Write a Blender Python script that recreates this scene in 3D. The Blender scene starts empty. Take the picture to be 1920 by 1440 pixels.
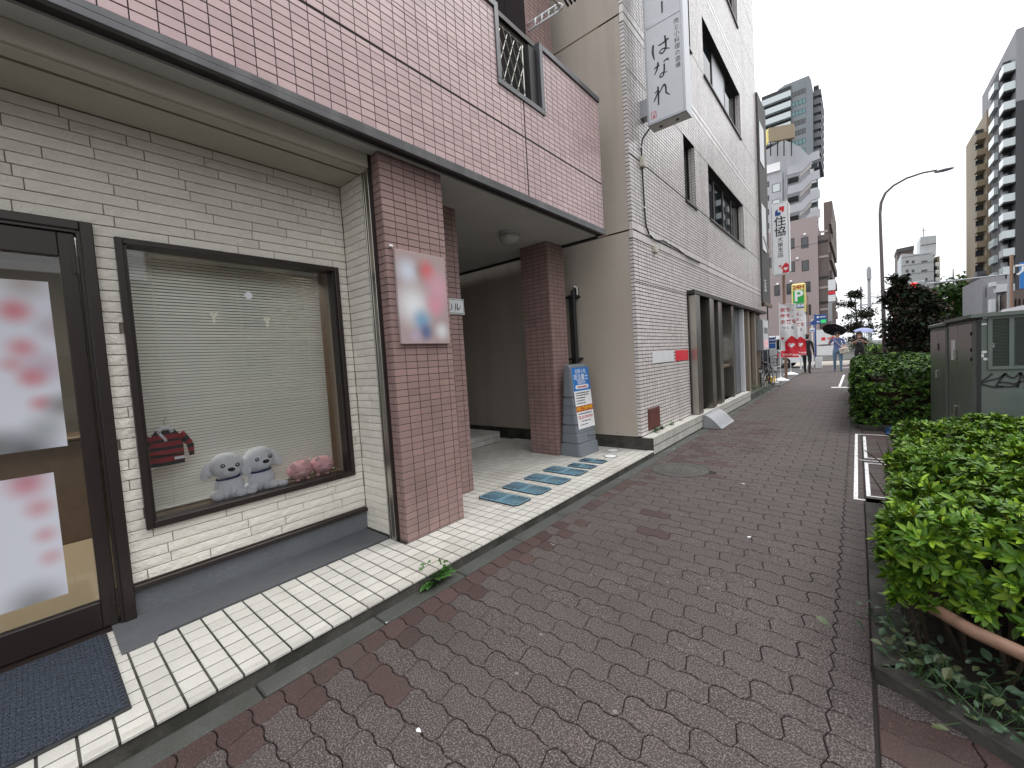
import bpy, math, random
import numpy as np
from mathutils import Matrix, Vector
random.seed(7); rng = np.random.default_rng(7)
R = math.radians
S = bpy.context.scene
COL = S.collection
# ------------------------------------------------------------------ camera
CZ = 1.38
CAMF = 770.075                       # focal length in pixels of the 1920 px wide photograph
YAW, PIT, ROL = R(-40.17205), R(-3.091644), R(-3.57040813)
cy, sy = math.cos(YAW), math.sin(YAW)
FWD = Vector((sy*math.cos(PIT), cy*math.cos(PIT), math.sin(PIT)))
r0 = Vector((cy, -sy, 0)); u0 = r0.cross(FWD)
RGT = math.cos(ROL)*r0 + math.sin(ROL)*u0
UPV = -math.sin(ROL)*r0 + math.cos(ROL)*u0
cam = bpy.data.objects.new('camera', bpy.data.cameras.new('camera')); COL.objects.link(cam)
mw = Matrix((RGT, UPV, -FWD)).transposed().to_4x4(); mw.translation = Vector((0, 0, CZ))
cam.matrix_world = mw
cam.data.sensor_fit = 'HORIZONTAL'; cam.data.sensor_width = 36; cam.data.lens = CAMF*36/1920
cam.data.clip_start = 0.05; cam.data.clip_end = 2000
S.camera = cam
S.view_settings.view_transform = 'Standard'; S.view_settings.look = 'None'
S.view_settings.gamma = 1; S.view_settings.use_curve_mapping = False
S.view_settings.exposure = 0.6
# ------------------------------------------------------------------ overcast daylight
SUN_EL, SUN_AZ = R(58), R(35)        # azimuth from +Y towards +X: ahead and to the right, over the road
W = bpy.data.worlds.new('World'); S.world = W; W.use_nodes = True
nt = W.node_tree; bg = nt.nodes['Background']; bg.inputs['Strength'].default_value = 0.1
sky = nt.nodes.new('ShaderNodeTexSky'); sky.sky_type = 'NISHITA'; sky.sun_disc = False
sky.sun_elevation = SUN_EL; sky.sun_rotation = SUN_AZ; sky.dust_density = 6; sky.air_density = 1.5
hs = nt.nodes.new('ShaderNodeHueSaturation'); hs.inputs['Saturation'].default_value = 0.25
nt.links.new(sky.outputs[0], hs.inputs['Color'])
mx = nt.nodes.new('ShaderNodeMix'); mx.data_type = 'RGBA'; mx.inputs[0].default_value = 0.86
nt.links.new(hs.outputs[0], mx.inputs[6]); # the cloud cover: like any overcast sky brighter overhead than at the horizon
tc = nt.nodes.new('ShaderNodeTexCoord'); sp_ = nt.nodes.new('ShaderNodeSeparateXYZ'); nt.links.new(tc.outputs['Generated'], sp_.inputs[0])
mr_ = nt.nodes.new('ShaderNodeMapRange'); mr_.inputs[1].default_value = 0; mr_.inputs[2].default_value = 1; mr_.inputs[3].default_value = .86; mr_.inputs[4].default_value = 2.1
nt.links.new(sp_.outputs['Z'], mr_.inputs[0])
vs_ = nt.nodes.new('ShaderNodeVectorMath'); vs_.operation = 'SCALE'; vs_.inputs[0].default_value = (9.8, 10.0, 10.4); nt.links.new(mr_.outputs[0], vs_.inputs['Scale'])
nt.links.new(vs_.outputs[0], mx.inputs[7])
nt.links.new(mx.outputs[2], bg.inputs['Color'])
sun = bpy.data.objects.new('sun', bpy.data.lights.new('sun', 'SUN')); COL.objects.link(sun)
sun.data.energy = 0.9; sun.data.angle = R(25); sun.data.color = (1, .97, .92)
sun.rotation_euler = Vector((-math.sin(SUN_AZ)*math.cos(SUN_EL), -math.cos(SUN_AZ)*math.cos(SUN_EL), -math.sin(SUN_EL))).to_track_quat('-Z', 'Y').to_euler()
# ------------------------------------------------------------------ helpers
def tag(o, label=None, cat=None, group=None, kind=None):
    if label: o['label'] = label
    if cat: o['category'] = cat
    if group: o['group'] = group
    if kind: o['kind'] = kind
    return o
def empty(name, loc=(0, 0, 0), rz=0, label=None, cat=None, group=None, parent=None):
    o = bpy.data.objects.new(name, None); COL.objects.link(o)
    o.location = loc; o.rotation_euler = (0, 0, rz); o.empty_display_size = .1
    if parent: o.parent = parent
    return tag(o, label, cat, group)
def ray(px, py):
    return RGT*((px-960)/CAMF) - UPV*((py-720)/CAMF) + FWD
def onY(px, py, Y):
    d = ray(px, py); k = Y/d.y; return Vector((d.x*k, Y, CZ+d.z*k))
def onZ(px, py, z):
    d = ray(px, py); k = (z-CZ)/d.z; return Vector((d.x*k, d.y*k, z))
def onX(px, py, X):
    d = ray(px, py); k = X/d.x; return Vector((X, d.y*k, CZ+d.z*k))
CV = Vector((0, 0, CZ))
def seen(p, area):
    """how large a piece shows in the frame (0 outside it)"""
    v = p - CV; z = v.dot(FWD)
    if z < .1: return 0
    x = v.dot(RGT)/z*CAMF; y = v.dot(UPV)/z*CAMF
    if abs(x) > 985 or abs(y) > 745: return 0
    return area/(z*z)
class MB:
    def __init__(s): s.v = []; s.f = []; s.m = []
    def add(s, vs, fs, m=0, T=None):
        n = len(s.v)
        if T is not None: vs = [T @ Vector(v) for v in vs]
        s.v.extend(tuple(v) for v in vs)
        s.f.extend(tuple(i+n for i in f) for f in fs); s.m.extend([m]*len(fs)); return s
    def box(s, x0, x1, y0, y1, z0, z1, m=0, T=None, c=0):
        x0, x1 = sorted((x0, x1)); y0, y1 = sorted((y0, y1)); z0, z1 = sorted((z0, z1))
        if c:                                   # chamfered box
            c = min(c, (x1-x0)/2.2, (y1-y0)/2.2, (z1-z0)/2.2)
            vs = []; idx = {}
            for ix, X in ((0, x0), (1, x1)):
                for iy, Y in ((0, y0), (1, y1)):
                    for iz, Z in ((0, z0), (1, z1)):
                        dx = c if ix == 0 else -c; dy = c if iy == 0 else -c; dz = c if iz == 0 else -c
                        idx[ix, iy, iz, 0] = len(vs); vs.append((X, Y+dy, Z+dz))
                        idx[ix, iy, iz, 1] = len(vs); vs.append((X+dx, Y, Z+dz))
                        idx[ix, iy, iz, 2] = len(vs); vs.append((X+dx, Y+dy, Z))
            fs = []
            for i in (0, 1):
                q = [(i, 0, 0), (i, 1, 0), (i, 1, 1), (i, 0, 1)]; q = q if i else q[::-1]
                fs.append(tuple(idx[a+(0,)] for a in q))
                q = [(0, i, 0), (0, i, 1), (1, i, 1), (1, i, 0)]; q = q if i else q[::-1]
                fs.append(tuple(idx[a+(1,)] for a in q))
                q = [(0, 0, i), (1, 0, i), (1, 1, i), (0, 1, i)]; q = q if i else q[::-1]
                fs.append(tuple(idx[a+(2,)] for a in q))
            for a in (0, 1):
                for b in (0, 1):
                    def E(p, q, r, t):
                        f = (p, q, r, t); fs.append(f)
                    E(idx[a, b, 0, 0], idx[a, b, 1, 0], idx[a, b, 1, 1], idx[a, b, 0, 1])
                    E(idx[a, 0, b, 0], idx[a, 0, b, 2], idx[a, 1, b, 2], idx[a, 1, b, 0])
                    E(idx[0, a, b, 1], idx[0, a, b, 2], idx[1, a, b, 2], idx[1, a, b, 1])
                    for e in (0, 1): fs.append((idx[a, b, e, 0], idx[a, b, e, 1], idx[a, b, e, 2]))
            return s.add(vs, fs, m, T)
        vs = [(x0, y0, z0), (x1, y0, z0), (x1, y1, z0), (x0, y1, z0), (x0, y0, z1), (x1, y0, z1), (x1, y1, z1), (x0, y1, z1)]
        return s.add(vs, [(0, 3, 2, 1), (4, 5, 6, 7), (0, 1, 5, 4), (1, 2, 6, 5), (2, 3, 7, 6), (3, 0, 4, 7)], m, T)
    def tube(s, pts, r, n=8, m=0, T=None, cap=True):
        pts = [Vector(p) for p in pts]; k = len(pts)
        rs = list(r) if hasattr(r, '__len__') else [r]*k
        vs = []; prev = None
        for i, p in enumerate(pts):
            d = (pts[min(i+1, k-1)]-pts[max(i-1, 0)]).normalized()
            if prev is None:
                a = d.cross(Vector((0, 0, 1)) if abs(d.z) < .9 else Vector((1, 0, 0))).normalized()
            else:
                a = (prev - d*prev.dot(d)).normalized()
            prev = a; b = d.cross(a)
            for j in range(n):
                t = 2*math.pi*j/n; vs.append(p+(a*math.cos(t)+b*math.sin(t))*rs[i])
        fs = [(i*n+j, i*n+(j+1) % n, (i+1)*n+(j+1) % n, (i+1)*n+j) for i in range(k-1) for j in range(n)]
        if cap: fs += [tuple(range(n-1, -1, -1)), tuple(range((k-1)*n, k*n))]
        return s.add(vs, fs, m, T)
    def lathe(s, prof, n=20, m=0, T=None, sx=1, sy_=1):
        vs = []; k = len(prof)
        for r, z in prof:
            for j in range(n):
                t = 2*math.pi*j/n; vs.append((r*math.cos(t)*sx, r*math.sin(t)*sy_, z))
        fs = [(i*n+j, i*n+(j+1) % n, (i+1)*n+(j+1) % n, (i+1)*n+j) for i in range(k-1) for j in range(n)]
        fs += [tuple(range(n-1, -1, -1)), tuple(range((k-1)*n, k*n))]
        return s.add(vs, fs, m, T)
    def ball(s, c, r, n=14, k=8, m=0, T=None):
        """r may be a triple"""
        rx, ry, rz = r if hasattr(r, '__len__') else (r, r, r)
        L = Matrix.Translation(Vector(c)); L = (T @ L) if T is not None else L
        vs = [(0, 0, -rz)]
        for i in range(1, k):
            p = -math.pi/2+math.pi*i/k
            for j in range(n):
                t = 2*math.pi*j/n; vs.append((rx*math.cos(p)*math.cos(t), ry*math.cos(p)*math.sin(t), rz*math.sin(p)))
        vs.append((0, 0, rz)); fs = [(0, 1+(j+1) % n, 1+j) for j in range(n)]
        fs += [(1+i*n+j, 1+i*n+(j+1) % n, 1+(i+1)*n+(j+1) % n, 1+(i+1)*n+j) for i in range(k-2) for j in range(n)]
        b = 1+(k-2)*n; fs += [(b+j, b+(j+1) % n, len(vs)-1) for j in range(n)]
        return s.add(vs, fs, m, L)
    def prism(s, poly, d, m=0, T=None):
        """polygon (u,v) in the local xy plane raised from 0 to d along local z"""
        n = len(poly)
        vs = [(u, v, 0) for u, v in poly]+[(u, v, d) for u, v in poly]
        fs = [tuple(range(n-1, -1, -1)), tuple(range(n, 2*n))]+[(i, (i+1) % n, n+(i+1) % n, n+i) for i in range(n)]
        return s.add(vs, fs, m, T)
    def build(s, name, mats, parent=None, smooth=False, T=None):
        me = bpy.data.meshes.new(name); me.from_pydata(s.v, [], s.f)
        if not isinstance(mats, (list, tuple)): mats = [mats]
        for q in mats: me.materials.append(q)
        if len(mats) > 1: me.polygons.foreach_set('material_index', s.m)
        if smooth: me.polygons.foreach_set('use_smooth', [True]*len(s.f))
        me.update()
        o = bpy.data.objects.new(name, me); COL.objects.link(o)
        if T is not None: o.matrix_local = T
        if parent: o.parent = parent
        return o
def fixn(o):
    """outward normals"""
    import bmesh
    b = bmesh.new(); b.from_mesh(o.data); bmesh.ops.recalc_face_normals(b, faces=b.faces); b.to_mesh(o.data); b.free(); return o
def frame(o, u, v):
    """matrix with local x along u, local y along v, local z out of the surface"""
    u = Vector(u).normalized(); v = Vector(v).normalized(); n = u.cross(v)
    M = Matrix((u, v, n)).transposed().to_4x4(); M.translation = Vector(o); return M
def FX(x, y, z): return frame((x, y, z), (0, 1, 0), (0, 0, 1))       # a surface that faces the road (+X)
def FY(x, y, z): return frame((x, y, z), (1, 0, 0), (0, 0, 1))       # a surface that faces back along the street (-Y)
def FZ(x, y, z): return frame((x, y, z), (1, 0, 0), (0, 1, 0))       # a surface that faces up
# ------------------------------------------------------------------ materials
def mat(name, col, rough=.6, var=0., noise=None, bump=None, metal=0., spec=.5, dirt=None, speck=None, emit=None, streak=None, huev=None, sub=0):
    m = bpy.data.materials.new(name); m.use_nodes = True; n = m.node_tree.nodes; L = m.node_tree.links
    b = n['Principled BSDF']; b.inputs['Roughness'].default_value = rough; b.inputs['Metallic'].default_value = metal
    b.inputs['Specular IOR Level'].default_value = spec
    if sub:
        b.inputs['Subsurface Weight'].default_value = sub; b.inputs['Subsurface Scale'].default_value = .02
    geo = n.new('ShaderNodeNewGeometry'); pos = geo.outputs['Position']
    rgb = n.new('ShaderNodeRGB'); rgb.outputs[0].default_value = (*col, 1); c = rgb.outputs[0]
    def math_(op, a, b_=None, c_=None):
        k = n.new('ShaderNodeMath'); k.operation = op
        for i, x in enumerate((a, b_, c_)):
            if x is None: continue
            if isinstance(x, (int, float)): k.inputs[i].default_value = x
            else: L.new(x, k.inputs[i])
        return k.outputs[0]
    def noise_(scale, detail=3, vec=None, rough_=.55):
        t = n.new('ShaderNodeTexNoise'); t.inputs['Scale'].default_value = scale; t.inputs['Detail'].default_value = detail
        t.inputs['Roughness'].default_value = rough_
        L.new(vec if vec is not None else pos, t.inputs['Vector']); return t.outputs['Fac']
    def mixc(f, a, bcol):
        k = n.new('ShaderNodeMix'); k.data_type = 'RGBA'; L.new(f, k.inputs[0]); L.new(a, k.inputs[6])
        if isinstance(bcol, tuple): k.inputs[7].default_value = (*bcol, 1)
        else: L.new(bcol, k.inputs[7])
        return k.outputs[2]
    def ramp(f, a, b_, lo=0., hi=1.):
        k = n.new('ShaderNodeMapRange'); k.clamp = True
        k.inputs[1].default_value = a; k.inputs[2].default_value = b_; k.inputs[3].default_value = lo; k.inputs[4].default_value = hi
        L.new(f, k.inputs[0]); return k.outputs[0]
    rnd = None
    if var or huev:
        oi = n.new('ShaderNodeObjectInfo')
        rnd = math_('FRACT', math_('ADD', math_('MULTIPLY', oi.outputs['Random'], 7.31), math_('MULTIPLY', geo.outputs['Random Per Island'], 5.17)))
    if huev:                              # some pieces lean to a second colour
        c = mixc(ramp(math_('FRACT', math_('MULTIPLY', rnd, 13.7)), huev[1], 1), c, huev[0])
    val = None
    if var: val = math_('MULTIPLY_ADD', rnd, 2*var, 1-var)
    if noise:
        for sc, am in (noise if isinstance(noise[0], tuple) else (noise,)):
            k = math_('MULTIPLY_ADD', noise_(sc, 4), 2*am*1.6, 1-am*1.6)
            val = math_('MULTIPLY', val, k) if val is not None else k
    if val is not None:
        k = n.new('ShaderNodeVectorMath'); k.operation = 'SCALE'; L.new(c, k.inputs[0]); L.new(val, k.inputs['Scale']); c = k.outputs[0]
    if speck:
        sc, colb, lo, hi = speck
        c = mixc(ramp(noise_(sc, 2, rough_=.7), lo, hi), c, colb)
    if streak:                             # rain streaks: noise stretched along z
        colb, am, sc = streak
        mp = n.new('ShaderNodeMapping'); mp.inputs['Scale'].default_value = (sc, sc, sc*.06); L.new(pos, mp.inputs[0])
        c = mixc(ramp(noise_(1, 4, mp.outputs[0]), .5, .8, 0, am), c, colb)
    if dirt:
        colb, sc, lo, hi, am = dirt
        c = mixc(ramp(noise_(sc, 5), lo, hi, 0, am), c, colb)
    L.new(c, b.inputs['Base Color'])
    if bump:
        hs_ = None
        for sc, st in (bump if isinstance(bump[0], tuple) else (bump,)):
            k = n.new('ShaderNodeBump'); k.inputs['Strength'].default_value = 1; k.inputs['Distance'].default_value = st
            L.new(noise_(sc, 4), k.inputs['Height'])
            if hs_ is not None: L.new(hs_, k.inputs['Normal'])
            hs_ = k.outputs[0]
        L.new(hs_, b.inputs['Normal'])
    if emit:
        b.inputs['Emission Color'].default_value = (*col, 1); b.inputs['Emission Strength'].default_value = emit
    m['c'] = 1
    return m
def glass(name, col=(.02, .025, .025), alpha=.25, rough=.02):
    """window pane: mirror-like surface over a partly see-through body"""
    m = bpy.data.materials.new(name); m.use_nodes = True; n = m.node_tree.nodes; L = m.node_tree.links
    n.remove(n['Principled BSDF']); out = n['Material Output']
    tr = n.new('ShaderNodeBsdfTransparent'); tr.inputs[0].default_value = (1, 1, 1, 1) if alpha < .1 else (.9, .93, .92, 1)
    df = n.new('ShaderNodeBsdfDiffuse'); df.inputs[0].default_value = (*col, 1)
    a = n.new('ShaderNodeMixShader'); a.inputs[0].default_value = alpha; L.new(tr.outputs[0], a.inputs[1]); L.new(df.outputs[0], a.inputs[2])
    g = n.new('ShaderNodeBsdfGlossy'); g.inputs['Roughness'].default_value = rough
    fr = n.new('ShaderNodeFresnel'); fr.inputs[0].default_value = 1.5
    b = n.new('ShaderNodeMixShader'); L.new(fr.outputs[0], b.inputs[0]); L.new(a.outputs[0], b.inputs[1]); L.new(g.outputs[0], b.inputs[2])
    L.new(b.outputs[0], out.inputs[0]); return m
M = {}
M['paver'] = mat('paver', (.044, .0345, .0325), .8, var=.1, noise=((2.2, .14), (9, .06)), speck=(150, (.17, .147, .137), .49, .64), bump=((170, .002), (40, .001)), dirt=((.04, .036, .03), 1.3, .5, .75, .5), spec=.3)
M['red_paver'] = mat('red_paver', (.050, .031, .028), .8, var=.18, noise=(3, .15), speck=(170, (.15, .09, .08), .55, .75), bump=(200, .001), dirt=((.05, .045, .038), 1.6, .5, .75, .5), spec=.35)
M['joint'] = mat('joint_sand', (.018, .013, .012), .95)
M['concrete'] = mat('concrete', (.058, .06, .054), .85, noise=((5, .2), (40, .12)), bump=(90, .002), dirt=((.035, .037, .03), 2.2, .42, .65, .75), speck=(160, (.17, .17, .16), .6, .75))
M['old_concrete'] = mat('old_concrete', (.055, .052, .045), .9, noise=((7, .35), (60, .2)), bump=(50, .004), dirt=((.02, .02, .015), 5, .45, .6, .8))
M['asphalt'] = mat('asphalt', (.055, .055, .057), .85, noise=(1, .15), speck=(200, (.11, .11, .11), .55, .75))
M['grout'] = mat('grout_brown', (.022, .014, .014), .9)
M['grout_grey'] = mat('grout_grey', (.022, .019, .018), .9)
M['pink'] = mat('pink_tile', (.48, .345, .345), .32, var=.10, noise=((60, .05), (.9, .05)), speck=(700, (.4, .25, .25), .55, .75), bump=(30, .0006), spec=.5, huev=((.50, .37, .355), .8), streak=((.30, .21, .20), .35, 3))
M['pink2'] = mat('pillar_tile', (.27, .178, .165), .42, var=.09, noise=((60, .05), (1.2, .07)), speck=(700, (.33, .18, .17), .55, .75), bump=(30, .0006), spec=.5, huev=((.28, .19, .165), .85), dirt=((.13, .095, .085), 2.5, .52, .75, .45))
M['floor_tile'] = mat('floor_tile', (.50, .485, .445), .5, var=.09, noise=((3, .07), (30, .05)), speck=(300, (.33, .31, .28), .56, .68), dirt=((.24, .21, .16), 2.0, .54, .8, .5), bump=(200, .0006))
M['siding'] = mat('siding_board', (.70, .665, .59), .6, var=.06, noise=((12, .05),), bump=((24, .011), (90, .003)), dirt=((.5, .44, .36), 3, .55, .8, .35))
M['sid_grout'] = mat('siding_joint', (.21, .175, .14), .9)
M['white_tile'] = mat('white_tile', (.62, .575, .55), .22, var=.09, noise=(1.2, .06), spec=.6, streak=((.34, .31, .28), .5, 2.5), bump=(6, .002))
M['plaster'] = mat('beige_plaster', (.42, .365, .305), .8, noise=((.8, .07), (120, .06)), bump=(75, .006), streak=((.27, .24, .2), .55, 3), dirt=((.3, .26, .21), .7, .55, .8, .35))
M['soffit'] = mat('soffit_board', (.46, .45, .42), .7, noise=(1.5, .05), dirt=((.4, .38, .34), 1.2, .5, .8, .3))
M['soffit_beige'] = mat('beige_steel', (.44, .415, .34), .5, noise=(2, .06), streak=((.3, .27, .2), .4, 3))
M['dark_frame'] = mat('dark_bronze', (.028, .021, .019), .35, metal=.3, noise=(5, .1))
M['trim'] = mat('grey_trim', (.10, .10, .105), .35, metal=.6, noise=(3, .2), streak=((.22, .22, .22), .5, 6))
M['black'] = mat('black', (.012, .011, .011), .6)
M['steel'] = mat('stainless', (.42, .40, .36), .28, metal=1, noise=(2, .15), streak=((.2, .18, .14), .5, 5))
M['white'] = mat('white_paint', (.78, .78, .78), .45, noise=(4, .04))
M['white_dirty'] = mat('worn_white', (.62, .63, .64), .5, noise=(3, .08), dirt=((.35, .34, .32), 3, .5, .8, .4))
M['grey_paint'] = mat('dark_grey_paint', (.085, .088, .095), .55, noise=((2, .12), (30, .08)), bump=(40, .002), dirt=((.17, .17, .17), 5, .6, .8, .35))
M['plinth'] = mat('plinth_mortar', (.12, .128, .138), .75, noise=((3, .15), (50, .12)), bump=(45, .004), dirt=((.07, .075, .08), 1.8, .45, .75, .6))
M['slat'] = mat('blind_slat', (.86, .87, .82), .4, var=.03)
_n = M['slat'].node_tree.nodes; _l = M['slat'].node_tree.links          # thin slats let some of the shop's light through
_t = _n.new('ShaderNodeBsdfTranslucent'); _t.inputs[0].default_value = (.84, .87, .84, 1); _m = _n.new('ShaderNodeMixShader'); _m.inputs[0].default_value = .22
_l.new(_n['Principled BSDF'].outputs[0], _m.inputs[1]); _l.new(_t.outputs[0], _m.inputs[2]); _l.new(_m.outputs[0], _n['Material Output'].inputs[0])
M['interior'] = mat('interior_wall', (.13, .115, .09), .8)
M['interior_floor'] = mat('interior_floor', (.42, .34, .22), .5)
M['wood'] = mat('brown_wood', (.13, .085, .05), .5, noise=(12, .2))
M['glass'] = glass('window_glass', alpha=.0)
M['dark_glass'] = glass('dark_glass', (.02, .024, .026), .75)
M['mat_blue'] = mat('mat_carpet', (.018, .024, .038), .95, noise=((160, .5), (30, .12)), bump=(220, .006), speck=(240, (.085, .105, .14), .54, .66))
M['rubber'] = mat('rubber', (.02, .02, .022), .8)
M['plush'] = mat('white_plush', (.92, .95, 1.0), .95, noise=((90, .08),), bump=((160, .006), (30, .004)))
M['pig'] = mat('pink_plush', (.95, .55, .58), .9, noise=((90, .08),), bump=(160, .005))
M['pig2'] = mat('pale_pink_felt', (.88, .60, .62), .9)
M['red_cloth'] = mat('red_cloth', (.32, .015, .02), .85, noise=(60, .15), bump=(160, .003))
M['black_cloth'] = mat('black_cloth', (.012, .012, .014), .85, noise=(60, .2), bump=(160, .002))
M['navy'] = mat('navy_ribbon', (.02, .03, .12), .6)
M['grey_plastic'] = mat('grey_plastic', (.18, .198, .218), .5, noise=((3, .08),), dirt=((.14, .16, .18), 4, .5, .8, .35), bump=(120, .0008))
M['blue'] = mat('sign_blue', (.015, .17, .50), .35)
M['blue_dark'] = mat('direction_blue', (.02, .07, .25), .4)
M['red'] = mat('sign_red', (.62, .015, .03), .4)
M['orange_red'] = mat('sign_brown_red', (.42, .06, .015), .4)
M['yellow'] = mat('sign_yellow', (.78, .66, .22), .45)
M['amber'] = mat('amber_print', (.85, .50, .03), .45)
M['green'] = mat('sign_green', (.02, .35, .06), .4)
M['green_lit'] = mat('sign_bright_green', (.05, .75, .2), .4)
M['ink'] = mat('black_ink', (.012, .012, .013), .5)
M['ink_red'] = mat('red_ink', (.5, .03, .05), .5)
M['ink_blue'] = mat('blue_ink', (.03, .12, .35), .5)
M['acrylic'] = mat('sign_acrylic', (.50, .51, .53), .3, noise=(3, .05), dirt=((.36, .36, .37), 3, .5, .8, .4))
M['acrylic_frame'] = mat('sign_frame', (.32, .33, .34), .35, metal=.7)
M['drain'] = mat('blue_rubber_mat', (.10, .21, .27), .6, noise=((25, .3),), dirt=((.16, .2, .2), 9, .5, .7, .6))
M['iron'] = mat('cast_iron', (.075, .072, .066), .6, metal=.4, noise=((30, .25), (4, .15)), bump=(120, .002), dirt=((.15, .13, .11), 6, .5, .75, .5))
M['rust'] = mat('rusty_red', (.10, .025, .018), .7, noise=((15, .25),), dirt=((.05, .02, .015), 10, .5, .7, .7))
M['alu'] = mat('aluminium_ramp', (.38, .39, .41), .45, metal=.7, noise=(6, .1))
M['cab'] = mat('cabinet_green', (.095, .118, .103), .5, noise=((2, .08), (60, .06)), streak=((.16, .15, .11), .45, 3), bump=(150, .001), dirt=((.05, .07, .06), 5, .5, .75, .4))
M['cab_side'] = mat('cabinet_side', (.11, .13, .11), .3, noise=((2, .08),), streak=((.16, .15, .11), .4, 2.5))
M['louvre'] = mat('louvre_shade', (.05, .06, .055), .6)
M['leaf'] = mat('azalea_leaf', (.052, .118, .011), .5, var=.4, noise=(1.8, .22), spec=.22, huev=((.17, .27, .016), .45), sub=.06)
M['leaf2'] = mat('hedge_leaf', (.026, .060, .012), .55, var=.4, noise=(1.4, .3), spec=.2, huev=((.10, .19, .02), .5))
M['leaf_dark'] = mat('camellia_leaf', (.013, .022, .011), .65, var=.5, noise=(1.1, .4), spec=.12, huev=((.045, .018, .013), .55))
M['leaf_vine'] = mat('vine_leaf', (.045, .085, .045), .5, var=.3, huev=((.11, .13, .05), .7))
M['leaf_weed'] = mat('weed_leaf', (.04, .11, .02), .5, var=.25)
M['twig'] = mat('twig', (.04, .028, .018), .9)
M['bark'] = mat('bark', (.06, .045, .035), .9, noise=(20, .2))
M['soil'] = mat('soil', (.022, .017, .012), .95, noise=(20, .3), bump=(40, .02))
M['rail'] = mat('brown_pipe', (.26, .155, .105), .5, noise=((8, .15),), dirt=((.12, .075, .05), 14, .5, .7, .6))
M['blue_tarp'] = mat('blue_tarp', (.012, .05, .19), .4, noise=(8, .2), bump=(8, .03))
M['road_paint'] = mat('road_paint', (.72, .72, .72), .6, noise=(30, .1), dirt=((.12, .10, .10), 25, .56, .66, .9))
M['tyre'] = mat('tyre', (.018, .018, .018), .8)
M['lamp_brown'] = mat('lamp_pole_brown', (.13, .11, .105), .45, metal=.3, noise=(3, .1))
M['pole_grey'] = mat('pole_grey', (.32, .33, .34), .7, noise=(4, .08))
M['skin'] = mat('skin', (.42, .24, .17), .6)
M['hair'] = mat('hair', (.015, .012, .012), .6)
M['shirt_blue'] = mat('blue_shirt', (.10, .13, .30), .85, noise=(12, .12))
M['jeans'] = mat('jeans', (.11, .18, .26), .85, noise=(8, .15))
M['canvas'] = mat('canvas_bag', (.52, .48, .41), .85)
M['grey_sky_panel'] = mat('pale_cladding', (.5, .5, .52), .6)
def wm(o):
    return (wm(o.parent) @ o.matrix_parent_inverse if o.parent else Matrix()) @ o.matrix_basis
_build = MB.build
def build(s, name, mats, parent=None, smooth=False, T=None, **k):
    o = _build(s, name, mats, None, smooth, None)
    if T is not None: o.matrix_basis = T
    if parent: o.parent = parent; o.matrix_parent_inverse = wm(parent).inverted()
    if k: tag(o, **k)
    return o
MB.build = build
def box(name, x0, x1, y0, y1, z0, z1, m, parent=None, c=0, **k):
    return MB().box(x0, x1, y0, y1, z0, z1, c=c).build(name, m, parent, **k)
class Pieces:
    """alike pieces: the ones that show largest become objects, the rest one joined part of kind stuff"""
    def __init__(s): s.protos = {}; s.items = []
    def proto(s, key, fn):
        if key not in s.protos: mb = MB(); fn(mb); s.protos[key] = (np.array(mb.v, float), mb.f)
    def put(s, key, T, parent, area=1., m=0): s.items.append((key, T, parent, area, m))
    def emit(s, name, rest, mats, thing, n=300, smooth=False, hide=None):
        mats = mats if isinstance(mats, (list, tuple)) else [mats]
        sc = []
        for i, (k, T, p, a, m) in enumerate(s.items):
            c = T.translation; v = seen(c, a)
            if v and hide and hide(c): v = 0
            if v:
                d = (c-CV).normalized(); v *= abs(d.dot(T.col[2].xyz))
            sc.append(v)
        order = sorted(range(len(sc)), key=lambda i: -sc[i]); solo = set(i for i in order[:n] if sc[i] > 0)
        ms = {}; V = []; F = []; MI = []; nv = 0; inv = {}
        for i, (k, T, p, a, m) in enumerate(s.items):
            vs, fs = s.protos[k]
            if i in solo:
                if (k, m) not in ms:
                    me = bpy.data.meshes.new(name); me.from_pydata(vs.tolist(), [], fs); me.materials.append(mats[m])
                    if smooth: me.polygons.foreach_set('use_smooth', [True]*len(fs))
                    me.update(); ms[k, m] = me
                o = bpy.data.objects.new(name, ms[k, m]); COL.objects.link(o); o.matrix_basis = T
                o.parent = p
                if p.name not in inv: inv[p.name] = wm(p).inverted()
                o.matrix_parent_inverse = inv[p.name]
            else:
                A = np.array(T); V.append(vs @ A[:3, :3].T + A[:3, 3]); F.extend(tuple(q+nv for q in f) for f in fs); MI.extend([m]*len(fs)); nv += len(vs)
        if V:
            me = bpy.data.meshes.new(rest); me.from_pydata(np.concatenate(V).tolist(), [], F)
            for q in mats: me.materials.append(q)
            me.polygons.foreach_set('material_index', MI); me.update()
            o = bpy.data.objects.new(rest, me); COL.objects.link(o); o['kind'] = 'stuff'
            o.parent = thing; o.matrix_parent_inverse = wm(thing).inverted()
def tile_fn(w, h, t, c):
    def fn(mb):
        a, b = w/2, h/2
        vs = [(-a, -b, -t), (a, -b, -t), (a, b, -t), (-a, b, -t), (-a, -b, -c), (a, -b, -c), (a, b, -c), (-a, b, -c),
              (-a+c, -b+c, 0), (a-c, -b+c, 0), (a-c, b-c, 0), (-a+c, b-c, 0)]
        fs = [(8, 9, 10, 11)]
        for q in (0, 4): fs += [(q+i, q+(i+1) % 4, q+4+(i+1) % 4, q+4+i) for i in range(4)]
        mb.add(vs, fs)
    return fn
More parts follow.
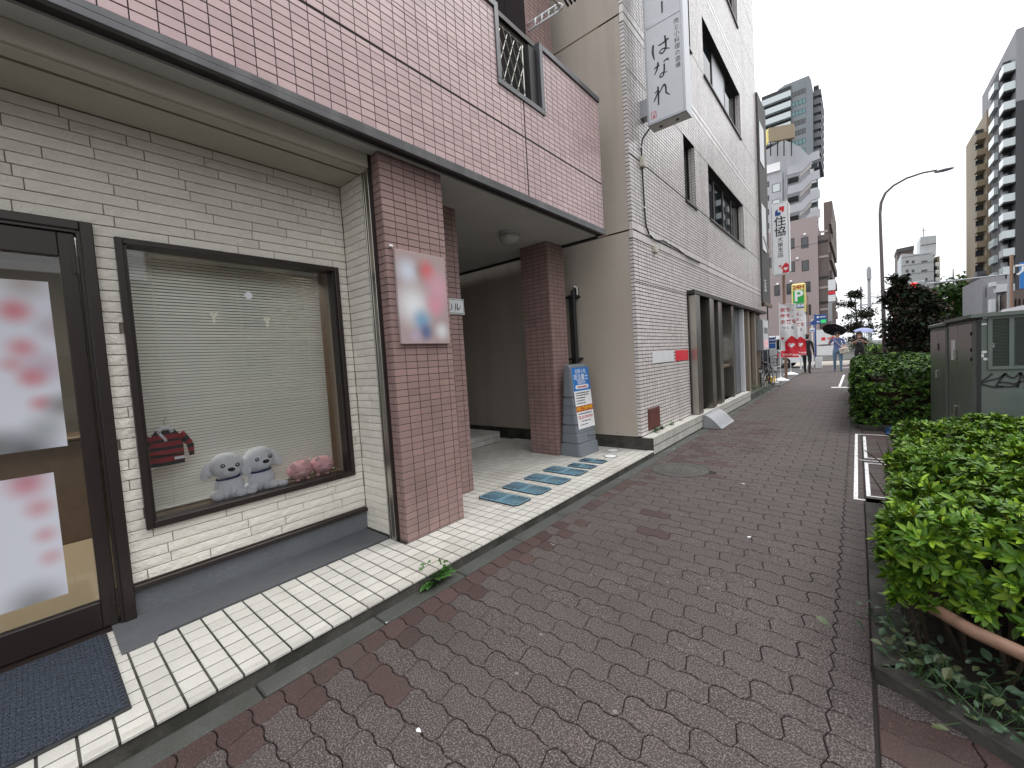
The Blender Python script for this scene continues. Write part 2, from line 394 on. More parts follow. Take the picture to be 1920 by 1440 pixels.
def tiles(P, parent, base, u0_, u1, v0, v1, pu, pv, gap=.006, gv=None, t=.007, c=.0012, m=0, off=0., skip=None, jit=.0006, u_cuts=None, voff=0.):
    """a field of tiles on the plane base(u, v); cut at the edges"""
    us = []
    if u_cuts: us = u_cuts
    else:
        u = u0_ - (off % pu if off else 0)
        while u < u1-1e-4: us.append((max(u, u0_), min(u+pu, u1))); u += pu
    v = v0 - (voff % pv if voff else 0)
    while v < v1-1e-4:
        va, vb = max(v, v0), min(v+pv, v1); v += pv
        if vb-va < .012: continue
        for ua, ub in us:
            if ub-ua < .014: continue
            uc, vc = (ua+ub)/2, (va+vb)/2
            if skip and skip(ua, ub, va, vb): continue
            w, h = round(ub-ua-gap, 4), round(vb-va-(gv or gap), 4)
            key = ('t', w, h, t); P.proto(key, tile_fn(w, h, t, c))
            T = base @ Matrix.Translation((uc, vc, random.uniform(-jit, jit)))
            P.put(key, T @ Matrix.Rotation(random.gauss(0, .003), 4, 'Z') @ Matrix.Rotation(random.gauss(0, .004), 4, 'X'), parent, w*h, m)
def text(body, size, T, m, parent=None, name='lettering', bold=0., align='CENTER', sx=1., depth=0., **k):
    cu = bpy.data.curves.new('t', 'FONT'); cu.body = body; cu.size = size; cu.align_x = align; cu.align_y = 'CENTER'
    cu.offset = bold; cu.extrude = depth; cu.resolution_u = 2
    o = bpy.data.objects.new('t', cu); COL.objects.link(o)
    bpy.context.view_layer.update()
    me = bpy.data.meshes.new_from_object(o.evaluated_get(bpy.context.evaluated_depsgraph_get()))
    bpy.data.objects.remove(o); bpy.data.curves.remove(cu)
    me.materials.clear(); me.materials.append(m)
    o = bpy.data.objects.new(name, me); COL.objects.link(o); o.matrix_basis = T @ Matrix.Diagonal((sx, 1, 1, 1))
    if parent: o.parent = parent; o.matrix_parent_inverse = wm(parent).inverted()
    return o
def vtext(body, size, T, m, parent, pitch=None, name='lettering', bold=0.):
    """vertical line of characters joined into one mesh, first at T, going down"""
    pitch = pitch or size*1.05; os_ = []
    mb = MB()
    for i, ch in enumerate(body):
        if ch == ' ': continue
        o = text(ch, size, Matrix(), m, bold=bold); L = Matrix.Translation((0, -i*pitch, 0))
        mb.add([L @ v.co for v in o.data.vertices], [tuple(p.vertices) for p in o.data.polygons]); me = o.data
        bpy.data.objects.remove(o); bpy.data.meshes.remove(me)
    return mb.build(name, m, parent, T=T)
def stroke(mb, pts, w, T, m=0, z=.002):
    """brush stroke: a smooth line through pts with widths w"""
    P = []
    k = len(pts)
    for i in range(k-1):
        p0 = Vector(pts[max(i-1, 0)]); p1 = Vector(pts[i]); p2 = Vector(pts[i+1]); p3 = Vector(pts[min(i+2, k-1)])
        for j in range(8):
            t = j/8; q = .5*((2*p1)+(-p0+p2)*t+(2*p0-5*p1+4*p2-p3)*t*t+(-p0+3*p1-3*p2+p3)*t**3)
            P.append((q, w[i]*(1-t)+w[i+1]*t))
    P.append((Vector(pts[-1]), w[-1]))
    L = []; Rr = []
    for i, (p, r) in enumerate(P):
        d = (P[min(i+1, len(P)-1)][0]-P[max(i-1, 0)][0])
        d = d.normalized() if d.length > 1e-6 else Vector((1, 0)); n = Vector((-d.y, d.x))
        L.append(p+n*r/2); Rr.append(p-n*r/2)
    vs = [(a.x, a.y, z) for a in L]+[(a.x, a.y, z) for a in Rr]; n = len(L)
    mb.add(vs, [(i, n+i, n+i+1, i+1) for i in range(n-1)], m, T)

# =================================================================== GROUND
box('road', -150, 400, -60, 900, -.4, -.13, M['asphalt'], kind='structure')
ROWP, ROW0 = .1235, .985
XL, XR = -1.98, .035
def wav(x): return max(-1, min(1, 1.5*math.sin(2*math.pi*(x+1.85)/.125)))
def paver_fn(xa, w, left, right, g=.0045):
    """a wave-edged paver; local origin at its middle; left/right: wavy end?"""
    def fn(mb):
        A, B = .0068, .010; pts = []
        n = max(3, int(w/.0208)+1)
        for i in range(n+1):
            x = xa+w*i/n; pts.append((x, -ROWP/2+A*wav(x)+g/2))
        e = [.2, .5, .8] if True else []
        def ex(t): return B*max(-1, min(1, 1.4*math.sin(2*math.pi*t)))
        if right: pts += [(xa+w+ex(t), -ROWP/2+ROWP*t+A*wav(xa+w)) for t in e]
        for i in range(n, -1, -1):
            x = xa+w*i/n; pts.append((x, ROWP/2+A*wav(x)-g/2))
        if left: pts += [(xa+ex(t), -ROWP/2+ROWP*t+A*wav(xa)) for t in e[::-1]]
        xm = xa+w/2
        def ins(p, d): # pull ends inwards by the joint
            sx = (w/2-g/2-d)/(w/2); sy_ = (ROWP/2-d)/(ROWP/2)
            return ((p[0]-xm)*sx, p[1]*sy_)
        k = len(pts); ring = [ins(p, 0) for p in pts]; top = [ins(p, .003) for p in pts]
        vs = [(x, y, -.014) for x, y in ring]+[(x, y, -.003) for x, y in ring]+[(x, y, 0) for x, y in top]
        fs = [tuple(range(2*k, 3*k))]
        for q in (0, k): fs += [(q+i, q+(i+1) % k, q+k+(i+1) % k, q+k+i) for i in range(k)]
        mb.add(vs, fs)
    return fn
pav = box('pavement', XL-.005, 2.2, -1.5, 39.5, -.4, -.011, M['joint'], kind='structure')
PV = Pieces()
def put_paver(xa, w, k, m, l=True, r=True):
    y = ROW0+(k+.5)*ROWP
    if (xa+w/2+1.6)**2+(y-4.85)**2 < .27**2: return
    key = (round(xa % .125, 4), round(w, 4), l, r); PV.proto(key, paver_fn(xa, w, l, r))
    T = Matrix.Translation((xa+w/2, y, random.uniform(-.0018, .001))) @ Matrix.Rotation(random.gauss(0, .004), 4, 'X') @ Matrix.Rotation(random.gauss(0, .003), 4, 'Y')
    PV.put(key, T, pav, w*ROWP, m)
for k in range(int((-1.3-ROW0)/ROWP), int((39-ROW0)/ROWP)):
    y = ROW0+(k+.5)*ROWP
    red = lambda p: 1 if random.random() < p else 0
    edge_red = 1 if y < 2.6 or random.random() < .5 else 0
    bx = lambda q: q > .02 and (y > 2.14-.68*(q-.035)) and y < 4.55
    put_paver(XL+.002, -1.85-XL-.002, k, edge_red, False, True)
    if k % 2: put_paver(-1.85, .125, k, red(.9 if y < 3 else .4)); x = -1.725
    else: x = -1.85
    while x < -.35+1e-6:
        rp = .45 if (5.2 < y < 9 and x < -1.2) else (.03 if y > 3 or y < 1 else 0)
        put_paver(x, .25, k, red(rp)); x += .25
    if k % 2: put_paver(x, .125, k, 0)
    put_paver(-.10, .13, k, 0, True, False)
    if 4.55 < y < 8.2 or y > 14.6 or y < 2.3:
        x = .04
        while x < 1.9:
            if not bx(x+.02): put_paver(x, .25, k, red(.25 if y < 9 else .03), x > .05)
            x += .25
PV.emit('paver', 'distant_pavers', [M['paver'], M['red_paver']], pav, 300)
# concrete edging between pavement and porch
gut = box('kerb', -2.125, XL, -1.5, 16.4, -.3, -.016, M['old_concrete'], kind='structure')
y = -1.24; i = 0
while y < 16:
    box('kerb_block', -2.118, XL-.003, y+.003, y+.597, -.02, random.uniform(-.002, .003), M['concrete'], gut, c=.006)
    y += .6
# =================================================================== PORCH
PB = empty('pink_tiled_building', (-3.0, 1.0, 0), label='pink tiled building with a cream brick shop front and an open porch, filling the left', cat='building')
slab = MB().box(-7, -2.092, -6, 5.31, -.2, .0765).build('porch_floor', M['old_concrete'], PB)
PT = Pieces()
def sk_floor(ua, ub, va, vb):
    x, y = (ua+ub)/2, (va+vb)/2
    if y < 1.74 and x < -2.80 and y > .2: return True
    if y < .2 and x < -3.05: return True
    if y < .33 and x < -2.74 and y > .2: return True
    if x < -2.60 and 1.70 < y < 2.31 and x > -3.1: return True
    if x < -2.78 and 1.7 < y < 1.9: return True
    if x < -3.1 and 4.60 < y < 4.9 and x > -3.5: return True
    if x < -3.06 and y < 2.85: return True
    if x < -4.52: return y < 3.2 or y > 5.25 or x < -6
    return False
tiles(PT, slab, FZ(0, 0, .08), -6.08, -2.18, -1.48, 5.30, .1, .1, gap=.009, t=.012, c=.0015, skip=sk_floor, jit=.0008)
def nosing(mb):
    tile_fn(.091, .091, .012, .0015)(mb)
    for k in range(5): mb.box(.008+k*.0075, .0115+k*.0075, -.040, .040, .0003, .0018)
PT.proto('nosing', nosing)
for k in range(68): PT.put('nosing', FZ(-2.13, -1.43+.1*k, .08) @ Matrix.Rotation(random.gauss(0, .004), 4, 'Z'), slab, .01)
PT.emit('floor_tile', 'far_floor_tiles', M['floor_tile'], PB, 300)
# entrance step inside the porch
st = MB().box(-7, -4.53, 3.2, 4.97, .071, .242).build('entrance_step', M['grout_grey'], PB)
SP = Pieces()
tiles(SP, st, FX(-4.522, 0, 0), 3.2, 4.97, .085, .242, .1, .08, t=.008)
tiles(SP, st, FZ(0, 0, .25), -6.5, -4.53, 3.2, 4.98, .1, .1, t=.008)
SP.emit('step_tile', 'step_tiles', M['floor_tile'], PB, 60)
# painted strip before the shop front
o = MB().prism([(-3.12, .2), (-2.74, .2), (-2.74, .33), (-2.79, .345), (-2.79, 1.735), (-3.12, 1.735)], .0125, T=Matrix.Translation((0, 0, .0735))).build('painted_strip', M['grey_paint'], PB)
# =================================================================== PINK BUILDING
PK = Pieces()
zrow = 2.864 - .0513*60
def pillar(x0, x1, y0, y1, faces, ptile):
    o = MB().box(x0+.003, x1-.003, y0+.003, y1-.003, .07, 2.93).build('pillar', M['grout'], PB)
    vo = (.08-zrow)
    if 'X' in faces:
        cuts = [(y0, y0+.016+.0)] if False else None
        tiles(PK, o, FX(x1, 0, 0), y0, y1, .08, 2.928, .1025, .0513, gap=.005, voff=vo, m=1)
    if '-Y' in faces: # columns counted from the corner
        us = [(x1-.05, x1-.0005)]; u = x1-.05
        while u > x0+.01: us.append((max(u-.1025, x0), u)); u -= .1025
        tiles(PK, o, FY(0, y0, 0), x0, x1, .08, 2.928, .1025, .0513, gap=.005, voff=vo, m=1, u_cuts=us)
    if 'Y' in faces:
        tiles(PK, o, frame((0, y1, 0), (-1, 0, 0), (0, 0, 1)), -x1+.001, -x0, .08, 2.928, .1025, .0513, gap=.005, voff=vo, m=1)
    return o
pillar(-3.12, -2.576, 1.741, 2.316, ('X', '-Y', 'Y'), 1)
pillar(-3.62, -3.05, 2.33, 2.903, ('X', 'Y'), 1)
pillar(-3.55, -3.095, 4.545, 4.93, ('X', '-Y'), 1)
# the parapet above the shop front
UW0, UW1, WT = -6.0, 4.93, 4.56
uw = MB()
uw.box(-2.62, -2.463, UW0, 3.02, 2.96, WT).box(-2.62, -2.463, 3.0201, 3.67, 2.96, 3.955).box(-2.62, -2.463, 3.6701, UW1-.007, 2.96, WT)
uw = uw.build('upper_wall', M['grout'], PB)
def sk_up(ua, ub, va, vb):
    return (ub > 3.03 and ua < 3.66 and vb > 3.96)
ucut = []; u = -4.075
ucut = [(u+k*.1025, u+(k+1)*.1025) for k in range(int((3.345-u)/.1025)+1)]
last = ucut[-1]; ucut[-1] = (last[0], 3.347)
u = 3.361
while u < UW1-.01: ucut.append((u, min(u+.1025, UW1))); u += .1025
c2 = []
for a, b in ucut:                                     # cut at the opening
    c2.append((a, b))
for zlo, zhi in ((3.0, 3.553), (3.567, 3.957)): tiles(PK, uw, FX(-2.46, 0, 0), -3, 5, zlo, zhi, .1, .0513, gap=.005, u_cuts=ucut, voff=(.05 if zlo < 3.1 else 0))
ua = [c for c in ucut if c[1] < 3.02] + [(max(c[0] for c in ucut if c[0] < 3.02), 3.018)]
ub = [(3.672, min(c[1] for c in ucut if c[1] > 3.672))] + [c for c in ucut if c[0] > 3.672]
tiles(PK, uw, FX(-2.46, 0, 0), -3, 5, 3.957, WT, .1, .0513, gap=.005, u_cuts=ua)
tiles(PK, uw, FX(-2.46, 0, 0), -3, 5, 3.957, WT, .1, .0513, gap=.005, u_cuts=ub)
# balcony behind the parapet
bal = MB().box(-3.40, -3.095, 4.36, 4.923, 2.98, 7.5).build('wing_wall', M['grout'], PB)
tiles(PK, bal, FX(-3.092, 0, 0), 4.355, 4.93, 4.2, 7.5, .1025, .0513, gap=.005, m=1)
PK.emit('wall_tile', 'small_wall_tiles', [M['pink'], M['pink2']], PB, 300)
box('balcony_floor', -3.75, -2.621, UW0, 4.92, 3.0, 3.2, M['plinth'], PB)
box('balcony_back_wall', -3.9, -3.72, UW0, 4.36, 3.2, 7.5, M['plinth'], PB)
box('upper_storeys', -12, -3.41, 4.37, 4.92, 3.2, 7.5, M['grout'], PB)
# metal coping, opening frame and screen
fr = MB()
fr.box(-2.64, -2.442, UW0, 2.975, WT+.001, WT+.062, c=.004).box(-2.64, -2.442, 3.715, UW1+.01, WT+.001, WT+.062, c=.004)
fr.build('coping', M['trim'], PB)
fr = MB().box(-2.60, -2.56, UW0, 4.78, 4.665, 4.71).box(-2.60, -2.56, 4.70, 4.74, WT+.06, 4.666).build('top_rail', M['dark_frame'], PB)
fr = MB()
fr.box(-2.63, -2.445, 2.976, 3.03, 3.957, WT+.064, c=.003).box(-2.63, -2.445, 3.66, 3.714, 3.957, WT+.064, c=.003).box(-2.63, -2.4455, 2.976, 3.714, 3.905, 3.9565, c=.003)
fr.build('opening_frame', M['trim'], PB)
lat = MB()
for s in (-1, 1):
    for k in range(-5, 7):
        a = 3.03+k*.105; pts = []
        # strips at 62 degrees clipped to the opening
        z0_, z1_ = 3.96, 4.56; sl = .42*s
        p = []
        for t in range(41):
            z = z0_+(z1_-z0_)*t/40; y = a+(0 if s > 0 else .2)+sl*(z-z0_)
            if 3.035 < y < 3.50: p.append((-2.545-.006*s, y, z))
        if len(p) > 2: lat.tube([p[0], p[-1]], .0045, 5)
lat.tube([(-2.545, 3.035, 4.55), (-2.545, 3.50, 4.55)], .008, 6).tube([(-2.545, 3.50, 3.96), (-2.545, 3.50, 4.55)], .009, 6)
lat.build('lattice_screen', M['steel'], PB)
box('opening_return', -2.9, -2.49, 3.53, 3.659, 3.96, 4.55, M['black'], PB)
# edge trim and soffits
MB().box(-2.478, -2.445, UW0, 4.94, 2.925, 2.962, c=.003).box(-2.474, -2.45, UW0, 4.937, 2.963, 2.998, c=.003).box(-2.56, -2.479, 4.915, 4.94, 2.925, 2.96).build('edge_trim', M['trim'], PB)
MB().box(-2.56, -2.479, UW0, 4.914, 2.945, 2.95).box(-5.6, -2.561, 4.9, 4.94, 2.90, 2.96).build('drip_channel', M['black'], PB)
sf = MB()
ys = [UW0, -1.7, -.15, 1.43, 2.30, 3.05-.0, 3.92, 4.48, 4.90]
for a, b in zip(ys, ys[1:]):
    for xa, xb in ((-2.56, -3.19), (-3.19, -4.0), (-4.0, -5.5)):
        if b <= 2.31 and xa < -2.7: continue
        sf.box(xb+.0015, xa-.0015, a+.0015, b-.0015, 2.93, 2.944)
sf.build('soffit_board', M['soffit'], PB)
box('porch_back_blocker', -6.9, -6.6, 2.0, 5.32, .0, 2.93, M['plaster'], PB)  # unseen wall added to keep sky light out of the porch
box('porch_side_blocker', -6.6, -3.63, 2.15, 2.32, .0, 2.93, M['plaster'], PB)  # also unseen, added to close the porch against light
box('soffit_base', -7, -2.561, UW0, 4.899, 2.946, 2.958, M['soffit'], PB)
# roller shutter box and its guide rail
MB().box(-2.79, -2.676, UW0, 1.742, 2.835, 2.929, c=.004).box(-3.12, -2.845, UW0, 1.742, 2.842, 2.9).box(-2.79, -2.70, UW0, 1.7415, 2.826, 2.834).build('shutter_box', M['soffit_beige'], PB)
box('shutter_slot', -2.844, -2.791, UW0, 1.741, 2.87, 2.9, M['black'], PB)
gr = MB()
for a, b, d in ((-2.77, -2.757, 0), (-2.752, -2.742, .006), (-2.737, -2.69, .003)): gr.box(a, b, 1.712+d, 1.742, .081, 2.834, c=.002)
gr.box(-2.769, -2.692, 1.728, 1.745, .08, 2.834)
gr.build('guide_rail', M['steel'], PB)
box('guide_rail_edge', -2.689, -2.672, 1.716, 1.7405, .081, 2.93, M['dark_frame'], PB)
# =================================================================== SHOP FRONT
WX = -3.125
DY1 = .302; WY0, WY1, WZ0, WZ1 = .386, 1.655, .552, 2.20
sw = MB()
sw.box(-3.32, WX-.008, DY1, WY0, .07, 2.86).box(-3.32, WX-.008, WY1, 1.80, .07, 2.86)
sw.box(-3.32, WX-.008, WY0+.0005, WY1-.0005, .07, WZ0).box(-3.32, WX-.008, WY0+.0005, WY1-.0005, WZ1, 2.86)
sw.box(-3.32, WX-.008, UW0, DY1-.0005, 2.25, 2.86)
sw.box(-3.124, -2.772, 1.7435, 1.80, .07, 2.86)
sw = sw.build('shop_wall', M['sid_grout'], PB)
SB = Pieces()
def boards(base, u0_, u1, v0, v1, seed, holes=()):
    rr = random.Random(seed); v = v0; k = 0
    while v < v1-.01:
        vb = min(v+.0585, v1); u = u0_-rr.uniform(0, .3)
        while u < u1:
            L = rr.choice((.22, .3, .36, .36, .42)); a, b = max(u, u0_), min(u+L, u1); u += L
            segs = [(a, b)]
            for h0, h1, hv0, hv1 in holes:
                if vb > hv0+.012 and v < hv1-.012:
                    ns = []
                    for p, q in segs:
                        if q <= h0 or p >= h1: ns.append((p, q)); continue
                        if p < h0: ns.append((p, h0))
                        if q > h1: ns.append((h1, q))
                    segs = ns
            for p, q in segs:
                if q-p < .018: continue
                w, h = round(q-p-.0035, 3), round(vb-v-.0042, 4)
                key = ('b', w, h); SB.proto(key, board_fn(w, h))
                SB.put(key, base @ Matrix.Translation(((p+q)/2, (v+vb)/2, rr.uniform(-.0025, .0012))) @ Matrix.Rotation(rr.gauss(0, .006), 4, 'Y'), sw, w*h)
        v += .0585; k += 1
def board_fn(w, h):
    """split-faced board: its face is a coarse bumpy grid"""
    def fn(mb):
        nu = max(2, int(w/.045)); nv_ = 2; r = random.Random(int(w*1e4)*31+7); vs = []; c = .0018
        for j in range(nv_+1):
            for i in range(nu+1):
                e = i in (0, nu) or j in (0, nv_)
                x = -w/2+c+(w-2*c)*i/nu; y = -h/2+c+(h-2*c)*j/nv_
                vs.append((x, y, 0 if e else r.uniform(-.0004, .0028)))
        fs = [(j*(nu+1)+i, j*(nu+1)+i+1, (j+1)*(nu+1)+i+1, (j+1)*(nu+1)+i) for j in range(nv_) for i in range(nu)]
        a, b = w/2, h/2; n = len(vs); N = nu
        vs += [(-a, -b, -.009), (a, -b, -.009), (a, b, -.009), (-a, b, -.009), (-a, -b, -.002), (a, -b, -.002), (a, b, -.002), (-a, b, -.002)]
        fs += [(n+i, n+(i+1) % 4, n+4+(i+1) % 4, n+4+i) for i in range(4)]
        bot = list(range(0, N+1)); top = [nv_*(N+1)+i for i in range(N, -1, -1)]; lf = [j*(N+1) for j in range(nv_, -1, -1)]; rt = [j*(N+1)+N for j in range(nv_+1)]
        fs += [(n+4, n+5, *bot[::-1]), (n+5, n+6, *rt[::-1]), (n+6, n+7, *top[::-1]), (n+7, n+4, *lf[::-1])]
        mb.add(vs, fs)
    return fn
boards(FX(WX, 0, 0), UW0, 1.735, .267, 2.84, 3, holes=((UW0-1, DY1, -1, 2.255), (WY0, WY1, WZ0, WZ1)))
boards(FY(0, 1.735, 0), WX+.001, -2.772, .09, 2.84, 5)
SB.emit('cladding_board', 'small_cladding_boards', M['siding'], PB, 300)
MB().box(-3.14, -3.092, DY1, 1.733, .232, .262, c=.003).build('flashing_strip', M['dark_frame'], PB)
box('plinth', -3.3, -3.118, DY1+.001, 1.7345, .075, .231, M['plinth'], PB)
box('base_flashing', -3.117, -2.773, 1.722, 1.7345, .083, .092, M['black'], PB)
# shop window
wf = MB()
x0, x1 = -3.20, -3.098
wf.box(x0, x1, WY0-.002, WY0+.030, WZ0, WZ1, c=.003).box(x0, x1, WY1-.030, WY1+.002, WZ0, WZ1, c=.003)
wf.box(x0, x1, WY0+.0305, WY1-.0305, WZ1-.032, WZ1, c=.003).box(x0, x1, WY0+.0305, WY1-.0305, WZ0, WZ0+.04, c=.003)
wf.box(x0, x1-.02, WY0+.031, WY0+.045, WZ0+.041, WZ1-.033).box(x0, x1-.02, WY1-.045, WY1-.031, WZ0+.041, WZ1-.033)
win = wf.build('window_frame', M['dark_frame'], PB)
MB().box(-3.165, -3.160, WY0+.03, WY1-.03, WZ0+.035, WZ1-.03).build('window_pane', M['glass'], PB)
rv = MB()
rv.box(-3.60, -3.201, WY0-.03, WY0+.012, WZ0, WZ1).box(-3.60, -3.201, WY1+.004, WY1+.03, WZ0, WZ1).box(-3.60, -3.2005, WY0-.03, WY1+.03, WZ0-.03, WZ0+.020).box(-3.60, -3.201, WY0-.03, WY1+.03, WZ1, WZ1+.03)
rv.build('window_reveal', M['wood'], PB)
# the room behind
rm = MB()
rm.box(-6.5, -6.4, -3, 2.1, .05, 2.8).box(-6.4, -3.33, 2.0, 2.1, .05, 2.8).box(-6.4, -3.33, -3, -2.9, .05, 2.8).box(-6.4, -3.33, -2.9, 2.0, 2.7, 2.8)
rm.build('room_wall', M['interior'], PB)
box('room_floor', -6.4, -3.2, -2.9, 2.0, .0721, .082, M['interior_floor'], PB)
MB().box(-5.0, -4.4, -1.3, .4, 2.67, 2.695).build('ceiling_light_and_fill', mat('room_light', (1, .97, .9), emit=7), PB)
MB().box(-4.6, -4.2, .5, 1.7, 2.67, 2.695).build('ceiling_light_and_fill', bpy.data.materials['room_light'], PB)  # extra glowing panel added behind the blind to brighten its slats
MB().box(-5.6, -5.1, -2.0, .9, .083, .95, c=.01).box(-5.65, -5.05, -2.05, .95, .951, .98, c=.01).build('counter', M['wood'], PB)
# glazed door
df = MB()
df.box(-3.20, -3.088, .252, DY1, .06, 2.25, c=.004).box(-3.20, -3.10, .238, .2515, .06, 2.2).box(-3.20, -3.088, -1.75, .2515, 2.205, 2.25, c=.004).box(-3.20, -3.10, -1.75, .2375, 2.19, 2.2045)
df.box(-3.22, -3.06, -1.75, .30, .0725, .083)
df.build('door_frame', M['dark_frame'], PB)
for ya, yb in ((-.72, .232), (-1.72, -.735)):
    d = MB(); xa, xb = -3.165, -3.115
    d.box(xa, xb, yb-.062, yb, .09, 2.186, c=.003).box(xa, xb, ya, ya+.062, .09, 2.186, c=.003)
    d.box(xa, xb, ya+.0625, yb-.0625, .09, .235, c=.003).box(xa, xb, ya+.0625, yb-.0625, 2.065, 2.186, c=.003)
    dl = d.build('door', M['dark_frame'], PB)
    MB().box(-3.143, -3.138, ya+.06, yb-.06, .233, 2.067).build('door_pane', M['glass'], dl)
    if yb > 0:
        for z in (.235, 2.02):
            MB().tube([(-3.106, yb+.003, z-.045), (-3.106, yb+.003, z+.045)], .0085, 10).box(-3.116, -3.109, yb-.02, yb+.02, z-.04, z+.04).build('hinge', M['dark_frame'], dl)
        MB().tube([(-3.115, ya+.035, .95), (-3.06, ya+.035, .95), (-3.06, ya+.035, 1.35), (-3.115, ya+.035, 1.35)], .011, 8).build('handle', M['steel'], dl)
# ceiling lamp in the porch
lm = empty('ceiling_lamp', (-3.19, 3.9, 2.93), label='round frosted lamp, unlit, on the porch ceiling', cat='ceiling lamp')
MB().lathe([(.001, 0), (.105, 0), (.11, -.02), (.10, -.028), (.001, -.028)], 24, T=Matrix.Translation((-3.19, 3.9, 2.929))).build('lamp_base', M['white_dirty'], lm)
MB().lathe([(.001, -.135), (.04, -.132), (.08, -.118), (.112, -.09), (.125, -.06), (.115, -.035), (.10, -.029), (.001, -.029)], 24, T=Matrix.Translation((-3.19, 3.9, 2.929))).build('globe', mat('frosted_globe', (.42, .42, .38), .25), lm, smooth=True)

# laundry bracket and pole on the balcony
lb = MB(); zb = 5.48
for dz in (0, .085): lb.tube([(-3.09, 4.40, zb+dz), (-2.62, 4.38, zb-.04+dz)], .011, 8)
lb.tube([(-2.62, 4.38, zb-.04), (-2.565, 4.38, zb), (-2.62, 4.38, zb+.045)], .011, 8)
for k in range(4):
    x = -2.98+k*.1; lb.tube([(x, 4.39, zb-.005*k), (x+.02, 4.39, zb+.08-.005*k)], .012, 6)
lb.build('laundry_bracket', M['white'], PB, smooth=True)
tag(MB().tube([(-2.62, 3.2, zb+.03), (-2.62, 4.44, zb+.02)], .013, 8).build('laundry_pole', M['steel']), 'thin laundry pole lying on the white balcony bracket', 'pole')
cl_ = MB()
for k in range(3): cl_.tube([(-2.7+k*.05, 4.62, 5.80), (-2.68+k*.05, 4.70, 5.72), (-2.72+k*.05, 4.76, 5.80)], .014, 6)
tag(cl_.build('pegs', M['black'], smooth=True), 'small dark pegs hanging above the laundry bracket', 'pegs')

# old chewing gum and droppings on the paving
gm = MB(); rg = random.Random(12)
for i in range(34):
    x, y, q = rg.uniform(-1.8, -.05), rg.uniform(.5, 9), rg.uniform(.005, .013)
    n_ = 9; gm.add([(x+q*math.cos(a)*rg.uniform(.7, 1.2), y+q*math.sin(a)*rg.uniform(.7, 1.2), .0016) for a in [k*2*math.pi/n_ for k in range(n_)]], [tuple(range(n_))])
o = gm.build('gum_spots', mat('gum', (.16, .145, .135), .8), pav); o['kind'] = 'stuff'
# =================================================================== WHITE TILED BUILDING NEXT DOOR
WB = empty('white_tiled_building', (-2.3, 5.4, 0), label='tall white tiled building with a beige plaster side wall, next to the pink one', cat='building')
BX = -2.25; BY0, BY1, BT = 5.33, 14.82, 12.6
ZJ = (3.03, 5.78, 8.53, 11.28)
pw = MB(); zs = [.25]+[z for z in ZJ]+[BT]
for a, b in zip(zs, zs[1:]): pw.box(-12, -2.309, BY0, 5.6, a+(.011 if a > .3 else 0), b-.011)
side = pw.build('side_wall', M['plaster'], WB)
box('side_joint', -12, -2.312, BY0+.014, 5.5, .3, BT, M['grout_grey'], WB)
for z in ZJ[:2]: box('joint_filler', -12, -2.311, BY0+.006, BY0+.013, z-.01, z+.01, M['rail'], WB)
MB().box(-12, -2.119, 5.315, 5.345, -.1, .236).box(-12, -2.26, 5.3455, 5.6, -.1, .2495).build('side_plinth', M['old_concrete'], WB)
# facade: wall pieces round the window holes
holes = [(7.64, 8.29, 4.0, 5.12), (9.18, 12.52, 4.02, 5.10), (9.12, 12.52, 6.79, 7.92), (9.12, 12.52, 9.58, 10.7), (7.64, 8.29, 6.79, 7.92), (7.64, 8.29, 9.58, 10.7)]
low = (7.5, BY1, .25, 2.35)
allh = holes+[low]
def grid_wall(mb, x0, x1, y0, y1, z0, z1, hs_):
    ys = sorted({y0, y1, *[h[0] for h in hs_], *[h[1] for h in hs_]}); zs_ = sorted({z0, z1, *[h[2] for h in hs_], *[h[3] for h in hs_]})
    for a, b in zip(ys, ys[1:]):
        run = None
        for c, d in zip(zs_, zs_[1:]):
            inside = any(h[0] <= (a+b)/2 <= h[1] and h[2] <= (c+d)/2 <= h[3] for h in hs_)
            if not inside:
                if run and abs(run[1]-c) < 1e-6: run = (run[0], d)
                else:
                    if run: mb.box(x0, x1, a, b, *run)
                    run = (c, d)
        if run: mb.box(x0, x1, a, b, *run)
fw = MB(); grid_wall(fw, -2.6, BX-.003, BY0+.006, BY1, .25, BT, allh)
fw.box(-2.3085, BX-.003, BY0+.003, BY0+.2, .25, BT)
fac = fw.build('facade', M['grout_grey'], WB)
MB().box(-12, -2.61, 5.61, BY1-.01, .0, BT-.1).build('building_core', M['interior'], WB)
WTI = Pieces()
def hsk(ua, ub, va, vb):
    u, v = (ua+ub)/2, (va+vb)/2
    return any(h[0]-.0 < u < h[1]+.0 and h[2] < v < h[3] for h in allh)
cuts0 = [(BY0, 5.478)]+[(5.478+.1*k, 5.578+.1*k) for k in range(94)]
def cutcols(cuts, edges):
    out = []
    for a, b in cuts:
        es = [e for e in edges if a+.012 < e < b-.012]
        p = a
        for e in es: out.append((p, e)); p = e
        out.append((p, b))
    return out
prev = .255
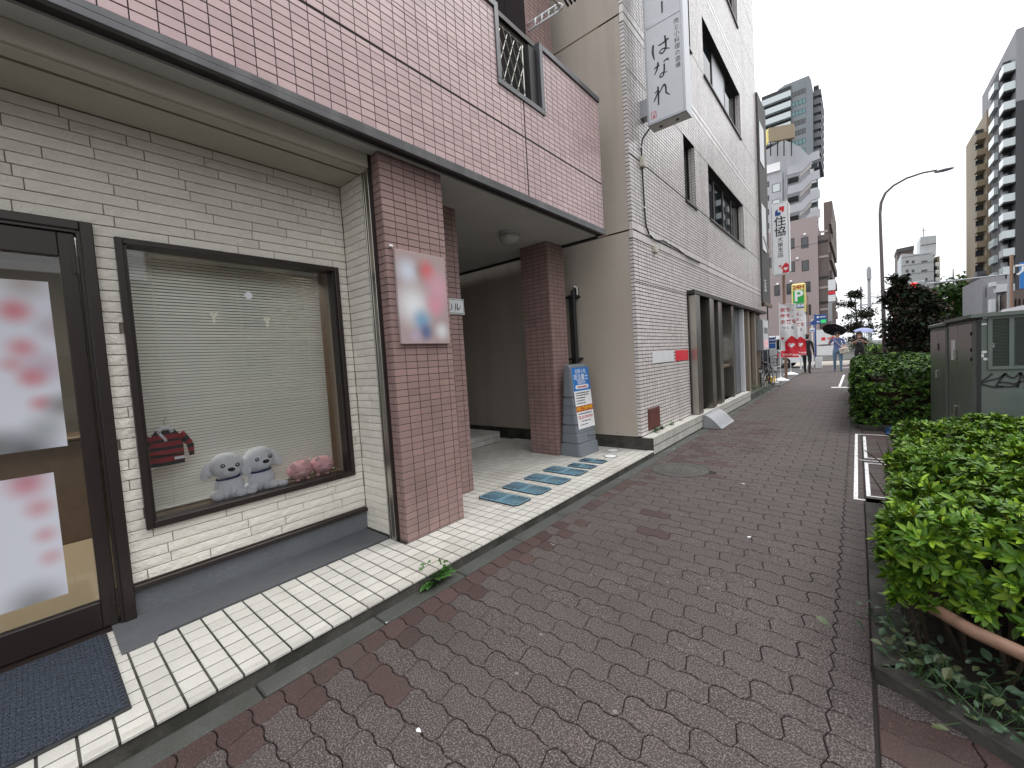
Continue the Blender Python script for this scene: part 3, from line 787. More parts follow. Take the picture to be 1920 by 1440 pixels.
for zj in ZJ+(BT+.2,):
    top = min(zj-.115, BT)
    # rows between the soldier bands, cut at hole edges
    zedges = sorted({prev, top, *[h[i] for h in allh for i in (2, 3) if prev < h[i] < top]})
    for a, b in zip(zedges, zedges[1:]):
        hh = [h for h in allh if h[2] <= (a+b)/2 <= h[3]]
        cc = cutcols(cuts0, sorted({e for h in hh for e in h[:2]}))
        tiles(WTI, fac, FX(BX, 0, 0), BY0, BY1, a, b, .1, .0506, gap=.0105, gv=.0105, u_cuts=cc, skip=hsk, voff=(a-prev), jit=.0008)
    if zj < BT:
        for a, b in ((zj-.108, zj-.006), (zj+.008, zj+.112)):
            tiles(WTI, fac, FX(BX, 0, 0), BY0+.06, BY1, a, b, .0506, .11, gap=.0065)
            tiles(WTI, fac, FX(BX, 0, 0), BY0, BY0+.059, a, b, .06, .11, gap=.006)
    # corner returns
    tiles(WTI, fac, FY(0, BY0, 0), -2.308, BX-.0005, prev, top, .06, .0506, gap=.002, gv=.0105, u_cuts=[(-2.308, BX-.0005)])
    if zj < BT: tiles(WTI, fac, FY(0, BY0, 0), -2.308, BX-.0005, zj-.108, zj+.112, .06, .11, u_cuts=[(-2.308, BX-.0005)])
    prev = zj+.116
# window reveals, tiled at their far side and head
for y0, y1, z0, z1 in holes[:4]:
    tiles(WTI, fac, FY(0, y1-.004, 0), BX-.15, BX-.008, z0, z1, .075, .0506, gap=.0065, t=.004)
WTI.emit('wall_tile', 'small_wall_tiles', M['white_tile'], WB, 300)
def window(y0, y1, z0, z1, panes, X=BX-.13, blind=()):
    f = MB(); w = .035
    f.box(X-.03, X+.02, y0, y0+w, z0, z1).box(X-.03, X+.02, y1-w, y1, z0, z1).box(X-.03, X+.02, y0+w, y1-w, z1-w, z1).box(X-.03, X+.02, y0+w, y1-w, z0, z0+w)
    f.box(X+.021, BX+.03, y0-.01, y1+.01, z0-.03, z0+.002)
    fr_ = f.build('window', M['dark_frame'], WB)
    n = len(panes); W_ = (y1-y0-2*w)/sum(panes); y = y0+w
    for i, p in enumerate(panes):
        a, b = y, y+p*W_; y = b
        if i in blind: MB().box(X-.01, X+.012, a+.02, b-.02, z0+w, z1-w).build('fixed_panel', M['acrylic_frame'], fr_)
        else: MB().box(X-.004, X, a+.03, b-.03, z0+w, z1-w).build('pane', M['dark_glass'], fr_)
        if i: MB().box(X-.02, X+.018, a-.03, a+.03, z0+w, z1-w).build('mullion', M['dark_frame'], fr_)
window(*holes[0], [1]); window(*holes[1], [1, 1, 1, 1]); window(*holes[2], [1, 1, 1], blind=(1,)); window(*holes[3], [1, 1, 1]); window(*holes[4], [1]); window(*holes[5], [1])
# ledge along the foot of the facade
ld = MB().box(-2.2565, -2.103, 5.346, 11.9, -.1, .245).build('ledge', M['old_concrete'], WB)
LT = Pieces()
tiles(LT, ld, FX(-2.10, 0, 0), 5.345, 11.9, .135, .240, .055, .11, gap=.009)
tiles(LT, ld, FX(-2.10, 0, 0), 5.345, 11.9, .02, .13, .055, .115, gap=.009)
tiles(LT, ld, FZ(-2.256, 0, .249), 0, .16, 5.335, 11.9, .16, .3, gap=.004, t=.01)
LT.emit('ledge_tile', 'ledge_tiles', M['floor_tile'], WB, 200)
MB().box(-2.6, -2.11, 11.91, 16.1, -.1, .16).build('far_step', M['concrete'], WB)
# shop front beyond the tiles: panels, posts, glass
dk = M['plinth']
MB().box(-3.2, -2.9, 7.5, BY1, .0, 2.35).build('recess_wall', M['interior'], WB)
for nm, a in (('post', (-2.59, -2.12, 7.555, 7.80)), ('post', (-2.59, -2.12, 8.46, 8.72)), ('post', (-2.55, -2.14, 9.16, 9.42)), ('post', (-2.5, -2.18, 10.50, 10.68)), ('post', (-2.5, -2.19, 11.75, 11.86))):
    MB().box(a[0], a[1], a[2], a[3], .2505, 2.345, c=.01).build(nm, M['grey_sky_panel'] if a[2] > 11 else M['steel'], WB)
MB().box(-2.5, -2.46, 7.81, 8.45, .2505, 2.34).build('dark_door', M['dark_frame'], WB)
MB().box(-2.45, -2.41, 9.43, 10.49, .2505, 2.34).build('glazed_panel', M['dark_glass'], WB)
MB().box(-2.40, -2.25, 9.43, 10.49, .95, 1.02, c=.01).build('shelf', M['wood'], WB)
MB().box(-2.35, -2.31, 10.69, 11.2, .2505, 2.34).build('shop_glass', M['dark_glass'], WB)
MB().box(-2.33, -2.28, 11.21, 11.74, .2505, 2.34).build('grey_board', M['plinth'], WB)
MB().box(-2.45, -2.30, 11.87, 14.8, .1605, 2.34).build('brown_panel', M['wood'], WB)
MB().box(-2.29, -2.2, 12.4, 12.6, .1605, 2.34).box(-2.29, -2.2, 13.3, 13.5, .1605, 2.34).build('brick_pier', M['sid_grout'], WB)
MB().box(-2.6, -2.12, 7.5, BY1, 2.351, 2.42).build('canopy', M['dark_frame'], WB)
for (y0, y1, z0, z1, m) in ((9.5, 9.9, 1.15, 1.7, 'white_dirty'), (10.1, 10.4, 1.1, 1.65, 'white_dirty')):
    MB().box(-2.408, -2.40, y0, y1, z0, z1).build('poster', M[m], WB)
# rusty hatch, notices and cable
MB().box(-2.255, -2.238, 5.555, 5.99, .297, .60, c=.003).box(-2.2375, -2.234, 5.58, 5.965, .315, .585, c=.002).build('meter_hatch', M['rust'], WB)
o = MB().box(-2.249, -2.243, 5.82, 6.69, 1.232, 1.40).build('notice_plate', M['white_dirty'], WB)
o = MB().box(-2.249, -2.243, 6.80, 7.44, 1.228, 1.40).build('notice_plate', M['red'], WB)
cab_ = MB()
cab_.tube([(-2.10, 5.95, 4.62), (-2.16, 5.87, 4.50), (-2.222, 5.74, 4.33), (-2.232, 5.70, 4.2), (-2.232, 5.70, 4.0), (-2.232, 5.715, 3.6), (-2.232, 5.73, 3.27), (-2.232, 5.76, 3.14), (-2.232, 5.85, 3.06), (-2.232, 6.02, 3.02), (-2.232, 6.2, 3.03), (-2.232, 6.4, 3.07), (-2.232, 6.7, 3.06), (-2.232, 7.1, 3.05), (-2.232, 7.6, 3.0), (-2.232, 8.3, 3.0)], .011, 8)
cab_.build('cable', M['black'], WB, smooth=True)
for y, z in ((5.70, 4.2), (5.725, 3.4), (5.86, 3.06), (6.6, 3.065)): MB().box(-2.25, -2.219, y-.02, y+.02, z-.008, z+.008).build('cable_clip', M['white_dirty'], WB)
MB().box(-2.249, -2.19, 5.655, 5.755, 3.93, 4.07, c=.008).build('junction_box', M['soffit_beige'], WB)
MB().box(-2.249, -2.20, 6.0, 6.1, 2.83, 2.93, c=.008).build('junction_box', M['soffit_beige'], WB)
MB().tube([(-2.6, BY0-.03, 0.3), (-2.6, BY0-.03, .31)], .01, 4).build('anchor', M['steel'], WB)

# hanging signboard
HS = empty('projecting_signboard', (-1.885, 5.83, 4.45), label='white vertical signboard with brushed black hiragana, hung on the white tiled building', cat='signboard')
sx0, sx1, sy0, sy1, sz0, sz1 = -2.135, -1.635, 5.72, 5.95, 4.45, 7.6
MB().box(sx0, sx1, sy0+.012, sy1-.012, sz0, sz1).build('light_box', M['white'], HS)
f = MB(); w = .028
for a, b in ((sx0-.004, sx0+w), (sx1-w, sx1+.004)): f.box(a, b, sy0, sy1, sz0-.004, sz1, c=.003)
for a, b in ((sz0-.003, sz0+w), (5.685, 5.725)): f.box(sx0+w, sx1-w, sy0+.001, sy1-.001, a, b, c=.003)
f.build('sign_frame', M['acrylic_frame'], HS)
MB().box(sx0+.01, sx1-.01, sy0+.02, sy1-.02, sz0-.008, sz0-.0045).build('under_plate', M['soffit'], HS)
for x in (-2.0, -1.78): MB().tube([(x, 5.835, sz0-.018), (x, 5.835, sz0-.009)], .022, 10).build('drain_cap', M['dark_frame'], HS)
for a, b in ((sz0+w, 5.685), (5.725, sz1)): MB().box(sx0+w, sx1-w, sy0+.006, sy0+.0115, a, b).build('sign_face', M['acrylic'], HS)
MB().box(-2.258, sx0-.0045, 5.77, 5.92, 4.62, 4.85, c=.004).build('wall_bracket', M['acrylic_frame'], HS)
T0 = FY(0, sy0+.0055, 0)
br = MB()
def B(ox, oz, sc, pts, w): stroke(br, [(ox+x*sc, oz+y*sc) for x, y in pts], [q*sc*1.35 for q in w], T0, z=.001)
# brushed characters (unit square about their middle)
B(-1.93, 5.36, .215, [(-.42, .42), (-.46, 0), (-.38, -.48)], [.09, .10, .04])
B(-1.93, 5.36, .215, [(-.12, .22), (.15, .24), (.52, .34)], [.05, .07, .08])
B(-1.93, 5.36, .215, [(.30, .62), (.34, .2), (.32, -.15), (.12, -.32), (-.05, -.2), (.15, -.08), (.55, -.25)], [.08, .09, .08, .07, .05, .06, .04])
B(-1.93, 5.09, .20, [(-.45, .28), (-.1, .36)], [.06, .08])
B(-1.93, 5.09, .20, [(-.18, .58), (-.25, .2), (-.45, -.12)], [.08, .09, .04])
B(-1.93, 5.09, .20, [(.18, .42), (.42, .50), (.5, .38)], [.06, .09, .04])
B(-1.93, 5.09, .20, [(.22, .3), (.2, -.1), (.1, -.42), (-.1, -.40), (.02, -.22), (.4, -.3)], [.08, .09, .07, .06, .06, .03])
B(-1.92, 4.79, .205, [(-.30, .55), (-.28, .1), (-.30, -.62)], [.08, .09, .07])
B(-1.92, 4.79, .205, [(-.52, .22), (-.28, .28), (-.5, -.15), (-.6, -.32)], [.05, .08, .07, .03])
B(-1.92, 4.79, .205, [(-.22, .1), (.08, .48), (.2, .30), (.22, -.05), (.45, -.28)], [.05, .09, .08, .08, .03])
B(-1.886, 5.84, .2, [(0, .45), (.0, -.28)], [.09, .07])
br.build('brush_lettering', M['ink'], HS)
vtext('肉と小料理の酒場', .072, FY(-1.716, sy0+.0045, 5.59), M['ink'], HS, .078)
st_ = MB()
st_.box(-2.085, -2.015, 0, .001, 4.52, 4.526).box(-2.085, -2.015, 0, .001, 4.60, 4.606).box(-2.085, -2.079, 0, .001, 4.5265, 4.5995).box(-2.021, -2.015, 0, .001, 4.5265, 4.5995)
st_.box(-2.07, -2.055, 0, .001, 4.575, 4.58).box(-2.035, -2.028, 0, .001, 4.57, 4.59).box(-2.06, -2.035, 0, .001, 4.535, 4.56)
st_.build('red_stamp', M['ink_red'], HS, T=Matrix.Translation((0, sy0+.004, 0)))
# =================================================================== THINGS ON THE PORCH
# blurred-looking information panel on the front pillar
pm = bpy.data.materials.new('panel_print'); pm.use_nodes = True; n = pm.node_tree.nodes; L = pm.node_tree.links
geo = n.new('ShaderNodeNewGeometry')
def blob(prev, c, r, col, am=.9):
    vm = n.new('ShaderNodeVectorMath'); vm.operation = 'DISTANCE'; L.new(geo.outputs['Position'], vm.inputs[0]); vm.inputs[1].default_value = c
    mr = n.new('ShaderNodeMapRange'); mr.inputs[1].default_value = r*1.45; mr.inputs[2].default_value = 0; mr.inputs[3].default_value = 0; mr.inputs[4].default_value = am
    mr.interpolation_type = 'SMOOTHSTEP'
    L.new(vm.outputs['Value'], mr.inputs[0]); k = n.new('ShaderNodeMix'); k.data_type = 'RGBA'; L.new(mr.outputs[0], k.inputs[0]); L.new(prev, k.inputs[6]); k.inputs[7].default_value = (*col, 1); return k.outputs[2]
rgb = n.new('ShaderNodeRGB'); rgb.outputs[0].default_value = (.36, .275, .27, 1); c = rgb.outputs[0]
for cc, r_, col_ in (((-2.54, 1.90, 2.10), .10, (.55, .60, .68)), ((-2.54, 1.93, 1.85), .16, (.70, .72, .74)), ((-2.54, 2.02, 2.12), .06, (.25, .25, .25)), ((-2.54, 2.08, 2.12), .09, (.55, .10, .10)), ((-2.54, 2.18, 2.0), .14, (.56, .30, .36)), ((-2.54, 2.14, 1.86), .09, (.60, .25, .32)), ((-2.54, 2.0, 1.74), .09, (.14, .30, .46)), ((-2.54, 2.03, 1.65), .07, (.07, .11, .24)), ((-2.54, 2.19, 1.66), .07, (.6, .62, .62)), ((-2.54, 1.93, 1.62), .06, (.40, .33, .42))):
    c = blob(c, cc, r_, col_)
L.new(c, n['Principled BSDF'].inputs['Base Color']); n['Principled BSDF'].inputs['Roughness'].default_value = .4
IP = MB().box(-2.575, -2.548, 1.80, 2.27, 1.56, 2.25, c=.003).build('information_panel', pm, None, label='softly printed pink, white and blue panel fixed on the front pink pillar', cat='panel')
tag(MB().box(-2.576, -2.560, 1.77, 1.80, 2.262, 2.278, c=.003).build('wall_hook', M['white']), 'tiny white plastic hook stuck above the pink pillar panel', 'hook')
NP = MB().box(-3.049, -3.030, 2.45, 2.918, 1.882, 2.038, c=.003).build('name_plate', M['white_dirty'], label='white framed name plate on the inner pink pillar', cat='plate')
f = MB()
for a, b, z0, z1 in ((2.46, 2.908, 1.892, 1.896), (2.46, 2.908, 2.024, 2.028), (2.46, 2.464, 1.8965, 2.0235), (2.904, 2.908, 1.8965, 2.0235)): f.box(-3.0298, -3.0288, a, b, z0, z1)
f.build('plate_border', M['ink'], NP)
br = MB(); T0 = FX(-3.0295, 0, 0)
for pts, w in (([(2.80, 1.99), (2.80, 1.95), (2.785, 1.915)], [.008, .012, .004]), ([(2.825, 1.99), (2.823, 1.93), (2.85, 1.945), (2.87, 1.97)], [.009, .012, .008, .004]), ([(2.74, 1.985), (2.75, 1.94), (2.72, 1.915)], [.008, .01, .004])):
    stroke(br, pts, w, T0, z=.0012)
br.build('plate_lettering', M['ink'], NP)
# two notices on the glass door
nm = bpy.data.materials.new('notice_print'); nm.use_nodes = True; n = nm.node_tree.nodes; L = nm.node_tree.links
geo = n.new('ShaderNodeNewGeometry'); rgb = n.new('ShaderNodeRGB'); rgb.outputs[0].default_value = (.56, .57, .63, 1); c = rgb.outputs[0]
for cc, r_, col_ in (((-3.11, .07, 1.5), .09, (.40, .30, .36)), ((-3.11, .0, 1.78), .07, (.50, .06, .08)), ((-3.11, .01, 1.60), .06, (.52, .12, .14)), ((-3.11, .03, 1.45), .06, (.50, .1, .12)), ((-3.11, .05, 1.32), .05, (.50, .1, .12)), ((-3.11, -.03, 1.52), .05, (.5, .2, .22)), ((-3.11, .0, .8), .06, (.5, .2, .22)), ((-3.11, .01, .66), .05, (.5, .22, .25)), ((-3.11, .02, .54), .05, (.5, .25, .27)), ((-3.11, -.03, .93), .08, (.45, .12, .16)), ((-3.11, .06, 1.20), .08, (.30, .32, .31)), ((-3.11, .04, 1.92), .09, (.32, .28, .24)), ((-3.137, -.02, 1.08), .12, (.06, .06, .06)), ((-3.137, -.12, 1.12), .1, (.12, .12, .12)), ((-3.137, -.05, .33), .11, (.2, .2, .2)), ((-3.137, .12, 1.3), .07, (.18, .17, .17)), ((-3.137, .12, 1.7), .07, (.42, .36, .4))):
    c = blob(c, cc, r_, col_)
L.new(c, n['Principled BSDF'].inputs['Base Color'])
tag(MB().box(-3.1375, -3.1365, -.50, .122, 1.09, 1.93).build('notice_sheet', nm), 'large white notice with red blotches on the upper door glass', 'notice')
tag(MB().box(-3.1375, -3.1365, -.50, .062, .33, .965).build('notice_sheet', nm), 'white and red notice on the lower door glass', 'notice')

# venetian blind in the shop window
BL = empty('venetian_blind', (-3.40, 1.03, 2.2), label='cream venetian blind hanging closed in the shop window', cat='blind')
SL = Pieces()
def slat_fn(mb):
    vs = []; L_ = (1.625-.435)/2
    for i in range(5):
        t = -1+i/2; vs += [(t*.0102, -L_, .0016*(1-t*t)), (t*.0102, L_, .0016*(1-t*t))]
    mb.add(vs, [(2*i, 2*i+1, 2*i+3, 2*i+2) for i in range(4)])
SL.proto('s', slat_fn)
z = .600
while z < 2.19:
    SL.put('s', Matrix.Translation((-3.40, 1.03, z)) @ Matrix.Rotation(R(55+random.gauss(0, .8)), 4, 'Y') @ Matrix.Rotation(random.gauss(0, .0006), 4, 'X'), BL, .03); z += .0205
SL.emit('slat', 'other_slats', M['slat'], BL, 300)
MB().box(-3.415, -3.385, .432, 1.628, .578, .588, c=.002).build('bottom_rail', M['slat'], BL)
MB().box(-3.42, -3.38, .432, 1.628, 2.19, 2.21).build('head_rail', M['slat'], BL)
for y in (.565, 1.034, 1.503): MB().tube([(-3.387, y, .585), (-3.387, y, 2.2)], .0014, 5).build('cord', M['slat'], BL)
MB().tube([(-3.383, .575, .9), (-3.383, .57, 2.2)], .0018, 5).build('cord', M['slat'], BL)
for y, z in ((.82, 1.79), (1.13, 1.77)):
    o = MB()
    for dx, dz in ((-.012, .012), (.012, .012), (0, -.004), (0, -.03)): o.lathe([(.001, 0), (.011, 0), (.011, .001), (.001, .001)], 10, T=FX(-3.159, y+dx, z+dz))
    tag(o.build('window_sticker', mat('sticker_'+str(y), (.55, .53, .42), .5)), ('faint flower sticker on the glass, left half of the shop window' if y < 1 else 'faint flower sticker on the glass, right half of the shop window'), 'sticker')
tag(MB().lathe([(.001, 0), (.024, 0), (.024, .001), (.001, .001)], 20, T=FX(-3.159, 1.03, 1.94)).build('window_sticker', M['white_dirty']), 'round white sticker high on the shop window glass', 'sticker')

# plush toys on the sill
def puppy(loc, rz, label, tilt):
    t = empty('plush_puppy', (0, 0, 0), label=label, cat='plush toy', group='plush toys on the window sill')
    p = M['plush']
    b = MB().ball((-.005, 0, .075), (.062, .078, .078), 20, 12).ball((.045, -.055, .035), (.045, .035, .035), 14, 8).ball((.045, .055, .032), (.045, .035, .032), 14, 8)
    b.ball((.035, -.018, .05), (.03, .022, .05), 12, 8).ball((.035, .02, .05), (.03, .022, .05), 12, 8).ball((-.01, -.062, .03), (.05, .04, .03), 12, 8)
    b.build('body', p, t, smooth=True)
    H = Matrix.Translation((.01, -.005, .195)) @ Matrix.Rotation(tilt, 4, 'X')
    h = MB().ball((0, 0, .01), (.068, .088, .078), 24, 14, T=H).ball((.045, .02, -.018), (.04, .052, .038), 18, 10, T=H)
    hd = h.build('head', p, t, smooth=True)
    for s in (-1, 1):
        e = MB().ball((0, 0, 0), (.018, .030, .062), 14, 10, T=H @ Matrix.Translation((-.005, s*.092, -.012)) @ Matrix.Rotation(s*R(22), 4, 'X'))
        e.build('ear', p, t, smooth=True)
        e = MB().lathe([(.001, .0), (.0115, .0), (.0115, .003), (.001, .004)], 14, T=H @ Matrix.Translation((.066, .02+s*.036, .018)) @ Matrix.Rotation(R(90), 4, 'Y')).build('eye', M['black'], hd)
        MB().lathe([(.001, .0), (.005, .0), (.005, .0015), (.001, .002)], 10, T=H @ Matrix.Translation((.0695, .02+s*.036, .020)) @ Matrix.Rotation(R(90), 4, 'Y')).build('eye_highlight', M['white'], hd)
    MB().ball((.082, .026, -.004), (.010, .019, .012), 14, 8, T=H).build('nose', M['black'], hd, smooth=True)
    pts = [(.050*math.cos(a), -.002+.058*math.sin(a), .128+.004*math.sin(a)) for a in [i*2*math.pi/20 for i in range(21)]]
    MB().tube(pts, .006, 6).build('collar', M['navy'], t, smooth=True)
    MB().tube([(.0, .07, .03), (.03, .095, .022), (.055, .118, .024), (.055, .14, .036)], [.016, .02, .019, .010], 10).build('tail', p, t, smooth=True)
    t.location = loc; t.rotation_euler = (0, 0, rz); t.scale = (1.12,)*3
    return t
puppy((-3.288, .845, .573), R(-16), 'larger white plush puppy on the sill, beside the striped jersey', R(-4))
puppy((-3.297, 1.045, .573), R(-10), 'white plush puppy on the sill, between the other puppy and the pink pigs', R(7))
def piglet(loc, rz, label, roll):
    t = empty('plush_pig', (0, 0, 0), label=label, cat='plush toy', group='plush toys on the window sill')
    Rr = Matrix.Translation((0, 0, .085)) @ Matrix.Rotation(roll, 4, 'X')
    MB().ball((0, 0, 0), (.075, .092, .070), 24, 14, T=Rr).build('body', M['pig'], t, smooth=True)
    MB().ball((.074, .0, -.018), (.012, .022, .016), 14, 8, T=Rr).build('snout', M['pig2'], t, smooth=True)
    for s in (-1, 1):
        MB().ball((.04, s*.05, .052), (.012, .020, .022), 12, 8, T=Rr).build('ear', M['pig2'], t, smooth=True)
        k = [(.0735-.012*abs(math.sin(a)*.3), s*.036+.011*math.cos(a), -.004+.008*math.sin(a)) for a in [i*math.pi/6 for i in range(7)]]
        MB().tube(k, .0016, 5, T=Rr).build('eye', M['black'], t)
        MB().ball((.02, s*.035, -.075), (.016, .014, .014), 10, 6, T=Rr).build('foot', M['pig'], t, smooth=True)
        MB().ball((.084, s*.007, -.018), (.0025, .0035, .005), 8, 6, T=Rr).build('nostril', M['ink_red'], t, smooth=True)
    t.location = loc; t.rotation_euler = (0, 0, rz)
    return t
piglet((-3.285, 1.31, .573), R(-12), 'pink plush pig next to the puppies on the sill', R(8))
piglet((-3.29, 1.48, .573), R(-5), 'rightmost pink plush pig on the sill, in the window corner', R(-6))
# jersey on a hanger
JS = empty('striped_jersey', (-3.2, .53, 1.1), label='small red and black striped jersey with white collar, hanging in the window', cat='jersey')
def jersey():
    T = FX(-3.235, .530, .995)
    def pt(u, v): # body outline bulge
        return .014*math.cos(min(1, abs(u)/.085)*math.pi/2)
    bands = [(-.115, -.092, 1), (-.092, -.062, 0), (-.062, -.045, 1), (-.045, -.018, 0), (-.018, 0, 1), (0, .03, 0), (.03, .045, 1), (.045, .075, 0), (.075, .098, 1)]
    for mi, nm, cl in ((0, 'red_bands', 'red_cloth'), (1, 'black_bands', 'black_cloth')):
        mb = MB()
        for v0, v1, m_ in bands:
            if m_ != mi: continue
            for side in (1, -1):
                W_ = lambda v: .082-(.0 if v < .05 else (v-.05)*.75)
                n_ = 8; vs = []
                for v in (v0, v1):
                    for i in range(n_+1):
                        u = -W_(v)+2*W_(v)*i/n_; vs.append((u, v, side*pt(u, v)))
                mb.add(vs, [(i, i+1, n_+2+i, n_+1+i) for i in range(n_)], T=T)
        # sleeves
        for s in (-1, 1):
            k = 7
            a, b, c_ = Vector((s*.07, .068, 0)), Vector((s*.115, -.0, .004)), Vector((s*(.150 if s < 0 else .118), -.075, .008))
            P_ = [a.lerp(b, i/3) for i in range(4)]+[b.lerp(c_, i/3) for i in range(1, 4)]
            for i in range(6):
                if i % 2 == mi: mb.tube([P_[i], P_[i+1]], [.026-.0022*i, .026-.0022*(i+1)], 8, T=T)
        mb.build(nm, M[cl], JS)
    MB().tube([(-.035, .085, .012), (-.02, .112, .012), (0, .120, .004), (.022, .112, .012), (.032, .085, .014)], .010, 8, T=T).tube([(-.03, .085, .012), (-.008, .05, .018), (-.002, .035, .018)], .008, 8, T=T).build('collar', M['plush'], JS, smooth=True)
    MB().tube([(0, .12, 0), (.0, .16, 0), (.012, .175, 0), (.0, .185, 0)], .0018, 6, T=T).build('hanger_hook', M['steel'], JS)
    MB().box(.03, .08, -.085, -.068, .0145, .0155, T=T).build('chest_label', M['plush'], JS)
jersey()
# door mat
dm = empty('door_mat', (-2.66, -.6, .08), label='dark blue ribbed door mat in front of the glass door', cat='door mat')
MB().box(-3.05, -2.255, -1.35, .175, .081, .090, c=.003).build('mat_border', M['rubber'], dm)
mp = MB(); nx, ny = 50, 90
for i in range(nx):
    for j in range(ny):
        x = -3.032+.76*i/nx; y_ = -1.33+1.485*j/ny
        if (i+j) % 2 == 0: mp.box(x, x+.0135, y_, y_+.030, .0902, .0935+random.uniform(0, .002))
        else: mp.box(x, x+.0135, y_, y_+.014, .0902, .092)
o = mp.build('mat_pile', M['mat_blue'], dm); tag(o, kind='stuff')
# row of blue rubber foot mats at the porch edge
def foot_mat():
    t = empty('rubber_foot_mat', (0, 0, 0), label='x', cat='mat', group='blue rubber mats along the porch edge')
    a, b = .25, .125; c = .035
    oc = lambda a, b, c: [(-a+c, -b), (a-c, -b), (a, -b+c), (a, b-c), (a-c, b), (-a+c, b), (-a, b-c), (-a, -b+c)]
    MB().prism(oc(a, b, c), .006).build('rim', M['rubber'], t)
    MB().prism(oc(a-.010, b-.010, c*.8), .0085).build('pad', M['drain'], t)
    r_ = MB()
    for s in (-1, 1):
        for k in range(9):
            R0 = .03+k*.022
            P_ = [(s*(.236-R0*math.cos(q)), R0*math.sin(q), .0088) for q in [R(-80+160*i/12) for i in range(13)]]
            P_ = [p for p in P_ if abs(p[1]) < .106 and s*p[0] > .006]
            if len(P_) > 2: r_.tube(P_, .0032, 4, cap=False)
    r_.build('ribs', M['mat_blue'], t)
    return t
def copy_tree(o, parent=None):
    c = o.copy(); COL.objects.link(c)
    if parent: c.parent = parent; c.matrix_parent_inverse = o.matrix_parent_inverse.copy()
    for ch in [q for q in list(bpy.data.objects) if q.parent == o]: copy_tree(ch, c)
    return c
fm = foot_mat()
spots = [(-2.60, 2.86, 'nearest blue rubber mat, partly behind the front pink pillar', 1), (-2.605, 3.21, 'second blue rubber mat from the front pillar, before the porch', 1), (-2.605, 3.575, 'third blue rubber mat from the front pillar', 1), (-2.605, 3.94, 'fourth blue rubber mat from the front pillar, mid porch edge', 1), (-2.545, 4.22, 'small blue rubber mat in front of the grey standing sign, nearer one', .66), (-2.545, 4.485, 'small blue rubber mat right at the foot of the grey standing sign', .66)]
for i, (x, y, lab, s) in enumerate(spots):
    o = fm if i == 0 else copy_tree(fm)
    o.location = (x, y, .081); o.rotation_euler = (0, 0, random.uniform(-.02, .02)); o['label'] = lab; o.scale = (s, s*1.1 if s < 1 else 1, 1)
for x, y, lab in ((-2.585, 5.11, 'round white inspection lid in the floor tiles nearest the beige wall'), (-2.465, 4.80, 'round white inspection lid in the floor tiles beside the grey sign')):
    t = empty('inspection_lid', (x, y, .081), label=lab, cat='lid', group='round white lids in the porch floor')
    MB().lathe([(.001, 0), (.085, 0), (.085, .004), (.075, .0045), (.074, .003), (.001, .003)], 28).build('rim', M['acrylic_frame'], t).parent = t
    for o in list(t.children): o.matrix_parent_inverse = Matrix()
    o = MB().lathe([(.001, .0031), (.072, .0031), (.070, .0055), (.001, .006)], 28).build('cover', M['white'], None); o.parent = t
# the grey standing sign
SG = empty('standing_sign', (0, 0, 0), label='grey plastic standing sign with a blue, white and orange poster at the far pillar', cat='standing sign')
def rrect(hw, hd, r, n=4):
    P_ = []
    for cx_, cy_, a0 in ((hd-r, hw-r, 0), (-hd+r, hw-r, 90), (-hd+r, -hw+r, 180), (hd-r, -hw+r, 270)):
        for i in range(n+1): a = R(a0+90*i/n); P_.append((cx_+r*math.cos(a), cy_+r*math.sin(a)))
    return P_
H_ = 1.215
def sec(z, d=0):
    t = z/H_; hd = .165+(.055-.165)*t; hw = .222+(.205-.222)*t
    if z < .17: hd += .010; hw += .012
    return rrect(hw-d, hd-d, .04 if t < .97 else .03), z
zs = [(0, .004), (.008, 0)]
for g, dd in ((.165, .016), (.297, .006), (.415, .016), (.54, .006), (.66, .006), (.78, .016)):
    zs += [(g-.012, 0), (g-.008, dd), (g+.008, dd), (g+.014, 0)]
zs += [(H_-.03, 0), (H_-.008, .008), (H_, .025)]
mb = MB(); vs = []; k = 20
for z, d in zs: P_, zz = sec(z, d); vs += [(x, y, z) for x, y in P_]
n_ = len(zs); fs = [(i*k+j, i*k+(j+1) % k, (i+1)*k+(j+1) % k, (i+1)*k+j) for i in range(n_-1) for j in range(k)]+[tuple(range(k-1, -1, -1)), tuple(range((n_-1)*k, n_*k))]
mb.add(vs, fs); mb.build('body', M['grey_plastic'], SG)
sl = math.atan((.165-.055)/H_)
PT_ = Matrix.Translation((.165-.110*.36/H_+.004, 0, .36)) @ Matrix.Rotation(-sl, 4, 'Y') @ FX(0, 0, 0)     # poster frame: u to the right, v up the slope
po = MB().box(-.2, .2, 0, .81, 0, .004, T=PT_).build('poster', M['white'], SG)
def pl(nm, u0_, u1, v0, v1, m, d=.0045): return MB().box(u0_, u1, v0, v1, d-.0004, d+.0006, T=PT_).build(nm, M[m], po)
pl('blue_field', -.2, .2, .50, .81, 'blue'); pl('orange_band', -.2, .2, .225, .30, 'orange_red')
pill = [(-.14, .525), (.14, .525), (.158, .54), (.158, .562), (.14, .577), (-.14, .577), (-.158, .562), (-.158, .54)]
MB().prism(pill, .0008, T=PT_ @ Matrix.Translation((0, 0, .0055))).build('white_pill', M['white'], po)
TT = lambda u, v: PT_ @ Matrix.Translation((u, v, .0058))
text('佐藤小哉', .066, TT(0, .757), M['white'], po)
text('司法書士', .088, TT(0, .675), M['white'], po, bold=.0006)
text('事務所', .066, TT(0, .605), M['white'], po)
text('TEL.03-5935-9811', .056, TT(0, .145), M['ink_red'], po, sx=.86, bold=.001)
text('初回ご来店予約制', .05, TT(0, .262), M['amber'], po, bold=.0015, sx=.93)
tx = MB()
rr = random.Random(4)
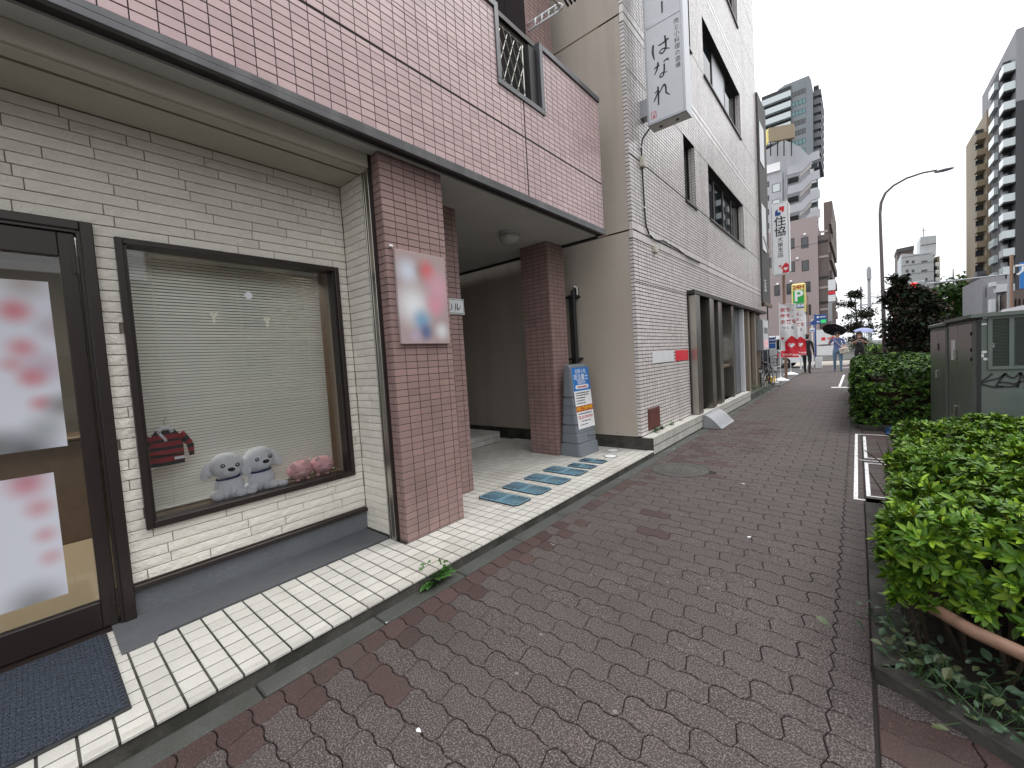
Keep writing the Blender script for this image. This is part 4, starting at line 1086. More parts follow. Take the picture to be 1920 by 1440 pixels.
def squig(u0_, u1, v, h):
    u = u0_
    while u < u1:
        w = rr.uniform(.006, .013); tx.box(u, u+w, v-h*rr.uniform(.3, .5), v+h*rr.uniform(.3, .5), .0048, .0056, T=PT_); u += w+rr.uniform(.002, .006)
for v, a in ((.47, .15), (.44, .13), (.405, .05), (.37, .02), (.335, .04)): tx.box(-.17, -.158, v-.007, v+.007, .0048, .0056, T=PT_); squig(-.15, a, v, .018)
squig(-.17, .17, .195, .016); squig(-.12, .10, .095, .014); squig(-.15, .03, .05, .014)
tx.build('small_print', M['ink'], po)
tx = MB(); squig(-.12, .12, .551, .024); tx.v = [(v[0]+.0025, v[1], v[2]) for v in tx.v]; tx.build('pill_print', M['ink_red'], po)
MB().box(.0, .17, -.115, -.09, .0, .016, T=PT_, c=.003).box(.02, .16, -.087, -.080, -.004, .010, T=PT_).build('clip_rail', M['grey_plastic'], SG)
SG.location = (-2.925, 4.812, .081); SG.rotation_euler = (0, 0, R(-2.5))
# black pipe in the gap behind the far pillar
pp = MB().tube([(-3.13, 5.2, .08), (-3.13, 5.2, 2.35)], .032, 12).tube([(-3.22, 5.25, .08), (-3.22, 5.25, 2.3)], .02, 8)
for z in (1.35, 2.25): pp.box(-3.26, -3.09, 5.19, 5.33, z, z+.03)
tag(pp.build('drain_pipe', M['black']), 'black drain pipes in the gap between far pillar and beige wall', 'pipe')
tag(MB().box(-3.17, -3.10, 5.27, 5.328, 2.28, 2.42, c=.01).ball((-3.135, 5.25, 2.40), .03).build('wall_lamp', M['steel']), 'small metal fitting on the beige wall above the black pipes', 'fitting')
# manhole cover
mh = empty('manhole_cover', (-1.605, 4.845, 0), label='round iron manhole cover in the red brown paving', cat='manhole cover')
o = MB().lathe([(.305, -.02), (.318, -.02), (.318, .0045), (.305, .0045)], 48).build('outer_ring', M['old_concrete']); o.parent = mh
o = MB().lathe([(.001, -.01), (.298, -.01), (.298, .004), (.292, .0055), (.215, .0055), (.213, .003), (.205, .003), (.203, .0055), (.075, .0055), (.073, .0035), (.065, .0035), (.063, .0055), (.03, .0055), (.028, .0035), (.001, .0035)], 48).build('lid', M['iron']); o.parent = mh
rb = MB()
for r_, n_ in ((.10, 14), (.13, 18), (.16, 24), (.187, 28), (.235, 34), (.265, 38)):
    for i in range(n_):
        a = 2*math.pi*i/n_; rb.box(-.008, .008, -.005, .005, .0055, .0085, T=Matrix.Rotation(a, 4, 'Z') @ Matrix.Translation((0, r_, 0)), c=.0015)
o = rb.build('raised_studs', M['iron']); o.parent = mh
box('manhole_bed', -1.90, -1.31, 4.55, 5.14, -.05, -.0105, M['old_concrete'], kind='structure')
# aluminium ramp against the ledge
rp = empty('metal_ramp', (-2.0, 8.2, 0), label='short curved aluminium ramp against the white ledge', cat='ramp')
pr = [(-2.093+.30*i/12, .228*math.cos(i/12*math.pi/2)**1.15+.012) for i in range(13)]
mb = MB(); vs = []
for x, z in pr: vs += [(x, 7.62, z), (x, 8.55, z), (x, 7.62, max(z-.018, .001)), (x, 8.55, max(z-.018, .001))]
fs = []
for i in range(12):
    a = 4*i; fs += [(a, a+4, a+5, a+1), (a+2, a+3, a+7, a+6), (a, a+2, a+6, a+4), (a+1, a+5, a+7, a+3)]
fs += [(0, 1, 3, 2), (48, 50, 51, 49)]
mb.add(vs, fs).build('deck', M['alu'], rp)
mb = MB()
for y in (7.625, 8.53):
    P_ = [(pr[0][0], .004)]+[(x, z-.02) for x, z in pr if z > .03]; P_ = [p for p in P_]
    mb.prism([(x, z) for x, z in P_]+[(pr[-2][0], .004)], .015, T=Matrix(((1, 0, 0, 0), (0, 0, -1, y+.015), (0, 1, 0, 0), (0, 0, 0, 1))))
mb.build('side_plate', M['alu'], rp)
mb = MB()
for i in range(1, 12):
    x, z = pr[i]; mb.box(x-.003, x+.003, 7.65, 8.52, z-.002, z+.004)
mb.build('tread_rib', M['steel'], rp)
# =================================================================== LEAVES
def leaf_geo(L_, w, fold=.25, curl=.2):
    """pointed oval leaf along +x, starting at the origin"""
    xs = (.0, .25, .6, .88, 1.0); ws = (.12, .7, 1.0, .5, .0); vs = []; 
    for x, q in zip(xs, ws):
        z = -curl*L_*x*x
        vs += [(x*L_, -w/2*q, z+fold*w*q*.5), (x*L_, 0, z), (x*L_, w/2*q, z+fold*w*q*.5)]
    fs = []
    for i in range(4):
        a = 3*i; fs += [(a, a+3, a+4, a+1), (a+1, a+4, a+5, a+2)]
    return vs, fs
def rosette_fn(n, L_, w, seed, up=35):
    def fn(mb):
        r = random.Random(seed)
        mb.tube([(0, 0, -.03), (0, 0, .004)], .0018, 4)
        for i in range(n):
            a = 2*math.pi*(i+r.uniform(-.2, .2))/n if i < n*.62 else r.uniform(0, 6.28)
            e = up*r.uniform(.2, 1.) if i < n*.62 else r.uniform(48, 78)
            l_ = L_*r.uniform(.75, 1.1)*(1 if i < n*.62 else .72)
            vs, fs = leaf_geo(l_, w*r.uniform(.85, 1.15), curl=r.uniform(.05, .3))
            T = Matrix.Rotation(a, 4, 'Z') @ Matrix.Rotation(-R(e), 4, 'Y') @ Matrix.Rotation(r.uniform(-.4, .4), 4, 'X')
            mb.add(vs, fs, T=T)
    return fn
def hedge(name, label, x0, x1, y0, y1, z0, z1, n, L_, w, m, solo, core=True, seed=1, base=None, nleaf=9, inv=None, group=None, skew=0.):
    r = random.Random(seed)
    t = empty(name, ((x0+x1)/2, (y0+y1)/2, 0), label=label, cat='hedge', group=group)
    P = Pieces()
    for k in range(6): P.proto(k, rosette_fn(nleaf, L_, w, seed*10+k))
    def bump(x, y): return .05*math.sin(x*7+seed)+.045*math.sin(y*5.3+seed*2)+.03*math.sin(x*13+y*11)
    A = [(x1-x0)*(y1-y0), (z1-z0)*(y1-y0), (z1-z0)*(x1-x0)*.8, (z1-z0)*(y1-y0)*.4]
    for i in range(n):
        q = r.uniform(0, sum(A)); d = r.random()**2*.16
        x, y, z = r.uniform(x0, x1), r.uniform(y0, y1), r.uniform(z0, z1)
        if q < A[0]: nn = Vector((0, 0, 1)); z = z1-d
        elif q < A[0]+A[1]: nn = Vector((-1, 0, .5)); x = x0+d
        elif q < A[0]+A[1]+A[2]: nn = Vector((0, -1, .5)); y = y0+d
        else: nn = Vector((1, 0, .5)); x = x1-d
        # round the corners and make the surface uneven
        ex = max(0, .14-(x-x0)); ey = max(0, .14-(y-y0)); z -= (ex*ex+ey*ey)*3.2*(z > z1-.25)
        b_ = bump(x, y+z); x += nn.x*b_*.8+skew*(y-y0)/(y1-y0)*(x1-x)/(x1-x0); y += nn.y*b_*.8; z += nn.z*b_*.6
        nn = (nn+Vector((r.gauss(0, .38), r.gauss(0, .38), r.uniform(0, .5)))).normalized()
        T = Matrix.Translation((x, y, z)) @ nn.to_track_quat('Z', 'Y').to_matrix().to_4x4() @ Matrix.Rotation(r.uniform(0, 6.28), 4, 'Z') @ Matrix.Scale(r.uniform(.75, 1.2), 4)
        P.put(r.randrange(6), T, t, .004)
    P.emit('leaf_cluster', 'small_leaf_clusters', m, t, solo)
    if core:
        tw = MB()
        for i in range(int(n/14)):
            x, y = r.uniform(x0+.1, x1-.1), r.uniform(y0+.1, y1-.1)
            tw.tube([(x, y, 0), (x+r.gauss(0, .05), y+r.gauss(0, .05), z1*.5), (x+r.gauss(0, .12), y+r.gauss(0, .12), z1*.9)], [.008, .006, .003], 4)
        tw.build('stems', M['twig'], t)
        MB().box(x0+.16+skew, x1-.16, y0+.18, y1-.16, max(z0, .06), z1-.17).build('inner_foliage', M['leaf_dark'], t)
    return t
# near bed: kerb, soil, hedge, pipe rail
bed = MB()
K0 = [(.035, 2.14), (.035, 4.5), (2.2, 4.5), (2.2, .62)]
kerb_h = .045
for (a, b) in (((.035, 2.14), (.035, 3.30)), ((.035, 3.31), (.035, 4.5)), ((.035, 4.5), (2.2, 4.5)), ((.035, 2.14), (.62, 1.74)), ((.626, 1.736), (1.25, 1.31)), ((1.256, 1.306), (2.3, .60))):
    a, b = Vector(a), Vector(b); d = (b-a).normalized(); n_ = Vector((-d.y, d.x)); c_ = Vector((1.0, 3.2))
    if (c_-a).dot(n_) < 0: n_ = -n_
    mb = MB(); a2 = a+d*.003; b2 = b-d*.003
    if abs(d.x) < .1 and a.y < 2.2: ext = n_*.115; P_ = [a2, b2, b2+ext, a2+ext+d*.055]
    elif d.y < -.1 and a.x < .1: P_ = [a2, b2, b2+n_*.115, a2+n_*.115+d*.03]
    else: P_ = [a2, b2, b2+n_*.115, a2+n_*.115]
    ar = sum(P_[i].x*P_[(i+1) % 4].y-P_[(i+1) % 4].x*P_[i].y for i in range(4))
    if ar < 0: P_ = P_[::-1]
    box_ = mb.prism([(p.x, p.y) for p in P_], kerb_h+.2, T=Matrix.Translation((0, 0, -.2))).build('bed_kerb', M['old_concrete'], kind='structure')
MB().prism([(.12, 2.2), (2.3, .75), (2.3, 4.42), (.12, 4.42)], .03).build('soil', M['soil'], kind='structure')
def hedge_near():
    return hedge('azalea_hedge', 'bright green azalea hedge in the foreground bed, inside the brown pipe rail', .085, 1.75, 2.12, 4.62, .34, .70, 4800, .058, .0175, M['leaf'], 300, seed=3, nleaf=11, skew=.17)
hedge_near()
rl = MB().tube([(.17, 3.9, .0), (.165, 3.9, .25), (.165, 3.75, .33), (.165, 3.2, .34), (.165, 2.6, .335), (.175, 2.36, .33), (.215, 2.18, .33), (.30, 2.08, .33), (.42, 2.00, .33), (.75, 1.79, .33), (1.5, 1.28, .33), (2.2, .8, .33)], .023, 12)
tag(rl.build('pipe_rail', M['rail'], smooth=True), 'bent brown pipe rail round the foreground azalea hedge', 'rail')
# creeping plants under the rail
def creeper(name, label, pts, n, L_, w, m, spread, seed, zmax=.12, cat='plant', group=None):
    r = random.Random(seed); t = empty(name, (*pts[0][:2], 0), label=label, cat=cat, group=group)
    vs_, fs_ = leaf_geo(L_, w, .3, .25); P = Pieces(); 
    for k in range(4):
        def fn(mb, k=k): a, b = leaf_geo(L_*(1-.12*k), w*(1-.1*k), .3, .2+.1*k); mb.add(a, b)
        P.proto(k, fn)
    st_ = MB()
    for i in range(n):
        q = r.choice(pts); x, y = q[0]+r.gauss(0, spread), q[1]+r.gauss(0, spread); z = q[2]+r.uniform(.01, zmax)
        T = Matrix.Translation((x, y, z)) @ Matrix.Rotation(r.uniform(0, 6.28), 4, 'Z') @ Matrix.Rotation(r.gauss(-.1, .45), 4, 'Y') @ Matrix.Rotation(r.gauss(0, .3), 4, 'X') @ Matrix.Scale(r.uniform(.5, 1.15), 4)
        P.put(r.randrange(4), T, t, .002)
        if i % 3 == 0: st_.tube([(q[0]+r.gauss(0, spread*.4), q[1]+r.gauss(0, spread*.4), q[2]-.02), (x, y, z)], .0012, 4)
    P.emit('leaf', 'small_leaves', m, t, 60); st_.build('stalks', M['leaf_weed'], t)
    return t
creeper('creeper', 'leafy green creeper spilling over the bed kerb corner under the rail', [(.10, 2.5, .04), (.13, 2.3, .05), (.17, 2.17, .05), (.25, 2.1, .05), (.33, 2.02, .05), (.4, 2.05, .08)], 190, .046, .030, M['leaf_vine'], .06, 5)
creeper('creeper', 'small leafy creeper in the bottom right corner of the bed', [(.47, 1.88, .04), (.62, 1.82, .04), (.55, 1.95, .04)], 90, .05, .032, M['leaf_vine'], .05, 9)
creeper('ground_ivy', 'low dark ivy on the soil beneath the azalea hedge', [(.35, 2.2, .03), (.5, 2.25, .03), (.7, 2.1, .03), (.9, 2.0, .03)], 160, .05, .032, M['leaf_vine'], .13, 12)
# weeds
def weed(label, x, y, z, n, L_, seed):
    r = random.Random(seed); t = empty('weed', (x, y, z), label=label, cat='weed')
    mb = MB()
    for i in range(n):
        a = r.uniform(0, 6.28); e = r.uniform(10, 60); l_ = L_*r.uniform(.6, 1.1)
        T = Matrix.Rotation(a, 4, 'Z') @ Matrix.Rotation(-R(e), 4, 'Y')
        vs, fs = leaf_geo(l_, l_*.36, .2, .5); mb2 = MB().add(vs, fs, T=T)
        for s in (-1, 1):
            for q in (.35, .6, .8):
                v2, f2 = leaf_geo(l_*.30, l_*.12, .2, .2); mb2.add(v2, f2, T=T @ Matrix.Translation((l_*q, s*.004, -.5*.3*l_*q*q)) @ Matrix.Rotation(s*.9, 4, 'Z'))
        o = mb2.build('leaf', M['leaf_weed'], None); o.parent = t
    return t
weed('green dandelion-like weed growing from the gap between porch edge and kerb', -2.105, 1.60, .0, 26, .14, 3)
for i, (lab, x, y, z, n_, L_, sd) in enumerate((('low weeds at the left end of the white ledge, under the rusty hatch', -2.24, 5.75, .25, 14, .09, 5), ('low weeds on the white ledge, middle of the patch', -2.235, 6.05, .25, 14, .09, 6), ('low weeds on the white ledge, right part of the patch', -2.235, 6.4, .25, 12, .08, 7), ('tiny weeds on the ledge near the grey post', -2.24, 6.85, .25, 8, .05, 8))): weed(lab, x, y, z, n_, L_, sd)
creeper('weed_clump', 'clump of grassy weeds by the rear bicycle wheel', [(-2.2, 13.4, 0), (-2.15, 13.6, 0), (-2.25, 13.2, .05), (-2.3, 12.9, .1)], 170, .14, .022, M['leaf_weed'], .12, 21, .30, 'weed')
# bits of litter on the paving
for i, (x, y, s) in enumerate(((-1.30, .86, .016), (-.62, 3.3, .02), (-1.99, 1.17, .012), (-.9, 4.6, .02), (-2.03, 5.9, .016))):
    vs = [(s*math.cos(a)*random.uniform(.5, 1.1), s*.6*math.sin(a)*random.uniform(.5, 1.1), 0) for a in [k*math.pi/4 for k in range(8)]]
    tag(MB().prism([(v[0], v[1]) for v in vs], .0012, T=Matrix.Translation((x, y, .0012)) @ Matrix.Rotation(i, 4, 'Z')).build('litter_scrap', M['white_dirty']), ('pale scrap stuck on the paving, bottom middle of the photo', 'pale leaf scrap lying on the paving between hedge and porch', 'white fleck on the kerb near the green weed', 'pale scrap on the paving beyond the manhole', 'white fleck on the kerb before the tiled ledge')[i], 'litter')
# =================================================================== PAINTED LINES
def line(x0, x1, y0, y1): return MB().box(x0, x1, y0, y1, .0008, .0038)
PL = empty('parking_marks', (.1, 6, 0), label='white painted box lines on the paving between the two hedges', cat='painted lines')
w = .035
for nm, a in (('outer_line', (-.042, -.012, 4.56, 7.83)), ('outer_line', (-.0115, .9, 4.56, 4.585)), ('outer_line', (-.0095, .9, 7.80, 7.83)), ('inner_line', (.045, .075, 4.70, 6.0)), ('inner_line', (.0755, .9, 4.70, 4.72)), ('inner_line', (.0755, .9, 5.98, 6.0)), ('divider_line', (-.0115, .9, 6.105, 6.125)), ('inner_line', (.045, .075, 6.24, 7.65)), ('inner_line', (.0755, .9, 6.24, 6.26))):
    line(*a).build(nm, M['road_paint'], PL)
tag(line(-.62, .3, 15.6, 15.85).build('painted_line', M['road_paint']), 'white line across the far paving beside the second hedge', 'painted line')
tag(line(-.46, -.40, 16.0, 21.5).build('painted_line', M['road_paint']), 'thin white line running along the far paving towards the walkers', 'painted line')
tag(line(-.7, .2, 27.2, 27.4).build('painted_line', M['road_paint']), 'short white line under the feet of the walkers', 'painted line')
# =================================================================== SECOND HEDGE, TARP, CABINETS
box('bed_kerb', -.01, 1.7, 8.25, 14.6, -.2, .06, M['old_concrete'], kind='structure')
hedge('roadside_hedge', 'dense dark green hedge beyond the painted lines, beside the cabinets', .0, 1.75, 8.3, 14.5, .05, .93, 5200, .085, .034, M['leaf2'], 120, seed=8, nleaf=8)
tp = MB(); nx = 14; vs = []
for i in range(nx+1):
    for j in range(9): x = .30+.72*i/nx; y = 7.86+.55*j/8; vs.append((x, y, .012+.09*max(0, math.sin(i*.45))*math.sin(j*.39)+random.uniform(0, .02)))
tp.add(vs, [(i*9+j, (i+1)*9+j, (i+1)*9+j+1, i*9+j+1) for i in range(nx) for j in range(8)])
tag(tp.build('blue_tarp', M['blue_tarp']), 'crumpled blue tarp between the cabinets and the second hedge', 'tarp')
C1 = empty('utility_cabinet', (1.4, 5.8, 0), label='large grey green utility cabinet with louvres and black graffiti', cat='utility cabinet', group='utility cabinets')
X0, X1, Y0, Y1, ZT = .752, 2.4, 5.09, 6.48, 1.535
MB().box(X0+.01, X1, Y0+.01, Y1, 0, ZT-.045, c=.006).build('housing', M['cab'], C1)
# lid with a slight overhang and sloping edge
mb = MB(); a, b, c_, d = X0-.03, X1+.03, Y0-.03, Y1+.02
mb.add([(a, c_, ZT-.03), (b, c_, ZT-.03), (b, d, ZT-.03), (a, d, ZT-.03), (a, c_, ZT), (b, c_, ZT), (b, d, ZT), (a, d, ZT), (a+.25, c_+.25, ZT+.008), (b-.25, c_+.25, ZT+.008), (b-.25, d-.25, ZT+.008), (a+.25, d-.25, ZT+.008)],
       [(0, 3, 2, 1)]+[(i, (i+1) % 4, 4+(i+1) % 4, 4+i) for i in range(4)]+[(4+i, 4+(i+1) % 4, 8+(i+1) % 4, 8+i) for i in range(4)]+[(8, 9, 10, 11)])
mb.build('lid', M['cab'], C1)
MB().box(X0+.012, X1, Y0+.012, Y1, ZT-.0445, ZT-.0305).build('lid_gap', M['black'], C1)
for ya, yb in ((5.24, 5.88), (5.89, 6.40)):
    dl = MB().box(X0-.001, X0+.0095, ya, yb, .12, ZT-.07, c=.004).build('side_door', M['cab_side'], C1)
MB().box(X0-.0015, X0+.009, 5.10, 5.23, .05, ZT-.055, c=.004).build('corner_post', M['cab'], C1)
MB().box(X0+.004, X0+.03, 5.088, 5.096, .05, ZT-.055).build('corner_seam', M['black'], C1)
MB().box(X0-.010, X0-.0012, 6.02, 6.18, 1.12, 1.32).build('notice_plate', M['white_dirty'], C1)
for z in (1.18, .62): MB().box(X0-.022, X0-.0012, 5.93, 5.96, z-.05, z+.05, c=.004).build('latch', M['steel'], C1)
for z in (1.36, 1.22, 1.14, .52, .45): MB().tube([(X0-.006, 5.235, z), (X0-.006, 5.235, z+.03)], .006, 6).build('hinge', M['black'], C1)
vf = MB(); FYc = FY(0, Y0+.009, 0)
vf.box(.818, 1.56, 1.074, 1.10, 0, .014, T=FYc).box(.818, 1.56, 1.482, 1.505, 0, .014, T=FYc).box(.818, .842, 1.1005, 1.4815, 0, .014, T=FYc).box(.930, .955, 1.1005, 1.4815, 0, .0135, T=FYc).box(1.06, 1.085, 1.1005, 1.4815, 0, .0135, T=FYc).box(1.19, 1.215, 1.1005, 1.4815, 0, .0135, T=FYc)
vp = vf.build('vent_frame', M['cab'], C1)
MB().box(.843, 1.5, 1.101, 1.481, .001, .002, T=FYc).build('vent_shade', M['louvre'], C1)
z = 1.105
LP_ = Pieces(); LP_.proto('l', lambda mb: mb.add([(-.0435, -.0045, .001), (.0435, -.0045, .001), (.0435, .0025, .011), (-.0435, .0025, .011), (-.0435, .0035, .011), (.0435, .0035, .011)], [(0, 1, 2, 3), (3, 2, 5, 4)]))
while z < 1.478:
    for x in (.886, 1.0075, 1.1375): LP_.put('l', FYc @ Matrix.Translation((x, z, 0)), vp, .001)
    z += .0115
LP_.emit('louvre', 'other_louvres', M['cab'], C1, 120)
pf = MB()
for i in range(40):
    for j in range(36):
        if (i+j) % 2: pf.box(.80+i*.012, .809+i*.012, .28+j*.017, .287+j*.017, -.001, .0012, T=FYc)
tag(pf.build('embossed_pattern', M['cab'], C1), kind='stuff')
gf = MB(); G = FY(0, Y0+.0075, 0)
def gp(px, py): v = onY(1730+px/5.537, 560+py/5.537, Y0+.0075); return (v.x, v.z)
for pts in ([(725, 778), (650, 835), (578, 880), (575, 910), (600, 935)], [(580, 882), (690, 850), (800, 820), (860, 775)], [(860, 775), (830, 810), (785, 870), (760, 915)], [(580, 880), (680, 905), (760, 920), (840, 915)], [(860, 775), (890, 805), (950, 820), (1015, 765)], [(1015, 765), (1010, 840), (985, 925)], [(790, 870), (850, 868), (920, 880), (985, 900), (930, 912), (840, 912), (770, 905)], [(1015, 770), (1060, 830), (1110, 890)], [(960, 880), (1030, 860), (1110, 845)], [(1120, 780), (1090, 860), (1060, 930)]):
    q = [gp(*p) for p in pts]; stroke(gf, q, [.016]+[.0135]*(len(q)-2)+[.011], G, z=.003)
gf.build('graffiti', M['ink'], C1)
for i, (x, z, w_, h_) in enumerate(((.79, 1.49, .03, .014), (.84, 1.497, .03, .014), (.785, 1.44, .03, .014), (.835, 1.25, .02, .035), (.785, 1.21, .03, .018), (.775, 1.175, .022, .03), (.795, 1.15, .024, .02))):
    MB().box(x, x+w_, z, z+h_, .0, .0025, T=FYc).build('sticker_scrap', M['white_dirty'], C1)
C2 = empty('utility_cabinet', (1.2, 7.2, 0), label='smaller grey green cabinet just behind the large graffitied one', cat='utility cabinet', group='utility cabinets')
MB().box(X0+.012, 1.9, 6.52, 7.94, 0, 1.47, c=.006).box(X0-.015, 1.92, 6.50, 7.97, 1.475, 1.52, c=.01).build('housing', M['cab'], C2)
for ya, yb in ((6.66, 7.2), (7.21, 7.88)): MB().box(X0+.002, X0+.0115, ya, yb, .12, 1.43, c=.003).build('side_door', M['cab_side'], C2)
MB().box(X0+.0, X0+.0115, 6.53, 6.64, .05, 1.45, c=.004).build('corner_post', M['cab'], C2)
MB().box(X0-.02, X0+.0018, 7.22, 7.25, .85, .95, c=.004).build('latch', M['steel'], C2)
MB().box(X0-.006, X0+.0018, 7.1, 7.18, 1.2, 1.28).build('sticker_scrap', M['black'], C2)
# =================================================================== BICYCLE
def bicycle():
    t = empty('bicycle', (0, 0, 0), label='black city bicycle with front basket and white sidewall tyres, parked against the brown wall', cat='bicycle')
    def wheel(y):
        Wm = Matrix.Translation((0, y, .335))
        ring = lambda r_, rr_, n=36: MB().tube([(0, r_*math.cos(a), r_*math.sin(a)) for a in [i*2*math.pi/n for i in range(n+1)]], rr_, 8, T=Wm, cap=False)
        w_ = empty('wheel', (0, 0, 0), parent=t)
        a = ring(.318, .017).build('tyre', M['tyre'], None, smooth=True); a.parent = w_
        b = ring(.305, .011).build('rim', M['white'], None, smooth=True); b.parent = w_
        sp = MB()
        for i in range(28): q = i*2*math.pi/28; sp.tube([((-1)**i*.02, .02*math.cos(q), .02*math.sin(q)), (0, .30*math.cos(q+.3), .30*math.sin(q+.3))], .0013, 3, T=Wm)
        sp.tube([(-.04, 0, 0), (.04, 0, 0)], .02, 8, T=Wm); o = sp.build('spokes', M['steel'], None); o.parent = w_
        fd = MB()
        P_ = [(0, .345*math.cos(q), .345*math.sin(q)) for q in [R(v) for v in range(20, 165, 8)]]
        fd.tube(P_, .018, 6, T=Wm); o = fd.build('mudguard', M['black'], None); o.parent = t
    wheel(0); wheel(1.12)
    fm_ = MB(); r_ = .014
    for pts in ([(0, .0, .335), (0, .45, .29)], [(0, .45, .29), (0, .34, .80)], [(0, .45, .29), (0, .97, .78)], [(0, .38, .62), (0, .95, .84)], [(0, 0, .335), (0, .36, .72)], [(0, .93, .92), (0, 1.0, .70)]): fm_.tube(pts, r_, 8)
    for s in (-1, 1): fm_.tube([(s*.04, 1.12, .335), (s*.035, 1.02, .66), (0, 1.0, .70)], .010, 6)
    o = fm_.build('frame', M['black'], None, smooth=True); o.parent = t
    o = MB().ball((0, .30, .86), (.075, .13, .035), 14, 8).tube([(0, .34, .80), (0, .32, .85)], .013, 8).build('saddle', M['black'], None, smooth=True); o.parent = t
    o = MB().tube([(-.26, .72, 1.03), (-.2, .86, 1.06), (0, .92, 1.02), (.2, .86, 1.06), (.26, .72, 1.03)], .012, 8).tube([(0, .93, .9), (0, .92, 1.02)], .012, 8).build('handlebar', M['black'], None, smooth=True); o.parent = t
    bk = MB(); x0, x1, y0, y1, z0, z1 = -.17, .17, 1.0, 1.26, .72, .96
    for i in range(9): x = x0+(x1-x0)*i/8; bk.tube([(x, y0, z1), (x, y0, z0), (x, y1, z0), (x, y1, z1)], .003, 4)
    for i in range(7): y = y0+(y1-y0)*i/6; bk.tube([(x0, y, z1), (x0, y, z0), (x1, y, z0), (x1, y, z1)], .003, 4)
    for z in (z0, (z0+z1)/2, z1): bk.tube([(x0, y0, z), (x1, y0, z), (x1, y1, z), (x0, y1, z), (x0, y0, z)], .004, 4)
    o = bk.build('basket', M['black'], None); o.parent = t
    rk = MB()
    for x in (-.07, 0, .07): rk.tube([(x, -.22, .72), (x, .30, .70)], .005, 4)
    rk.tube([(-.07, -.22, .72), (.07, -.22, .72)], .005, 4)
    for s in (-1, 1): rk.tube([(s*.05, 0, .335), (s*.07, -.1, .72)], .005, 4)
    o = rk.build('rear_rack', M['black'], None); o.parent = t
    o = MB().lathe([(.001, -.003), (.085, -.003), (.085, .003), (.001, .003)], 20, T=Matrix.Translation((.05, .45, .29)) @ Matrix.Rotation(R(90), 4, 'Y')).box(.045, .06, .02, .45, .33, .37).build('chain_guard', M['black'], None); o.parent = t
    o = MB().tube([(.05, .45, .29), (.11, .55, .19)], .008, 6).box(.08, .17, .53, .58, .175, .195).tube([(-.05, .45, .29), (-.11, .35, .39)], .008, 6).box(-.17, -.08, .32, .38, .375, .395).build('pedals', M['black'], None); o.parent = t
    o = MB().tube([(-.05, 0, .335), (-.12, .03, .01), (.12, .03, .01), (.05, 0, .335)], .007, 6).build('kickstand', M['steel'], None); o.parent = t
    o = MB().box(-.04, .04, -.37, -.355, .60, .66, c=.005).build('rear_reflector', M['acrylic'], None); o.parent = t
    return t
bk_ = bicycle(); bk_.location = (-2.20, 14.45, 0); bk_.rotation_euler = (0, 0, R(-3))
# =================================================================== BANNERS AND SIGNS AT THE FAR SHOP
def base_water(t, x, y, s=1.0):
    pr = [(.001, 0), (.25, 0), (.29, .03), (.28, .075), (.10, .15), (.04, .16), (.03, .22), (.001, .22)]
    return MB().lathe([(r_*s, z*s) for r_, z in pr], 24, sy_=.85, T=Matrix.Translation((x, y, 0))).build('weighted_base', M['white'], t, smooth=False)
def heart(mb, cx_, cz_, s, T, z=.003):
    P_ = []
    for i in range(24):
        a = 2*math.pi*i/24; P_.append((cx_+s*.0625*16*math.sin(a)**3/16*8, cz_+s*.5*(13*math.cos(a)-5*math.cos(2*a)-2*math.cos(3*a)-math.cos(4*a))/16))
    n0 = len(mb.v); mb.add([T @ Vector((u, v, z)) for u, v in P_]+[T @ Vector((cx_, cz_+s*.05, z))], [(i, (i+1) % 24, 24) for i in range(24)])
def poly(mb, pts, T, z=.003): mb.add([T @ Vector((u, v, z)) for u, v in pts], [tuple(range(len(pts)))])
